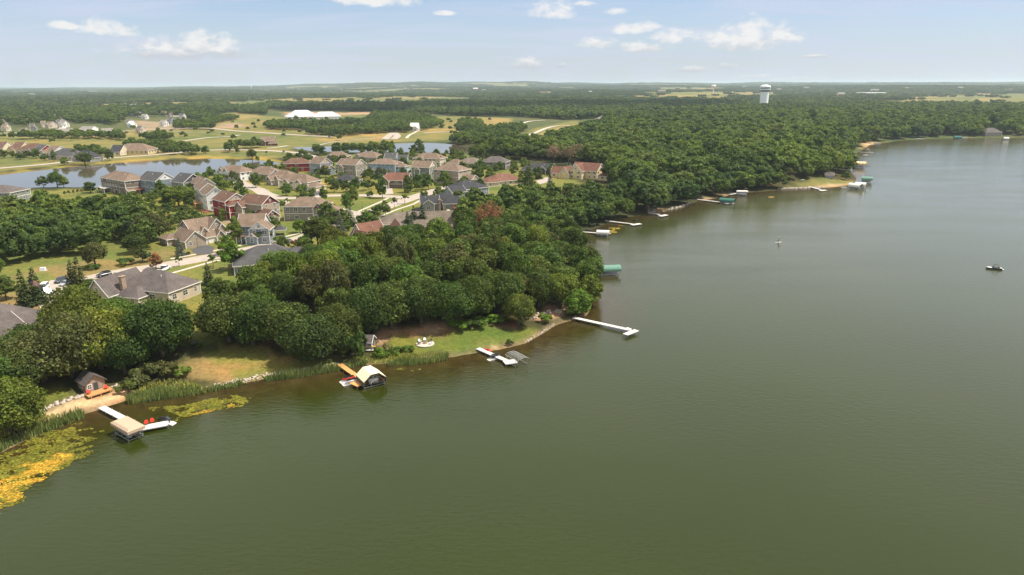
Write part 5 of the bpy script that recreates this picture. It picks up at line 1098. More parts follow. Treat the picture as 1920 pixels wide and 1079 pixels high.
figure('person crouching on the white board in dark red shorts', (pp.x, pp.y, .14))
sl = empty('wing_sail', (pp.x + .5, pp.y + .2, 1.2), R(15), 'small white wing sail held above the board rider', 'sail'); s_ = MB()
s_.loft([[(x, y - t_, z_), (x + .1, y, z_ + .18), (x, y + t_, z_), (x - .04, y, z_ - .02)] for x, y, z_, t_ in ((-.3, 0, 1.4, .15), (.0, 0, .9, .5), (.25, 0, .4, .55), (.2, 0, 0, .2))]); s_.build('canopy', M['canvaswhite'], sl)
# fire pit ring with chairs
fp = at(797, 645); root = empty('fire_pit', fp, 0, 'round gravel fire pit ring on the shore lawn', 'fire pit'); a = MB(); a.lathe([(2.6, -.1), (2.6, .12), (2.3, .14), (0.01, .12)], 24); a.build('gravel_ring', M['gravel'], root)
a = MB(); a.lathe([(.6, .1), (.6, .45), (.42, .45), (.42, .2), (.01, .2)], 14); a.build('bowl', M['stonewall'], root)
for i, (an, t_) in enumerate(((100, 'behind the bowl'), (40, 'at the lake dock side'), (150, 'at the playhouse side'), (200, 'facing away from the oaks'), (340, 'closest to the sandy strip'))):
    adirondack('grey lawn chair at the fire pit, ' + t_, fp + Vector((1.7 * math.cos(R(an)), 1.7 * math.sin(R(an)), .14)), R(an + 180), 'canvasbrown' if i % 2 else 'tower', 'grey chairs round the fire pit')
# ------------------------------------------------------------------ vehicles
WH = MB(); WH.tube([(0, -.12, 0), (0, .12, 0)], .35, 14); WHEEL = WH.mesh('wheel', M['rubber']); HB = MB(); HB.tube([(0, -.13, 0), (0, .13, 0)], .2, 10); HUB = HB.mesh('rim', M['metal'])
def car(label, p, yaw, mat, kind='suv', group='vehicles parked by the big grey roofed house', name=None):
    l, w_, hb, hc = dict(suv=(4.8, 1.9, 1.0, 1.72), sedan=(4.7, 1.82, .85, 1.42), pickup=(5.8, 2.0, 1.08, 1.85), van=(5.1, 2.0, 1.1, 1.95))[kind]
    r = empty(name or {'suv': 'parked_car', 'sedan': 'parked_car', 'pickup': 'pickup_truck', 'van': 'parked_van'}[kind], p, yaw, label, {'pickup': 'truck', 'van': 'van'}.get(kind, 'car'), group)
    def ring(x, y, z0, z1): return [(x, -y, z0), (x, y, z0), (x, y * 1.0, z1 - .12), (x, y * .9, z1), (x, -y * .9, z1), (x, -y, z1 - .12)]
    b = MB(); y = w_ / 2; b.loft([ring(-l / 2, y * .86, .42, hb - .08), ring(-l / 2 + .15, y, .3, hb), ring(-l * .15, y, .26, hb + .02), ring(l * .2, y, .26, hb), ring(l / 2 - .5, y * .98, .28, hb - .12), ring(l / 2 - .08, y * .85, .36, hb - .28), ring(l / 2, y * .75, .42, hb - .36)]); b.build('body', M[mat], r)
    x0, x1, x2, x3 = dict(suv=(-l * .49, -l * .42, l * .08, l * .24), sedan=(-l * .40, -l * .24, l * .06, l * .24), pickup=(-l * .10, -l * .06, l * .16, l * .27), van=(-l * .49, -l * .45, l * .16, l * .36))[kind]
    g = MB(); yt = y * .80; g.loft([[(x0, -y * .93, hb - .04), (x0, y * .93, hb - .04), (x3, y * .93, hb - .06), (x3, -y * .93, hb - .06)], [(x1, -yt, hc - .07), (x1, yt, hc - .07), (x2, yt, hc - .07), (x2, -yt, hc - .07)]]); g.build('window', M['glass'], r)
    t = MB(); t.loft([[(x1 - .05, -yt - .02, hc - .07), (x1 - .05, yt + .02, hc - .07), (x2 + .05, yt + .02, hc - .07), (x2 + .05, -yt - .02, hc - .07)], [(x1 + .12, -yt * .85, hc), (x1 + .12, yt * .85, hc), (x2 - .1, yt * .85, hc), (x2 - .1, -yt * .85, hc)]])
    for s in (-1, 1):
        for f in (0.42, .74) if kind != 'pickup' else (.55,):
            xb = x0 + (x3 - x0) * f; xt = x1 + (x2 - x1) * f; t.loft([[(xb - .05, s * y * .94, hb - .04), (xb + .05, s * y * .94, hb - .04), (xb + .05, s * y * .90, hb - .04), (xb - .05, s * y * .90, hb - .04)], [(xt - .05, s * (yt + .015), hc - .06), (xt + .05, s * (yt + .015), hc - .06), (xt + .05, s * (yt - .03), hc - .06), (xt - .05, s * (yt - .03), hc - .06)]])
    t.build('roof', M[mat], r)
    if kind == 'pickup': q = MB(); q.box((-l * .3, 0, hb + .025), (l * .36, w_ * .8, .02)); q.build('bed', M['black'], r)
    for sx in (-.31, .31):
        for s in (-1, 1): o = inst('wheel', WHEEL, r, (sx * l, s * (y - .1), .35)); inst('rim', HUB, o)
    for s in (-1, 1):
        h = MB(); h.box((l / 2 - .12, s * y * .6, hb - .38), (.14, .34, .14)); h.build('headlight', M['trim'], r); h = MB(); h.box((-l / 2 + .02, s * y * .72, hb - .3), (.1, .22, .2)); h.build('tail_light', M['flagred'], r)
    return r
def carpx(label, px_, py_, tx, ty, mat, kind='suv', dz=.17, **k):
    p = at(px_, py_); q = at(tx, ty); p.z += dz; return car(label, p, math.atan2(q.y - p.y, q.x - p.x), mat, kind, **k)
carpx('black car parked by the kerb past the tall spruces', 195, 519, 176, 523, 'carblack')
carpx('dark slate car in the turning circle, uphill of the silver one', 114, 530, 98, 537, 'cargrey')
carpx('silver car half behind the tall spruces', 124, 535, 109, 540, 'carsilver', 'sedan')
carpx('white van with open door above the white pickup', 83, 543, 75, 550, 'carwhite', 'van')
carpx('white pickup truck at the flagpole spruces', 88, 552, 98, 556, 'carwhite', 'pickup')
carpx('black car tucked against the rambling grey roof', 212, 536, 200, 546, 'carblack', 'sedan')
carpx('white boat trailer truck behind the grey roof on the street', 308, 508, 316, 504, 'carwhite', 'pickup', group=None)
carpx('white car before the open carport of the cream twin home', 580, 359, 574, 362, 'carwhite', group=None)
carpx('dark car under the cream twin home carport', 592, 355, 586, 359, 'carblack', group=None)
carpx('small dark car on the road beside the far pond', 618, 258.5, 626, 259, 'carblack', 'sedan', .35, group=None)
# street furniture
def lamp(label, px_, py_, h=5.5):
    p = at(px_, py_); r = empty('street_lamp', p, 0, label, 'street lamp', 'street lamps'); a = MB(); a.tube([(0, 0, -.3), (0, 0, h)], [.08, .05], 8); a.build('pole', M['black'], r); a = MB(); a.lathe([(.08, h), (.2, h + .15), (.22, h + .5), (.08, h + .65), (.01, h + .75)], 10); a.build('lantern', M['cargrey'], r)
for a in (('black street lamp on the park strip corner', 680, 399), ('black street lamp on the lawn by the dark grey bungalow', 473, 463), ('black street lamp before the two white garage doors', 371, 466), ('black street lamp at the road bend by the charcoal house', 745, 385)): lamp(*a)
fl = at(62, 572); r = empty('flagpole', fl, 0, 'white flagpole flying a striped flag among the spruces', 'flagpole'); a = MB(); a.tube([(0, 0, -.5), (0, 0, 8.5)], [.07, .04], 8); a.build('pole', M['canvaswhite'], r)
a = MB()
for i in range(9):
    z0 = 6.3 + i * .2
    for j in range(6):
        x0, x1 = j * .5, (j + 1) * .5; yy = lambda x: .12 * math.sin(x * 3); dz0, dz1 = -x0 * .25, -x1 * .25
        a.face([(x0, yy(x0), z0 + dz0), (x1, yy(x1), z0 + dz1), (x1, yy(x1), z0 + .2 + dz1), (x0, yy(x0), z0 + .2 + dz0)], 2 if (i > 4 and j < 3) else i % 2)
o = a.build('flag', [M['flagred'], M['canvaswhite'], M['flagblue']], r)
ub = at(81, 508); r = empty('utility_box', ub, .2, 'green utility cabinet on the dry grass verge', 'cabinet'); a = MB(); a.box((0, 0, -.1), (1.7, 1.3, 1.3), top=(.95, .9)); a.build('housing', M['tower'], r); a = MB(); a.box((0, 0, -.2), (2.2, 1.8, .35)); a.build('base', M['walk'], r)
pr = at(841, 410); r = empty('patio_umbrella', (pr.x, pr.y, pr.z + 1.8), 0, 'cream parasol open over the red deck', 'parasol'); a = MB(); a.tube([(0, 0, 0), (0, 0, 2.4)], .04); a.build('pole', M['metal'], r); a = MB(); a.lathe([(1.6, 2.0), (.8, 2.4), (.01, 2.6)], 8); a.build('canopy', M['canvascream'], r)
gzb = at(526, 440); r = empty('gazebo', gzb, .3, 'small grey roofed gazebo with white posts between the yards', 'gazebo'); rb, tb = MB(), MB(); roof_block(rb, tb, 0, 0, 4.6, 4.4, 2.8, 1.6, 0, 'hip'); rb.build('roof', M['r_grey'], r); tb.build('trim', M['trim'], r)
for sx in (-2, 2):
    for sy in (-2, 2): a = MB(); a.box((sx, sy, -.5), (.2, .2, 3.3)); a.build('post', M['trim'], r)
def fence(label, pts, h=1.4):
    P_ = [at(*p) for p in pts]; r = empty('fence', P_[0], 0, label, 'fence'); o0 = P_[0]; rails = MB()
    for a, b in zip(P_, P_[1:]):
        n = max(1, int((b - a).length / 4))
        for i in range(n):
            p = a.lerp(b, i / n) - o0; q = a.lerp(b, (i + 1) / n) - o0; k = MB(); k.box((p.x, p.y, p.z - .3), (.16, .16, h + .3)); k.build('post', M['canvaswhite'], r)
            for z_ in (.5, 1.0, 1.3): rails.tube([(p.x, p.y, p.z + z_), (q.x, q.y, q.z + z_)], .05, 4)
    rails.build('rail', M['canvaswhite'], r)
fence('white rail fence along the field road beyond the townhouses', [(300, 246), (360, 250), (420, 250)])
# ------------------------------------------------------------------ loose stuff: stones, reeds, pads
def stones(name, px, width, size, per, label_kind='stuff'):
    c = smooth([at(a, b)[:2] for a, b in px], 6); g = np.random.default_rng(5); V = []; Fq = []; nv = 0
    base = np.array([(1, 1, 1), (1, -1, 1), (-1, -1, 1), (-1, 1, 1), (1, 1, -1), (1, -1, -1), (-1, -1, -1), (-1, 1, -1)], float) * .5; fc = np.array([(0, 3, 2, 1), (4, 5, 6, 7), (0, 1, 5, 4), (1, 2, 6, 5), (2, 3, 7, 6), (3, 0, 4, 7)])
    for p, q in zip(c, c[1:]):
        l = np.linalg.norm(q - p)
        for k in range(max(1, int(l * per))):
            a = p + (q - p) * g.random(); a = a + g.normal(size=2) * width * .35; s = size * g.uniform(.5, 1.5); v = base * s * g.uniform(.6, 1.2, (8, 3)); an = g.uniform(0, 6.28); rm = np.array([[math.cos(an), -math.sin(an), 0], [math.sin(an), math.cos(an), 0], [0, 0, 1]])
            V.append(v @ rm + np.array([a[0], a[1], gz(*a) + s * .2])); Fq.append(fc + nv); nv += 8
    me = big_mesh(name, np.concatenate(V), np.concatenate(Fq), M['rock']); o = bpy.data.objects.new(name, me); C.objects.link(o); tag(o, kind='stuff')
stones('shore_rocks', [(58, 778), (100, 762), (150, 745), (180, 733)], 1.3, .55, 6); stones('shore_rocks', [(375, 733), (420, 722), (455, 714), (500, 705), (560, 697), (632, 686)], 1.2, .38, 9)
stones('shore_rocks', [(205, 728), (225, 722), (238, 718)], 1.2, .5, 6); stones('shore_rocks', [(1462, 355.5), (1500, 353.5), (1540, 352)], 2.2, .7, 6); stones('shore_rocks', [(985, 600), (1020, 590), (1055, 585)], 2.2, .7, 3)
stones('shore_rocks', [(1252, 394), (1275, 389), (1292, 382)], 1.8, .6, 4); stones('shore_rocks', [(1222, 400), (1226, 390), (1232, 386)], 3, .9, 5); stones('shore_rocks', [(1040, 608), (1020, 622), (985, 643)], .8, .3, 4); stones('shore_rocks', [(150, 741), (60, 778)], .8, .3, 3)
def scatter_px(poly, n, g):
    """random ground points inside a pixel polygon"""
    G = polyg(poly); xs = [p[0] for p in G]; ys = [p[1] for p in G]; out = []
    while sum(len(o) for o in out) < n:
        X = g.uniform(min(xs), max(xs), n * 3); Y = g.uniform(min(ys), max(ys), n * 3); k = inside(X, Y, G); out.append(np.stack([X[k], Y[k]], 1))
    return np.concatenate(out)[:n]
def reeds(polys, dens, h=1.7):
    g = np.random.default_rng(9); Pp = []
    for poly in polys:
        G = polyg(poly); A = .5 * abs(sum(G[i][0] * G[(i + 1) % len(G)][1] - G[(i + 1) % len(G)][0] * G[i][1] for i in range(len(G)))); Pp.append(scatter_px(poly, int(A * dens), g))
    Pp = np.concatenate(Pp); n = len(Pp); z = np.maximum(ground(Pp[:, 0], Pp[:, 1]), 0); patch_ = .75 + .3 * np.sin(Pp[:, 0] / 2.1) * np.sin(Pp[:, 1] / 1.7); hh = h * g.uniform(.5, 1.25, n) * patch_; an = g.uniform(0, 6.28, n); lx = np.cos(an) * .13; ly = np.sin(an) * .13; le = g.normal(size=(n, 2)) * .25
    B = np.stack([Pp[:, 0], Pp[:, 1], z], 1); V = np.stack([B + np.stack([-lx, -ly, 0 * z], 1), B + np.stack([lx, ly, 0 * z], 1), B + np.stack([lx * .5 + le[:, 0] * .5, ly * .5 + le[:, 1] * .5, hh * .6], 1), B + np.stack([le[:, 0], le[:, 1], hh], 1)], 1).reshape(-1, 3)
    me = big_mesh('reeds', V, np.arange(4 * n).reshape(n, 4), M['reed']); a = me.attributes.new('lv', 'FLOAT', 'FACE'); a.data.foreach_set('value', np.clip(g.normal(.5, .2, len(me.polygons)), 0, 1).astype(np.float32)); o = bpy.data.objects.new('reeds', me); C.objects.link(o); tag(o, kind='stuff')
reeds([[(-60, 870), (0, 832), (60, 806), (110, 786), (150, 776), (160, 786), (130, 797), (80, 815), (20, 838), (-60, 890)], [(236, 748), (250, 738), (330, 732), (380, 732), (450, 716), (458, 722), (440, 730), (380, 742), (320, 752), (262, 762), (240, 764)],
       [(495, 710), (560, 700), (635, 688), (655, 684), (665, 690), (640, 698), (560, 712), (500, 720)], [(725, 684), (760, 678), (820, 672), (842, 670), (838, 680), (780, 688), (730, 692)], [(650, 684), (690, 680), (685, 686), (655, 690)]], 24, 2.1)
tg = [[(245, 742), (270, 722), (330, 712), (375, 722), (385, 732), (330, 742), (255, 750)], [(-60, 850), (0, 825), (60, 798), (110, 780), (100, 776), (40, 790), (-60, 830)], [(660, 672), (720, 664), (800, 664), (842, 664), (836, 672), (720, 682), (668, 684)]]
reeds(tg, 10, 1.0); bpy.context.scene.collection.objects[-1].name = 'tall_grass'
def pads(name, poly, n, r, mat, holes=.35, sc=.8):
    g = np.random.default_rng(hash(name) % 100 + n); P0 = np.array([Pz(a, b)[:2] for a, b in poly]); xs, ys = P0[:, 0], P0[:, 1]; X = g.uniform(xs.min(), xs.max(), n * 4); Y = g.uniform(ys.min(), ys.max(), n * 4)
    f = np.sin(X * sc + 1.7 * np.sin(Y * sc * .8)) * np.sin(Y * sc * 1.4 + 2 * np.sin(X * sc * .5)) + g.normal(size=len(X)) * .35; d = seg_sdf(X, Y, P0)
    k = (d > 0) & (f > -1.35 + holes * 2 + 1.7 * np.exp(-d / 2.6)); X, Y = X[k][:n], Y[k][:n]; m_ = len(X); rr = r * g.uniform(.5, 1.4, m_); an = g.uniform(0, 6.28, m_)[:, None] + np.arange(6)[None] * math.pi / 3
    V = np.stack([X[:, None] + rr[:, None] * np.cos(an) * 1.15, Y[:, None] + rr[:, None] * np.sin(an), np.full((m_, 6), .03) + g.uniform(0, .05, (m_, 1)) + g.normal(size=(m_, 6)) * .012], -1).reshape(-1, 3)
    me = big_mesh(name, V, np.arange(6 * m_).reshape(m_, 6), mat, uniform=6); a = me.attributes.new('lv', 'FLOAT', 'FACE'); a.data.foreach_set('value', np.clip(g.normal(.5, .25, len(me.polygons)), 0, 1).astype(np.float32)); o = bpy.data.objects.new(name, me); C.objects.link(o); tag(o, kind='stuff')
M['padg'] = leafmat('lily_pad', False, base=(0.19, 0.185, 0.028)); M['pady'] = leafmat('yellow_algae', False, base=(0.40, 0.27, 0.035))
pads('lily_pads', [(-60, 900), (0, 848), (70, 815), (130, 798), (165, 790), (170, 805), (192, 830), (190, 850), (150, 868), (120, 885), (80, 900), (40, 945), (0, 965), (-60, 985)], 5600, .21, M['padg'], .40)
pads('yellow_algae', [(-60, 925), (0, 898), (50, 868), (110, 850), (140, 852), (132, 872), (95, 892), (60, 915), (40, 935), (0, 955), (-60, 985)], 9000, .17, M['pady'], .26, .6)
pads('lily_pads', [(275, 765), (330, 757), (400, 745), (450, 732), (475, 745), (470, 760), (420, 768), (380, 778), (335, 792), (300, 780)], 3800, .20, M['padg'], .42); pads('yellow_algae', [(345, 785), (380, 768), (430, 757), (450, 755), (440, 764), (395, 774)], 1100, .17, M['pady'], .42, .6)
pads('lily_pads', [(735, 692), (780, 690), (812, 690), (810, 697), (760, 699)], 300, .3, M['padg'], .5); pads('lily_pads', [(830, 682), (870, 681), (880, 684), (840, 688)], 60, .3, M['padg'], .5); pads('yellow_algae', [(1128, 436), (1150, 424), (1168, 421), (1172, 424), (1155, 437), (1135, 438)], 1500, .5, M['pady'], .35, .3)
pads('lily_pads', [(150, 800), (190, 806), (200, 815), (165, 812)], 120, .3, M['padg'], .5)

# ------------------------------------------------------------------ trees one by one: base pixel, height, radius
T = []
def yt(px_, py_, h, r_, kind, colr, lab): T.append((px_, py_, h, r_, kind, colr, lab))
NEAR = [  # the big oaks along the shore
 (20,812,13,7.5,'near','light','bright green oak filling the frame edge behind the reeds'), (-30,770,14,8,'near','deep','dark oak at the frame edge above the bright green one'), (28,745,12,7,'near','oak','oak between the lawn strip and the frame edge'),
 (82,715,13,8,'near','olive','olive grey oak at the back of the small lawn'), (135,706,16,9,'near','olive','broad olive oak behind the stone cabin'), (190,690,16.5,9,'near','gold','golden green oak, broadest of those behind the cabin'),
 (150,640,15,8,'near','gold','golden topped oak above the cabin oaks'), (118,626,9,6,'near','mid','green oak below the white pickup'), (160,602,8.5,5,'near','bright','bright green oak beneath the turning circle'), (235,700,12,7,'near','deep','dark green oak by the reed bank shrubs'),
 (265,665,12,6,'near','deep','dark oak under the rambling grey roof'), (305,668,16.5,9.5,'near','deep','great dark round oak by the grassy slope'), (64,672,10,6,'near','oak','oak in the second row behind the small lawn'), (-22,712,10,7,'near','oak','oak at the edge above the lawn strip'), (215,640,13,7,'near','light','light green oak beside the great dark round one'),
 (430,640,13.5,8,'near','oak','dark oak at the corner of the brown slope'), (475,646,14,8,'near','deep','oak overhanging the brown slope, second from its corner'), (530,650,14,8,'near','oak','oak shading the lawn above the reeds'), (588,675,12.5,7.5,'near','deep','lone lawn oak in front of the white shed'), (640,650,13,7,'near','oak','oak behind the playhouse shrubs'),
 (690,624,14,7.5,'near','deep','dark oak over the dirt bank'), (735,615,14,8,'near','mid','oak over the dirt bank near the fire pit'), (790,607,14,7.2,'near','oak','oak at the earth slope behind the fire pit'), (840,610,14,7.2,'near','deep','spreading dark oak on the earth slope edge'), (890,596,14,7.5,'near','mid','oak at the far end of the shore lawn'), (940,590,14,7,'near','oak','oak behind the lush bank at the lawn end'), (972,610,11,5,'near','light','light green tree at the tip of the shore lawn'), (1010,575,13,6,'near','oak','oak above the sandy path'), (1050,578,13,6,'big','light','light green tree by the sandy path'), (1085,590,9,5,'big','bright','bright shrubby tree at the long dock'), (1106,575,11,5.5,'big','gold','golden green tree leaning over the water'), (1105,545,13,6,'big','mid','tree at the outer tip of the point'),
 (1100,515,12,6,'big','oak','tree facing the green boat canopy'),
]
for a in NEAR: yt(a[0], a[1], a[2], a[3], a[4], a[5], a[6])
YARD = [
 (393,325,5,2.4,'yard','light','small'),(336,389,10.5,7.2,'big','light','large round'),(304,369,8.5,4,'yard','mid','full'),(243,361,6,4,'yard','mid','low bushy'),(255,358,8,3,'spruce','fir','dark'),(358,371,8.5,4,'yard','oak','dark'),(442,458,10,4.2,'yard','light','broad'),(338.5,480,6,1.8,'spruce','blue','blue grey'),(419,414,5.5,2.2,'yard','light','slender'),
 (480,352,9,4.2,'yard','mid','tall'),(439,341,7,3.6,'yard','oak','rounded'),(451,358,7,3,'yard','mid','leafy'),(436,352,5,3,'yard','light','low'),(415,330,6,2.5,'yard','oak','narrow'),(437,507,9.5,4.6,'yard','bright','broad bright'),(425,478,7,4,'yard','light','pale'),(400,502,5,2,'slim','mid','young'),(493,456,6.5,4.6,'yard','deep','dark'),(513,440,7,3.8,'yard','mid','rounded'),(597,464,10.5,6,'big','oak','large'),
 (563,437,6,3.4,'yard','bright','bright'),(336,500,4,1.2,'slim','mid','thin young'),(392,534,6.5,2.2,'spruce','fir','dark'),(372,546,3.5,1.6,'spruce','mid','short'),(537,368,7,4.2,'yard','mid','rounded'),(569,362,4,3,'yard','mid','low'),(586,364,3.5,2.8,'yard','light','low'),(608,378,8,3.4,'yard','mid','upright'),(611,333,7.5,4.2,'yard','oak','dark'),(595,341,4.5,3.2,'yard','light','light'),
 (627,361,7,3.8,'yard','oak','full'),(649,361,6.5,3.2,'yard','oak','full'),(667,364,9.5,4.2,'yard','mid','tall'),(692,356,6,2.8,'yard','oak','small dark'),(694,371,3.8,2.8,'yard','mid','low'),(717,372,11,4,'yard','mid','tall'),(682,336,4.5,3,'yard','oak','low'),(695,334,7,2.6,'yard','gold','yellow green'),(714,337,4,2.6,'yard','light','low'),(765,361,10,3.8,'yard','mid','tall'),(783,351,7.5,3.6,'yard','mid','leafy'),(793,356,7,3.4,'yard','light','leafy'),
 (651,396,9.5,4,'yard','mid','tall'),(662,384,9,3.8,'yard','light','tall'),(723,403,7,1.9,'slim','mid','slim'),(739.5,393,6.5,1.5,'slim','mid','slim'),(759,383,5.5,1.9,'slim','light','slim'),(688,417,5,4.4,'yard','light','spreading'),(704,413,6.5,3,'yard','mid','leafy'),(639,446,9,3,'spruce','blue','tall blue grey'),(658,424,7.5,3,'spruce','blue','dusky blue'),(645,428,8,4.2,'yard','oak','full'),(612,416,9,4.5,'yard','mid','full'),(626,440,9,4.5,'yard','mid','leafy'),(539,386,4,1.8,'slim','light','thin'),
 (756,425,7,2,'spruce','fir','dark'),(773,442,8,2.7,'spruce','blue','silver blue'),(777,430,9.5,3,'spruce','fir','dark'),(793,430,9.5,3,'spruce','fir','dark'),(765,433,8,2.4,'spruce','fir','dark'),
 (899,338,8.5,3.6,'yard','mid','tall'),(917,330,6.5,3.4,'yard','light','rounded'),(929,326,6.5,3.2,'yard','bright','rounded'),(964,330,8,4.2,'yard','light','broad'),(992,348,14,4.2,'spruce','mid','tall broad'),(1010,336,8,3,'spruce','fir','dark'),(1031,354,9,2.1,'spruce','fir','narrow'),(1062,321,6,2.4,'spruce','blue','blue grey'),(1036,328,7,4,'yard','mid','full'),(866,341,5.5,3,'yard','mid','small'),(834,348,8.5,3.8,'yard','light','rounded'),(803.6,356,8.5,4,'yard','mid','rounded'),(790,352,7,3.6,'yard','mid','leafy'),(767,362,6,3.4,'yard','mid','leafy'),(817,354,4,1.6,'slim','mid','thin'),(882,341,6,3.4,'yard','mid','leafy'),(882,309,6.5,3.4,'yard','light','rounded'),(893,302,12,6.5,'big','oak','large dark'),(790,287,8,4.4,'yard','oak','dark'),(827,310,6.5,2.4,'spruce','fir','dark'),(869,313,5,2.8,'yard','mid','small'),(849,296,7.5,4,'yard','oak','full'),(752,296,8,4,'yard','mid','leafy'),(776,292,9,4.6,'yard','oak','dark'),(786,278,9,4.4,'yard','mid','full'),(900,318,7,3.8,'yard','mid','leafy'),(745,345,4.5,2.2,'yard','oak','small'),(812,330,5,3,'yard','oak','low'),
 (386,289,7.5,4.4,'yard','mid','round'),(446,288,6,3.6,'yard','oak','round'),(473,299,8,5,'big','oak','wide'),(483,303,4.5,2.6,'yard','oak','small'),(500,291,4,1.4,'slim','mid','thin'),(532,290,3.5,1.6,'slim','mid','thin'),(606,292,8,4.6,'yard','oak','full'),(630,288,6,5,'yard','light','low'),(695,287,8,3.6,'yard','mid','tall'),(720,282,10,3.8,'yard','light','tall'),(735,283,9,3.6,'yard','mid','tall'),
 (108,352,9,5.6,'big','mid','wide'),(120,352,7,4.5,'yard','light','low'),(82,352,7,4,'yard','oak','low'),(170,362,6,5,'yard','oak','low'),(160,310,9,5.5,'big','oak','wide'),(206,302,9,4.5,'yard','oak','full'),(180,292,10,4.5,'yard','mid','full'),(140,300,8,4,'yard','oak','dark'),(122,310,6,5,'yard','light','low'),(102,304,9,3.4,'yard','mid','narrow'),(68,298,9,4.4,'yard','light','full'),(85,302,6,4,'yard','mid','low'),(38,300,6,6,'yard','mid','wide low'),(50,296,6,5,'yard','oak','wide low'),(8,297,7,5,'yard','oak','wide'),(25,296,6,4,'yard','mid','low'),
 (300,450,9,5,'big','olive','brown green'),(282,455,10,5.5,'big','olive','brown green'),(255,455,9,5,'big','fir','dark'),(268,492,5,4,'yard','olive','rounded olive'),(180,502,8,4.6,'big','olive','olive'),(214,495,2,0,'bush','x','x'),
 (140,546,8.5,2.6,'spruce','fir','tall dark'),(153,548,9.5,3.2,'spruce','olive','pale coned'),(170,548,4,4,'yard','mid','low dark'),(50,575,10,3,'spruce','fir','tall dark'),(72,570,10,2.6,'spruce','fir','tall dark'),(112,562,4,1.2,'slim','olive','thin'),(293,505,5,3,'yard','rust','reddish'),(12,562,7,4.5,'yard','oak','dark'),
]
KN = dict(yard='leafy tree', big='tree', spruce='spruce', slim='young tree', thin='bare tree', bush='bush')
# landmarks that the wording of the labels may use
LM = [('the large taupe house with dormers', 365, 440), ('the blue grey house', 472, 425), ('the tall tan house with maroon bay', 578, 392), ('the barn red house', 430, 378), ('the three tall twin houses', 388, 360), ('the beige ended slate roofed house', 348, 345), ('the dark blue house with red deck', 290, 345), ('the brown sided pond house', 235, 345),
      ('the cream house at the pond end', 442, 325), ('the long cream twin home', 562, 345), ('the second barn red house', 556, 312), ('the grey blue gabled house', 605, 312), ('the rosy gabled taupe house', 660, 318), ('the light blue house', 728, 315), ('the slate grey bungalow', 650, 345), ('the russet roofed dark house', 748, 345), ('the cream gabled green grey house', 795, 318), ('the tall tan and dark house', 848, 325),
      ('the dark brown house at the wood edge', 932, 310), ('the long low charcoal house', 1015, 318), ('the red brown roofed bungalow', 945, 340), ('the charcoal house with red deck', 815, 380), ('the sprawling taupe roof', 765, 412), ('the steep russet roofs', 700, 430), ('the large yellow house', 1100, 325), ('the dark grey bungalow', 500, 480), ('the rambling grey roof', 280, 525), ('the white pickup', 88, 555), ('the taupe roof by the oaks', 10, 600),
      ('the park strip', 660, 385), ('the townhouse row', 80, 290), ('the pond road', 300, 295), ('the pond bank', 480, 300), ('the far pond', 740, 285), ('the dry grass verge', 200, 500), ('the pavilion', 503, 270), ('the yellow walled house', 250, 280), ('the stone cabin', 178, 720), ('the playhouse', 690, 650)]
used = {}
OW_ = [w + ' ' + t for t in ('among the near ones', 'among the middle ones', 'among the outer ones') for w in ('first', 'second', 'third', 'fourth', 'fifth', 'sixth', 'seventh', 'eighth', 'ninth', 'tenth')]
ORD = ['', 'second ', 'third ', 'fourth ', 'fifth ', 'sixth ', 'seventh ', 'eighth ', 'ninth ', 'tenth ', 'eleventh ', 'twelfth ']
for (px_, py_, h, r_, kind, colr, lab) in YARD:
    if kind == 'bush': continue
    near = min(LM, key=lambda q: (q[1] - px_) ** 2 + ((q[2] - py_) * 2.0) ** 2); side = 'left of' if px_ < near[1] - 8 else 'right of' if px_ > near[1] + 8 else ('in front of' if py_ > near[2] else 'behind')
    lab = '%s %s %s %s' % (lab, KN[kind], side, near[0]); n = used.get(lab, 0); used[lab] = n + 1
    if n: lab = ORD[n] + lab
    yt(px_, py_, h * 1.25, r_ * (.98 if kind == 'yard' else 1.08), kind, colr, lab)
for (px_, py_, h, r_, kind, colr, lab) in T:
    p = at(px_, py_); make_tree(kind, p.x, p.y, r_, h, colr, lab, 'big oaks along the lake shore' if kind == 'near' else 'yard trees of the neighbourhood')
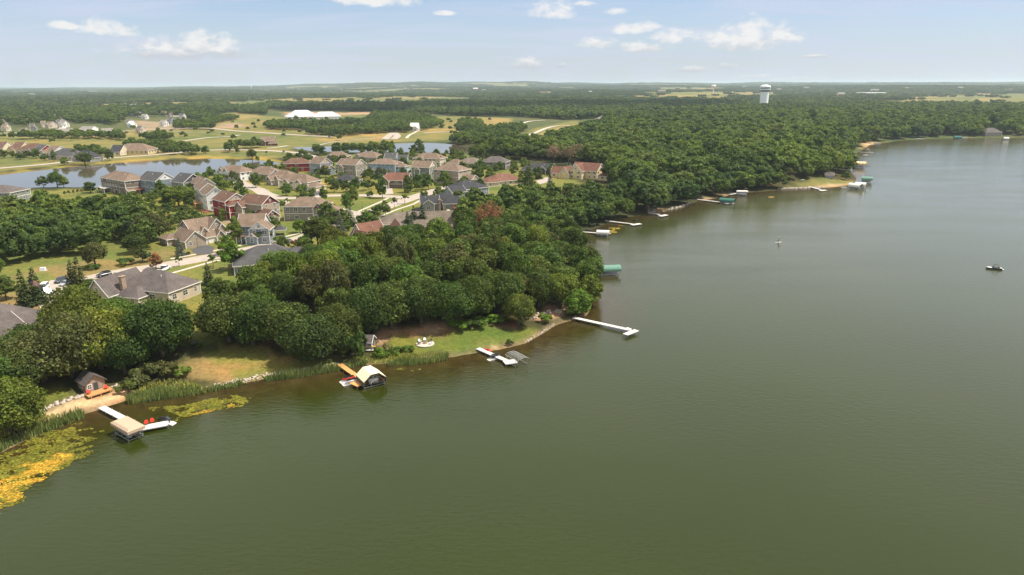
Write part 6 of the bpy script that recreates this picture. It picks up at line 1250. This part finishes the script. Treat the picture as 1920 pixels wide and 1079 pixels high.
BUSH = [(258,722,3.2,3,'olive','olive shrub at the back of the reed bank'),(285,708,3.5,3.2,'olive','tall olive shrub above the reed bank'),(312,705,3.2,3,'olive','olive shrub next to the brown slope'),(245,735,2.6,2.4,'oak','dark shrub at the beach end'),(340,706,2.2,2.5,'light','light shrub at the slope foot'),(640,665,5,3.6,'gold','golden shrub behind the cedar dock'),(668,672,5.5,3.4,'deep','dark green shrub beside the playhouse'),(655,658,4.5,3,'oak','shrub between the shed and the playhouse'),(712,668,1.8,2.6,'bright','bright shrub before the kayaks'),(740,663,1.6,2.4,'mid','low shrub on the reed edge'),(727,660,1.8,1.8,'pale','pale flowering shrub by the kayaks'),(762,660,1.4,2.4,'mid','low shrub below the fire pit'),
        (858,618,2.2,3.4,'bright','bright shrub on the lush bank'),(890,612,2.4,3.6,'mid','shrub in the middle of the lush bank'),(925,607,2.4,3.6,'bright','tall bright shrub of the lush bank'),(1022,605,2.2,2.4,'bright','round shrub by the sandy path'),(1078,593,3.4,3.2,'bright','bright shrub at the root of the long dock'),(237,497,2.4,3.2,'mid','round green shrub on the dry verge'),(172,506,1.8,3,'mid','low green shrub under the olive tree'),(165,541,2.2,3.2,'mid','dark shrub beside the tall spruces'),(235,527,1,1.6,'gold','small shrub in the driveway island'),(375,653,1,1.1,'gold','yellow green round shrub on the garden steps'),(366,648,1,1.1,'blue','pale blue shrub on the garden steps'),(353,478,1,1.2,'mid','small round shrub at the taupe house verge'),(524,456,2.6,2.8,'light','light shrub before the dark grey bungalow'),(552,462,2.4,1.8,'rust','dark red shrub near the bungalow corner'),(954,647,1.3,1.2,'oak','single dark shrub on the sandy strip edge'),(225,362,2.2,4,'oak','low dark hedge shrub by the white deck posts'),
        (1300,372,4,5,'light','leafy shrub at the green canopy dock'),(1586,338,5,4,'light','light shrub by the white canopies')]
for (px_, py_, h, r_, colr, lab) in BUSH: p = at(px_, py_); make_tree('bush', p.x, p.y, r_ * 1.1, h * 1.25, colr, lab, 'shrubs near the shore and yards')
for i, (a, b) in enumerate(((1038, 309), (1052, 305), (1066, 310), (1082, 304), (1097, 309), (1112, 303))):
    p = at(a, b); make_tree('thin', p.x, p.y, 7.0, 17, 'ash', 'bare grey brown tree behind the yellow house, %sfrom the charcoal house side' % (ORD[i] if i else 'first '), 'bare trees behind the yellow house')
for i in range(14):
    p = at(122 + i * 8.2, 369 - i * .9); make_tree('slim', p.x, p.y, 1.1, 4.2, 'fir', 'clipped dark evergreen, %sin the row by the pond bank' % (ORD[i] if i and i < 12 else ('first ' if i == 0 else 'last but one ' if i == 12 else 'last ')), 'row of small evergreens')
# ------------------------------------------------------------------ woods
WOODS = [('the wooded point', [(388,604),(425,575),(470,548),(540,522),(600,506),(650,490),(700,482),(760,480),(800,484),(830,472),(852,456),(870,440),(870,415),(890,400),(930,386),(1010,380),(1060,378),(1110,374),(1160,372),(1205,385),(1212,404),(1165,414),(1135,425),(1110,434),(1082,443),(1070,450),(1080,480),(1096,520),(1106,556),(1095,575),(1000,582),(960,592),(880,598),(820,598),(740,612),(660,628),(560,640),(470,640),(400,632)]),
         ('the corner oaks', [(88,660),(110,625),(180,606),(250,620),(300,650),(240,690),(150,700),(60,735),(50,700)]), ('the pond side wood', [(-90,520),(-80,420),(0,414),(60,408),(160,402),(235,412),(280,445),(306,466),(250,478),(150,476),(60,492),(0,512),(-30,545),(-90,560)])]
MIDW = [[(1160,372),(1152,345),(1152,318),(1060,306),(1010,302),(960,300),(905,296),(890,288),(930,286),(1000,280),(1060,264),(1090,250),(1140,232),(1250,214),(1400,205),(1530,212),(1620,222),(1650,240),(1646,262),(1624,272),(1612,290),(1600,312),(1590,325),(1580,336),(1460,343),(1458,354),(1400,363),(1345,370),(1300,380),(1250,396),(1200,408)],
        [(1640,272),(1760,264),(1930,261),(2200,262),(2300,215),(1900,208),(1700,212),(1640,228)], [(1340,366),(1365,352),(1440,350),(1440,357)],
        [(235,279),(262,274),(300,275),(372,283),(372,292),(330,292),(268,290)], [(0,262),(60,259),(130,257),(220,257),(235,265),(200,262),(120,261),(60,262)], [(500,235),(590,232),(600,246),(505,244)], [(575,250),(660,244),(720,238),(760,236),(700,250),(640,258),(580,255)], [(680,240),(700,215),(780,215),(830,235),(800,246),(760,250),(690,252)], [(855,250),(862,232),(900,230),(905,250)], [(840,270),(880,250),(960,240),(985,245),(960,262),(920,268),(860,274)],[(560,237),(700,228),(705,232),(570,241)],[(560,296),(600,292),(598,288),(560,291)],
        [(430,205),(500,203),(500,216),(450,214)],[(330,235),(400,233),(400,244),(330,243)],[(370,232),(430,222),(450,224),(400,233)],[(420,290),(430,280),(470,276),(500,276),(430,286)],[(620,290),(740,288),(760,282),(700,286),(640,287)],[(200,298),(150,296),(140,290),(200,290)],[(262,262),(300,258),(330,262),(300,268)]]
def jgrid(x0, x1, y0, y1, s, g):
    X, Y = np.meshgrid(np.arange(x0, x1, s), np.arange(y0, y1, s)); return (X + g.uniform(-.42, .42, X.shape) * s).ravel(), (Y + g.uniform(-.42, .42, X.shape) * s).ravel()
def clear_of(X, Y, pad=0.0):
    k = np.ones(len(X), bool)
    for hx, hy, yaw, l, d, bl in HOUSEPOS:
        ca, sa = math.cos(yaw), math.sin(yaw); sel = np.nonzero((X - hx) ** 2 + (Y - hy) ** 2 < 3600)[0]; u = (X[sel] - hx) * ca + (Y[sel] - hy) * sa; v = -(X[sel] - hx) * sa + (Y[sel] - hy) * ca
        for (cx, cy, bl_, bd, hh, ri, an, ty) in bl:
            e, f = (bl_, bd) if abs(an) < .8 else (bd, bl_); k[sel[(np.abs(u - cx) < e / 2 + 4 + pad) & (np.abs(v - cy) < f / 2 + 4 + pad)]] = False
    for rx, ry, rw in ROADPTS: k &= (X - rx) ** 2 + (Y - ry) ** 2 > (rw + 3.2) ** 2
    return k & (gsample(SDL, X, Y, 500.) > np.where(np.hypot(X, Y) > 520, 4.5, 1.0)) & (gsample(SP, X, Y, -500.) < -3)
gW = np.random.default_rng(3); pick = []
for wi, (nm, poly) in enumerate(WOODS):
    G = polyg(poly); X, Y = jgrid(min(p[0] for p in G), max(p[0] for p in G), min(p[1] for p in G), max(p[1] for p in G), 8.6, gW); k = inside(X, Y, G) & clear_of(X, Y); X, Y = X[k], Y[k]
    TP = np.array([(a, b, c) for a, b, c in TREEPOS]); dd = np.sqrt((X[:, None] - TP[None, :, 0]) ** 2 + (Y[:, None] - TP[None, :, 1]) ** 2) - TP[None, :, 2] * .75; k = dd.min(1) > 2.0; X, Y = X[k], Y[k]
    for x, y in zip(X, Y): pick.append((math.hypot(x, y), x, y, wi))
pick.sort(); NT = sum(1 for o in C.objects if o.get('category') == 'tree'); NMAX = 300 - NT; indiv = pick[:max(0, NMAX)]; rest = pick[max(0, NMAX):]
CK = ['oak', 'mid', 'deep', 'oak', 'light', 'gold', 'mid', 'oak', 'mid', 'mid', 'deep', 'olive', 'oak', 'mid']
ADJ = dict(oak='dark oak green', mid='mid green', deep='deep green', olive='olive', light='light green', gold='golden green', bright='bright green', fir='blackish green', rust='brown leaved', ash='bare grey')
info = []
for (d_, x, y, wi) in indiv:
    px_, py_ = topx(x, y, ZL); info.append([wi, float(px_), float(py_), x, y])
# rows by depth within each wood, then order across the row
RW = ['front', 'second', 'third', 'fourth', 'fifth', 'sixth', 'seventh', 'eighth', 'ninth', 'tenth', 'eleventh', 'twelfth', 'thirteenth']
OW = ['first', 'second', 'third', 'fourth', 'fifth', 'sixth', 'seventh', 'eighth', 'ninth', 'tenth', 'eleventh', 'twelfth', 'thirteenth', 'fourteenth', 'fifteenth', 'sixteenth', 'seventeenth', 'eighteenth', 'nineteenth', 'twentieth', 'twenty-first', 'twenty-second', 'twenty-third', 'twenty-fourth', 'twenty-fifth']
for wi, (nm, _) in enumerate(WOODS):
    mem = sorted([t for t in info if t[0] == wi], key=lambda t: -t[2]); rows = [mem[i:i + 18] for i in range(0, len(mem), 18)]
    for ri, row in enumerate(rows):
        for ci, (w__, px_, py_, x, y) in enumerate(sorted(row, key=lambda t: t[1])):
            ck = CK[int(gW.integers(len(CK)))]; kind = 'big'
            if wi == 0 and (abs(px_ - 905) < 22 and abs(py_ - 430) < 20): ck, kind = 'rust', 'thin'
            elif gW.random() < .02: ck, kind = 'ash', 'thin'
            rd = gW.uniform(4.8, 7.0); hh = gW.uniform(9.5, 16.5) * (1 if wi == 0 else .82)
            make_tree(kind, x, y, rd, hh, ck, '%s tree, %s, %s row, %s along' % (ADJ[ck], nm, RW[min(ri, 12)], OW[ci]), 'trees of ' + nm)
# roofs and buildings scattered through the far country
gF = random.Random(12); SID = ['white', 'cream', 'grey', 'beige', 'red', 'tan']; DSC = ['long', 'small', 'low', 'tall', 'square']
for i, (a, b) in enumerate([(1512,168),(1590,166),(1700,166),(1395,166),(1270,168),(1150,166),(1050,163),(700,165),(640,168),(560,170),(520,169),(500,172),(488,168),(310,172),(105,172),(196,176),(1860,164),(1890,172),(820,163),(760,170),(1460,171),(60,180),(380,170),(1240,176),(1640,170),(1800,168)]):
    w_ = gF.uniform(22, 48); farm_box('distant_building', '%s %s building in the far woods, %s from the pond side' % (DSC[i % 5], SID[i % 6], OW_[i]), a, b, w_, w_ * .5, gF.uniform(9, 16), SID[i % 6], 5)
# the far woods: one mass
PX, PY, KI, SX, SZ = [], [], [], [], []
def addw(X, Y, kinds, s0, s1, z0=.85, z1=1.2):
    n = len(X); s = gW.uniform(s0, s1, n); PX.extend(X); PY.extend(Y); KI.extend(gW.choice(kinds, n)); SX.extend(s); SZ.extend(s * gW.uniform(z0, z1, n))
if rest: a = np.array([(r[1], r[2]) for r in rest]); addw(a[:, 0], a[:, 1], [0, 1, 2], .75, 1.05)
def fieldmask(X, Y):
    k = np.zeros(len(X), bool)
    for g_ in FIELDS_FAR: k |= inside(X, Y, g_)
    return k
for mi, poly in enumerate(MIDW):
    lo = .5 if mi >= 3 else 1.0
    G = polyg(poly); X, Y = jgrid(min(p[0] for p in G), max(p[0] for p in G), min(p[1] for p in G), max(p[1] for p in G), 10.8 if mi < 2 else 7.0, gW); k = inside(X, Y, G); X, Y = X[k], Y[k]; k = clear_of(X, Y); addw(X[k], Y[k], [0, 0, 1, 2], .85 if mi < 2 else .45, 1.65 if mi < 2 else .85, .78 if mi < 2 else .9, 1.12 if mi < 2 else 1.2)
# beyond: everything is wooded except the fields, the lake and the clearings
far_poly = polyg([(-900,232),(-80,238),(0,240),(20,236),(60,240),(110,236),(150,232),(190,232),(215,236),(235,222),(300,220),(345,222),(385,226),(425,212),(500,205),(545,207),(640,208),(700,210),(770,210),(860,219),(960,219),(1060,226),(1140,222),(1250,206),(1400,200),(1560,206),(1640,222),(1800,216),(2000,214),(3200,214)])
wedge = [(-9000, 14000)] + far_poly + [(9000, 14000)]
def ring_scatter(r0, r1, s, kinds, s0, s1, occ=.92, z0=.85, z1=1.2):
    X, Y = jgrid(-r1 * .75, r1 * .75, r0 * .5, r1, s, gW); r = np.hypot(X, Y); th = np.arctan2(X, Y); k = (r > r0) & (r <= r1) & (np.abs(th) < R(43)); X, Y = X[k], Y[k]; k = inside(X, Y, wedge) if r0 < 3000 else np.ones(len(X), bool)
    X, Y = X[k], Y[k]; k = ~fieldmask(X, Y) & clear_of(X, Y, 3) & ~((inside(X, Y, sub_) | inside(X, Y, sub2)) & (gW.random(len(X)) < .66)); X, Y = X[k], Y[k]
    # clearings of farmland between the woods
    f = farfield(X, Y) + gW.normal(size=len(X)) * .05; k = (f < (occ if r0 < 2000 else FTH)) | (gW.random(len(X)) < .03); addw(X[k], Y[k], kinds, s0, s1, z0, z1)
sub_ = polyg([(-60,246),(-60,212),(60,208),(130,206),(140,236),(110,240),(60,242),(0,243)]); sub2 = polyg([(225,240),(235,205),(350,203),(352,232),(300,240)])
X, Y = jgrid(-1300, 1100, 500, 1300, 34, gW); k = (inside(X, Y, polyg([(0,290),(150,262),(300,262),(420,262),(560,275),(700,262),(860,258),(950,240),(950,224),(700,218),(560,222),(430,214),(390,230),(200,248),(0,250)]))) & clear_of(X, Y, 2) & (gW.random(len(X)) < .42); addw(X[k], Y[k], [1, 2, 3], .4, .8, .7, 1.0)
# low trees between the houses and brush in the meadow
for poly, sp, pr, a0, a1, ks in (([(180,345),(430,318),(620,288),(880,290),(1000,312),(1060,335),(900,362),(840,380),(640,445),(560,470),(480,480),(440,440),(420,410),(300,380)], 10, .52, .30, .58, [1, 2, 3]), ([(30,400),(150,378),(230,366),(310,378),(335,400),(420,425),(330,450),(300,440),(240,404),(150,396)], 5.2, .62, .2, .42, [2, 3]), ([(330,400),(430,418),(420,440),(330,420)], 5, .3, .12, .25, [2, 3]), ([(560,450),(640,440),(690,450),(640,470),(560,490)], 7, .7, .4, .6, [0, 1, 2])):
    G = polyg(poly); X, Y = jgrid(min(p[0] for p in G), max(p[0] for p in G), min(p[1] for p in G), max(p[1] for p in G), sp, gW); k = inside(X, Y, G) & clear_of(X, Y, -2.4) & (gW.random(len(X)) < pr) & ~inside(X, Y, polyg([(612,365),(700,364),(765,371),(700,394),(640,398),(600,385)])); addw(X[k], Y[k], ks, a0, a1, .8, 1.15)
ring_scatter(800, 2300, 12, [1, 2, 3, 3], .9, 1.7, .95, .6, .9)
ring_scatter(2300, 7000, 34, [4, 5], .8, 1.2, .45)
ring_scatter(7000, 24000, 105, [4, 5], 2.3, 3.6, .55, .35, .5)
def lowtree(seed, rad, h, lobes, per, size): return leafmesh('woods_tree', crown_arrays(seed, rad, h, lobes, per, size), M['leafwood'])
def grove(seed):
    g = np.random.default_rng(seed); Vs, Fs, Ls, nv = [], [], [], 0
    for i in range(12):
        V, Fq, Lv = crown_arrays(seed * 20 + i, 6.5, 10, 12, 16, 2.0); V = V * g.uniform(.8, 1.2) + np.array([g.uniform(-17, 17), g.uniform(-17, 17), 0]); Vs.append(V); Fs.append(Fq + nv); nv += len(V); Ls.append(np.clip(Lv * .6 + g.uniform(-.1, .4), 0, 1))
    return leafmesh('woods_grove', (np.concatenate(Vs), np.concatenate(Fs), np.concatenate(Ls)), M['leafwood'])
srcs = [lowtree(81, 6.2, 12, 40, 55, .85), lowtree(82, 6.0, 11.5, 36, 50, .95), lowtree(83, 6.2, 12.5, 34, 45, 1.05), lowtree(84, 5.6, 11, 26, 34, 1.3), grove(2), grove(3)]
wc = bpy.data.collections.new('woods_kinds')
for i, me in enumerate(srcs): o = bpy.data.objects.new('woods_kind_%s' % 'abcdef'[i], me); wc.objects.link(o)
PX, PY = np.array(PX), np.array(PY); PZ = ground(PX, PY) + 1.2
me = bpy.data.meshes.new('woods'); me.vertices.add(len(PX)); me.vertices.foreach_set('co', np.stack([PX, PY, PZ], 1).astype(np.float32).ravel())
a = me.attributes.new('pick', 'INT', 'POINT'); a.data.foreach_set('value', np.array(KI, np.int32)); a = me.attributes.new('size', 'FLOAT_VECTOR', 'POINT'); a.data.foreach_set('vector', np.stack([SX, SX, SZ], 1).astype(np.float32).ravel()); a = me.attributes.new('turn', 'FLOAT_VECTOR', 'POINT'); a.data.foreach_set('vector', np.stack([0 * PX, 0 * PX, gW.uniform(0, 6.28, len(PX))], 1).astype(np.float32).ravel())
wo_ = bpy.data.objects.new('woods', me); C.objects.link(wo_); tag(wo_, kind='stuff')
ng = bpy.data.node_groups.new('woods', 'GeometryNodeTree'); ng.interface.new_socket('Geometry', in_out='INPUT', socket_type='NodeSocketGeometry'); ng.interface.new_socket('Geometry', in_out='OUTPUT', socket_type='NodeSocketGeometry')
gi = ng.nodes.new('NodeGroupInput'); go = ng.nodes.new('NodeGroupOutput'); ip = ng.nodes.new('GeometryNodeInstanceOnPoints'); ci = ng.nodes.new('GeometryNodeCollectionInfo'); ci.inputs['Collection'].default_value = wc; ci.inputs['Separate Children'].default_value = True; ci.inputs['Reset Children'].default_value = True
def na_(nm, ty): n = ng.nodes.new('GeometryNodeInputNamedAttribute'); n.data_type = ty; n.inputs['Name'].default_value = nm; return n.outputs['Attribute']
mp_ = ng.nodes.new('GeometryNodeMeshToPoints'); ng.links.new(gi.outputs[0], mp_.inputs['Mesh']); ng.links.new(mp_.outputs[0], ip.inputs['Points']); ng.links.new(ci.outputs[0], ip.inputs['Instance']); ip.inputs['Pick Instance'].default_value = True
ng.links.new(na_('pick', 'INT'), ip.inputs['Instance Index']); ng.links.new(na_('size', 'FLOAT_VECTOR'), ip.inputs['Scale'])
er = ng.nodes.new('FunctionNodeEulerToRotation'); ng.links.new(na_('turn', 'FLOAT_VECTOR'), er.inputs[0]); ng.links.new(er.outputs[0], ip.inputs['Rotation']); ng.links.new(ip.outputs[0], go.inputs[0])
wo_.modifiers.new('woods', 'NODES').node_group = ng
print('TREES single', NMAX, len(indiv), 'named', NT, 'rest', len(rest), 'mass', len(PX))
# ------------------------------------------------------------------ a low cloud over the far woods (its shadow darkens them)
cm = bpy.data.materials.new('cloud'); cm.use_nodes = True; cm.node_tree.nodes['Principled BSDF'].inputs['Base Color'].default_value = (.9, .9, .9, 1); cm.node_tree.nodes['Principled BSDF'].inputs['Roughness'].default_value = 1
gC = random.Random(4); cl = MB(); A_, B_ = at(640, 203), at(1330, 197); ALT = 3400.0; off = Vector((sd.x, sd.y, 0)) * (ALT / sd.z)
for i in range(70):
    t_ = gC.random(); p = A_.lerp(B_, t_) + off + Vector((gC.uniform(-60, 60), gC.uniform(-230, 230), 0)); rr = gC.uniform(70, 190) * (1 - .5 * abs(t_ - .5)); secs = []
    for j in range(1, 8):
        ph = math.pi * j / 8; secs.append([(p.x + rr * math.sin(ph) * math.cos(a) * gC.uniform(.9, 1.1), p.y + rr * math.sin(ph) * math.sin(a) * gC.uniform(.9, 1.1), ALT + rr * .45 * -math.cos(ph) * (.35 if j < 4 else 1)) for a in [2 * math.pi * k_ / 12 for k_ in range(12)]])
    cl.loft(secs)
tag(cl.build('cloud', cm, None, True), kind='stuff')
# ------------------------------------------------------------------ haze
hz = MB(); hb = 60000; hz.box((0, 20000, -6), (hb, hb, 170)); m_ = bpy.data.materials.new('air'); m_.use_nodes = True; t = m_.node_tree; t.nodes.clear(); oo = t.nodes.new('ShaderNodeOutputMaterial'); pv = t.nodes.new('ShaderNodeVolumePrincipled')
pv.inputs['Color'].default_value = (0.72, 0.85, 1.0, 1); pv.inputs['Density'].default_value = 0.00006; pv.inputs['Anisotropy'].default_value = 0.2; t.links.new(pv.outputs[0], oo.inputs['Volume'])
ho = hz.build('haze', m_); tag(ho, kind='stuff')
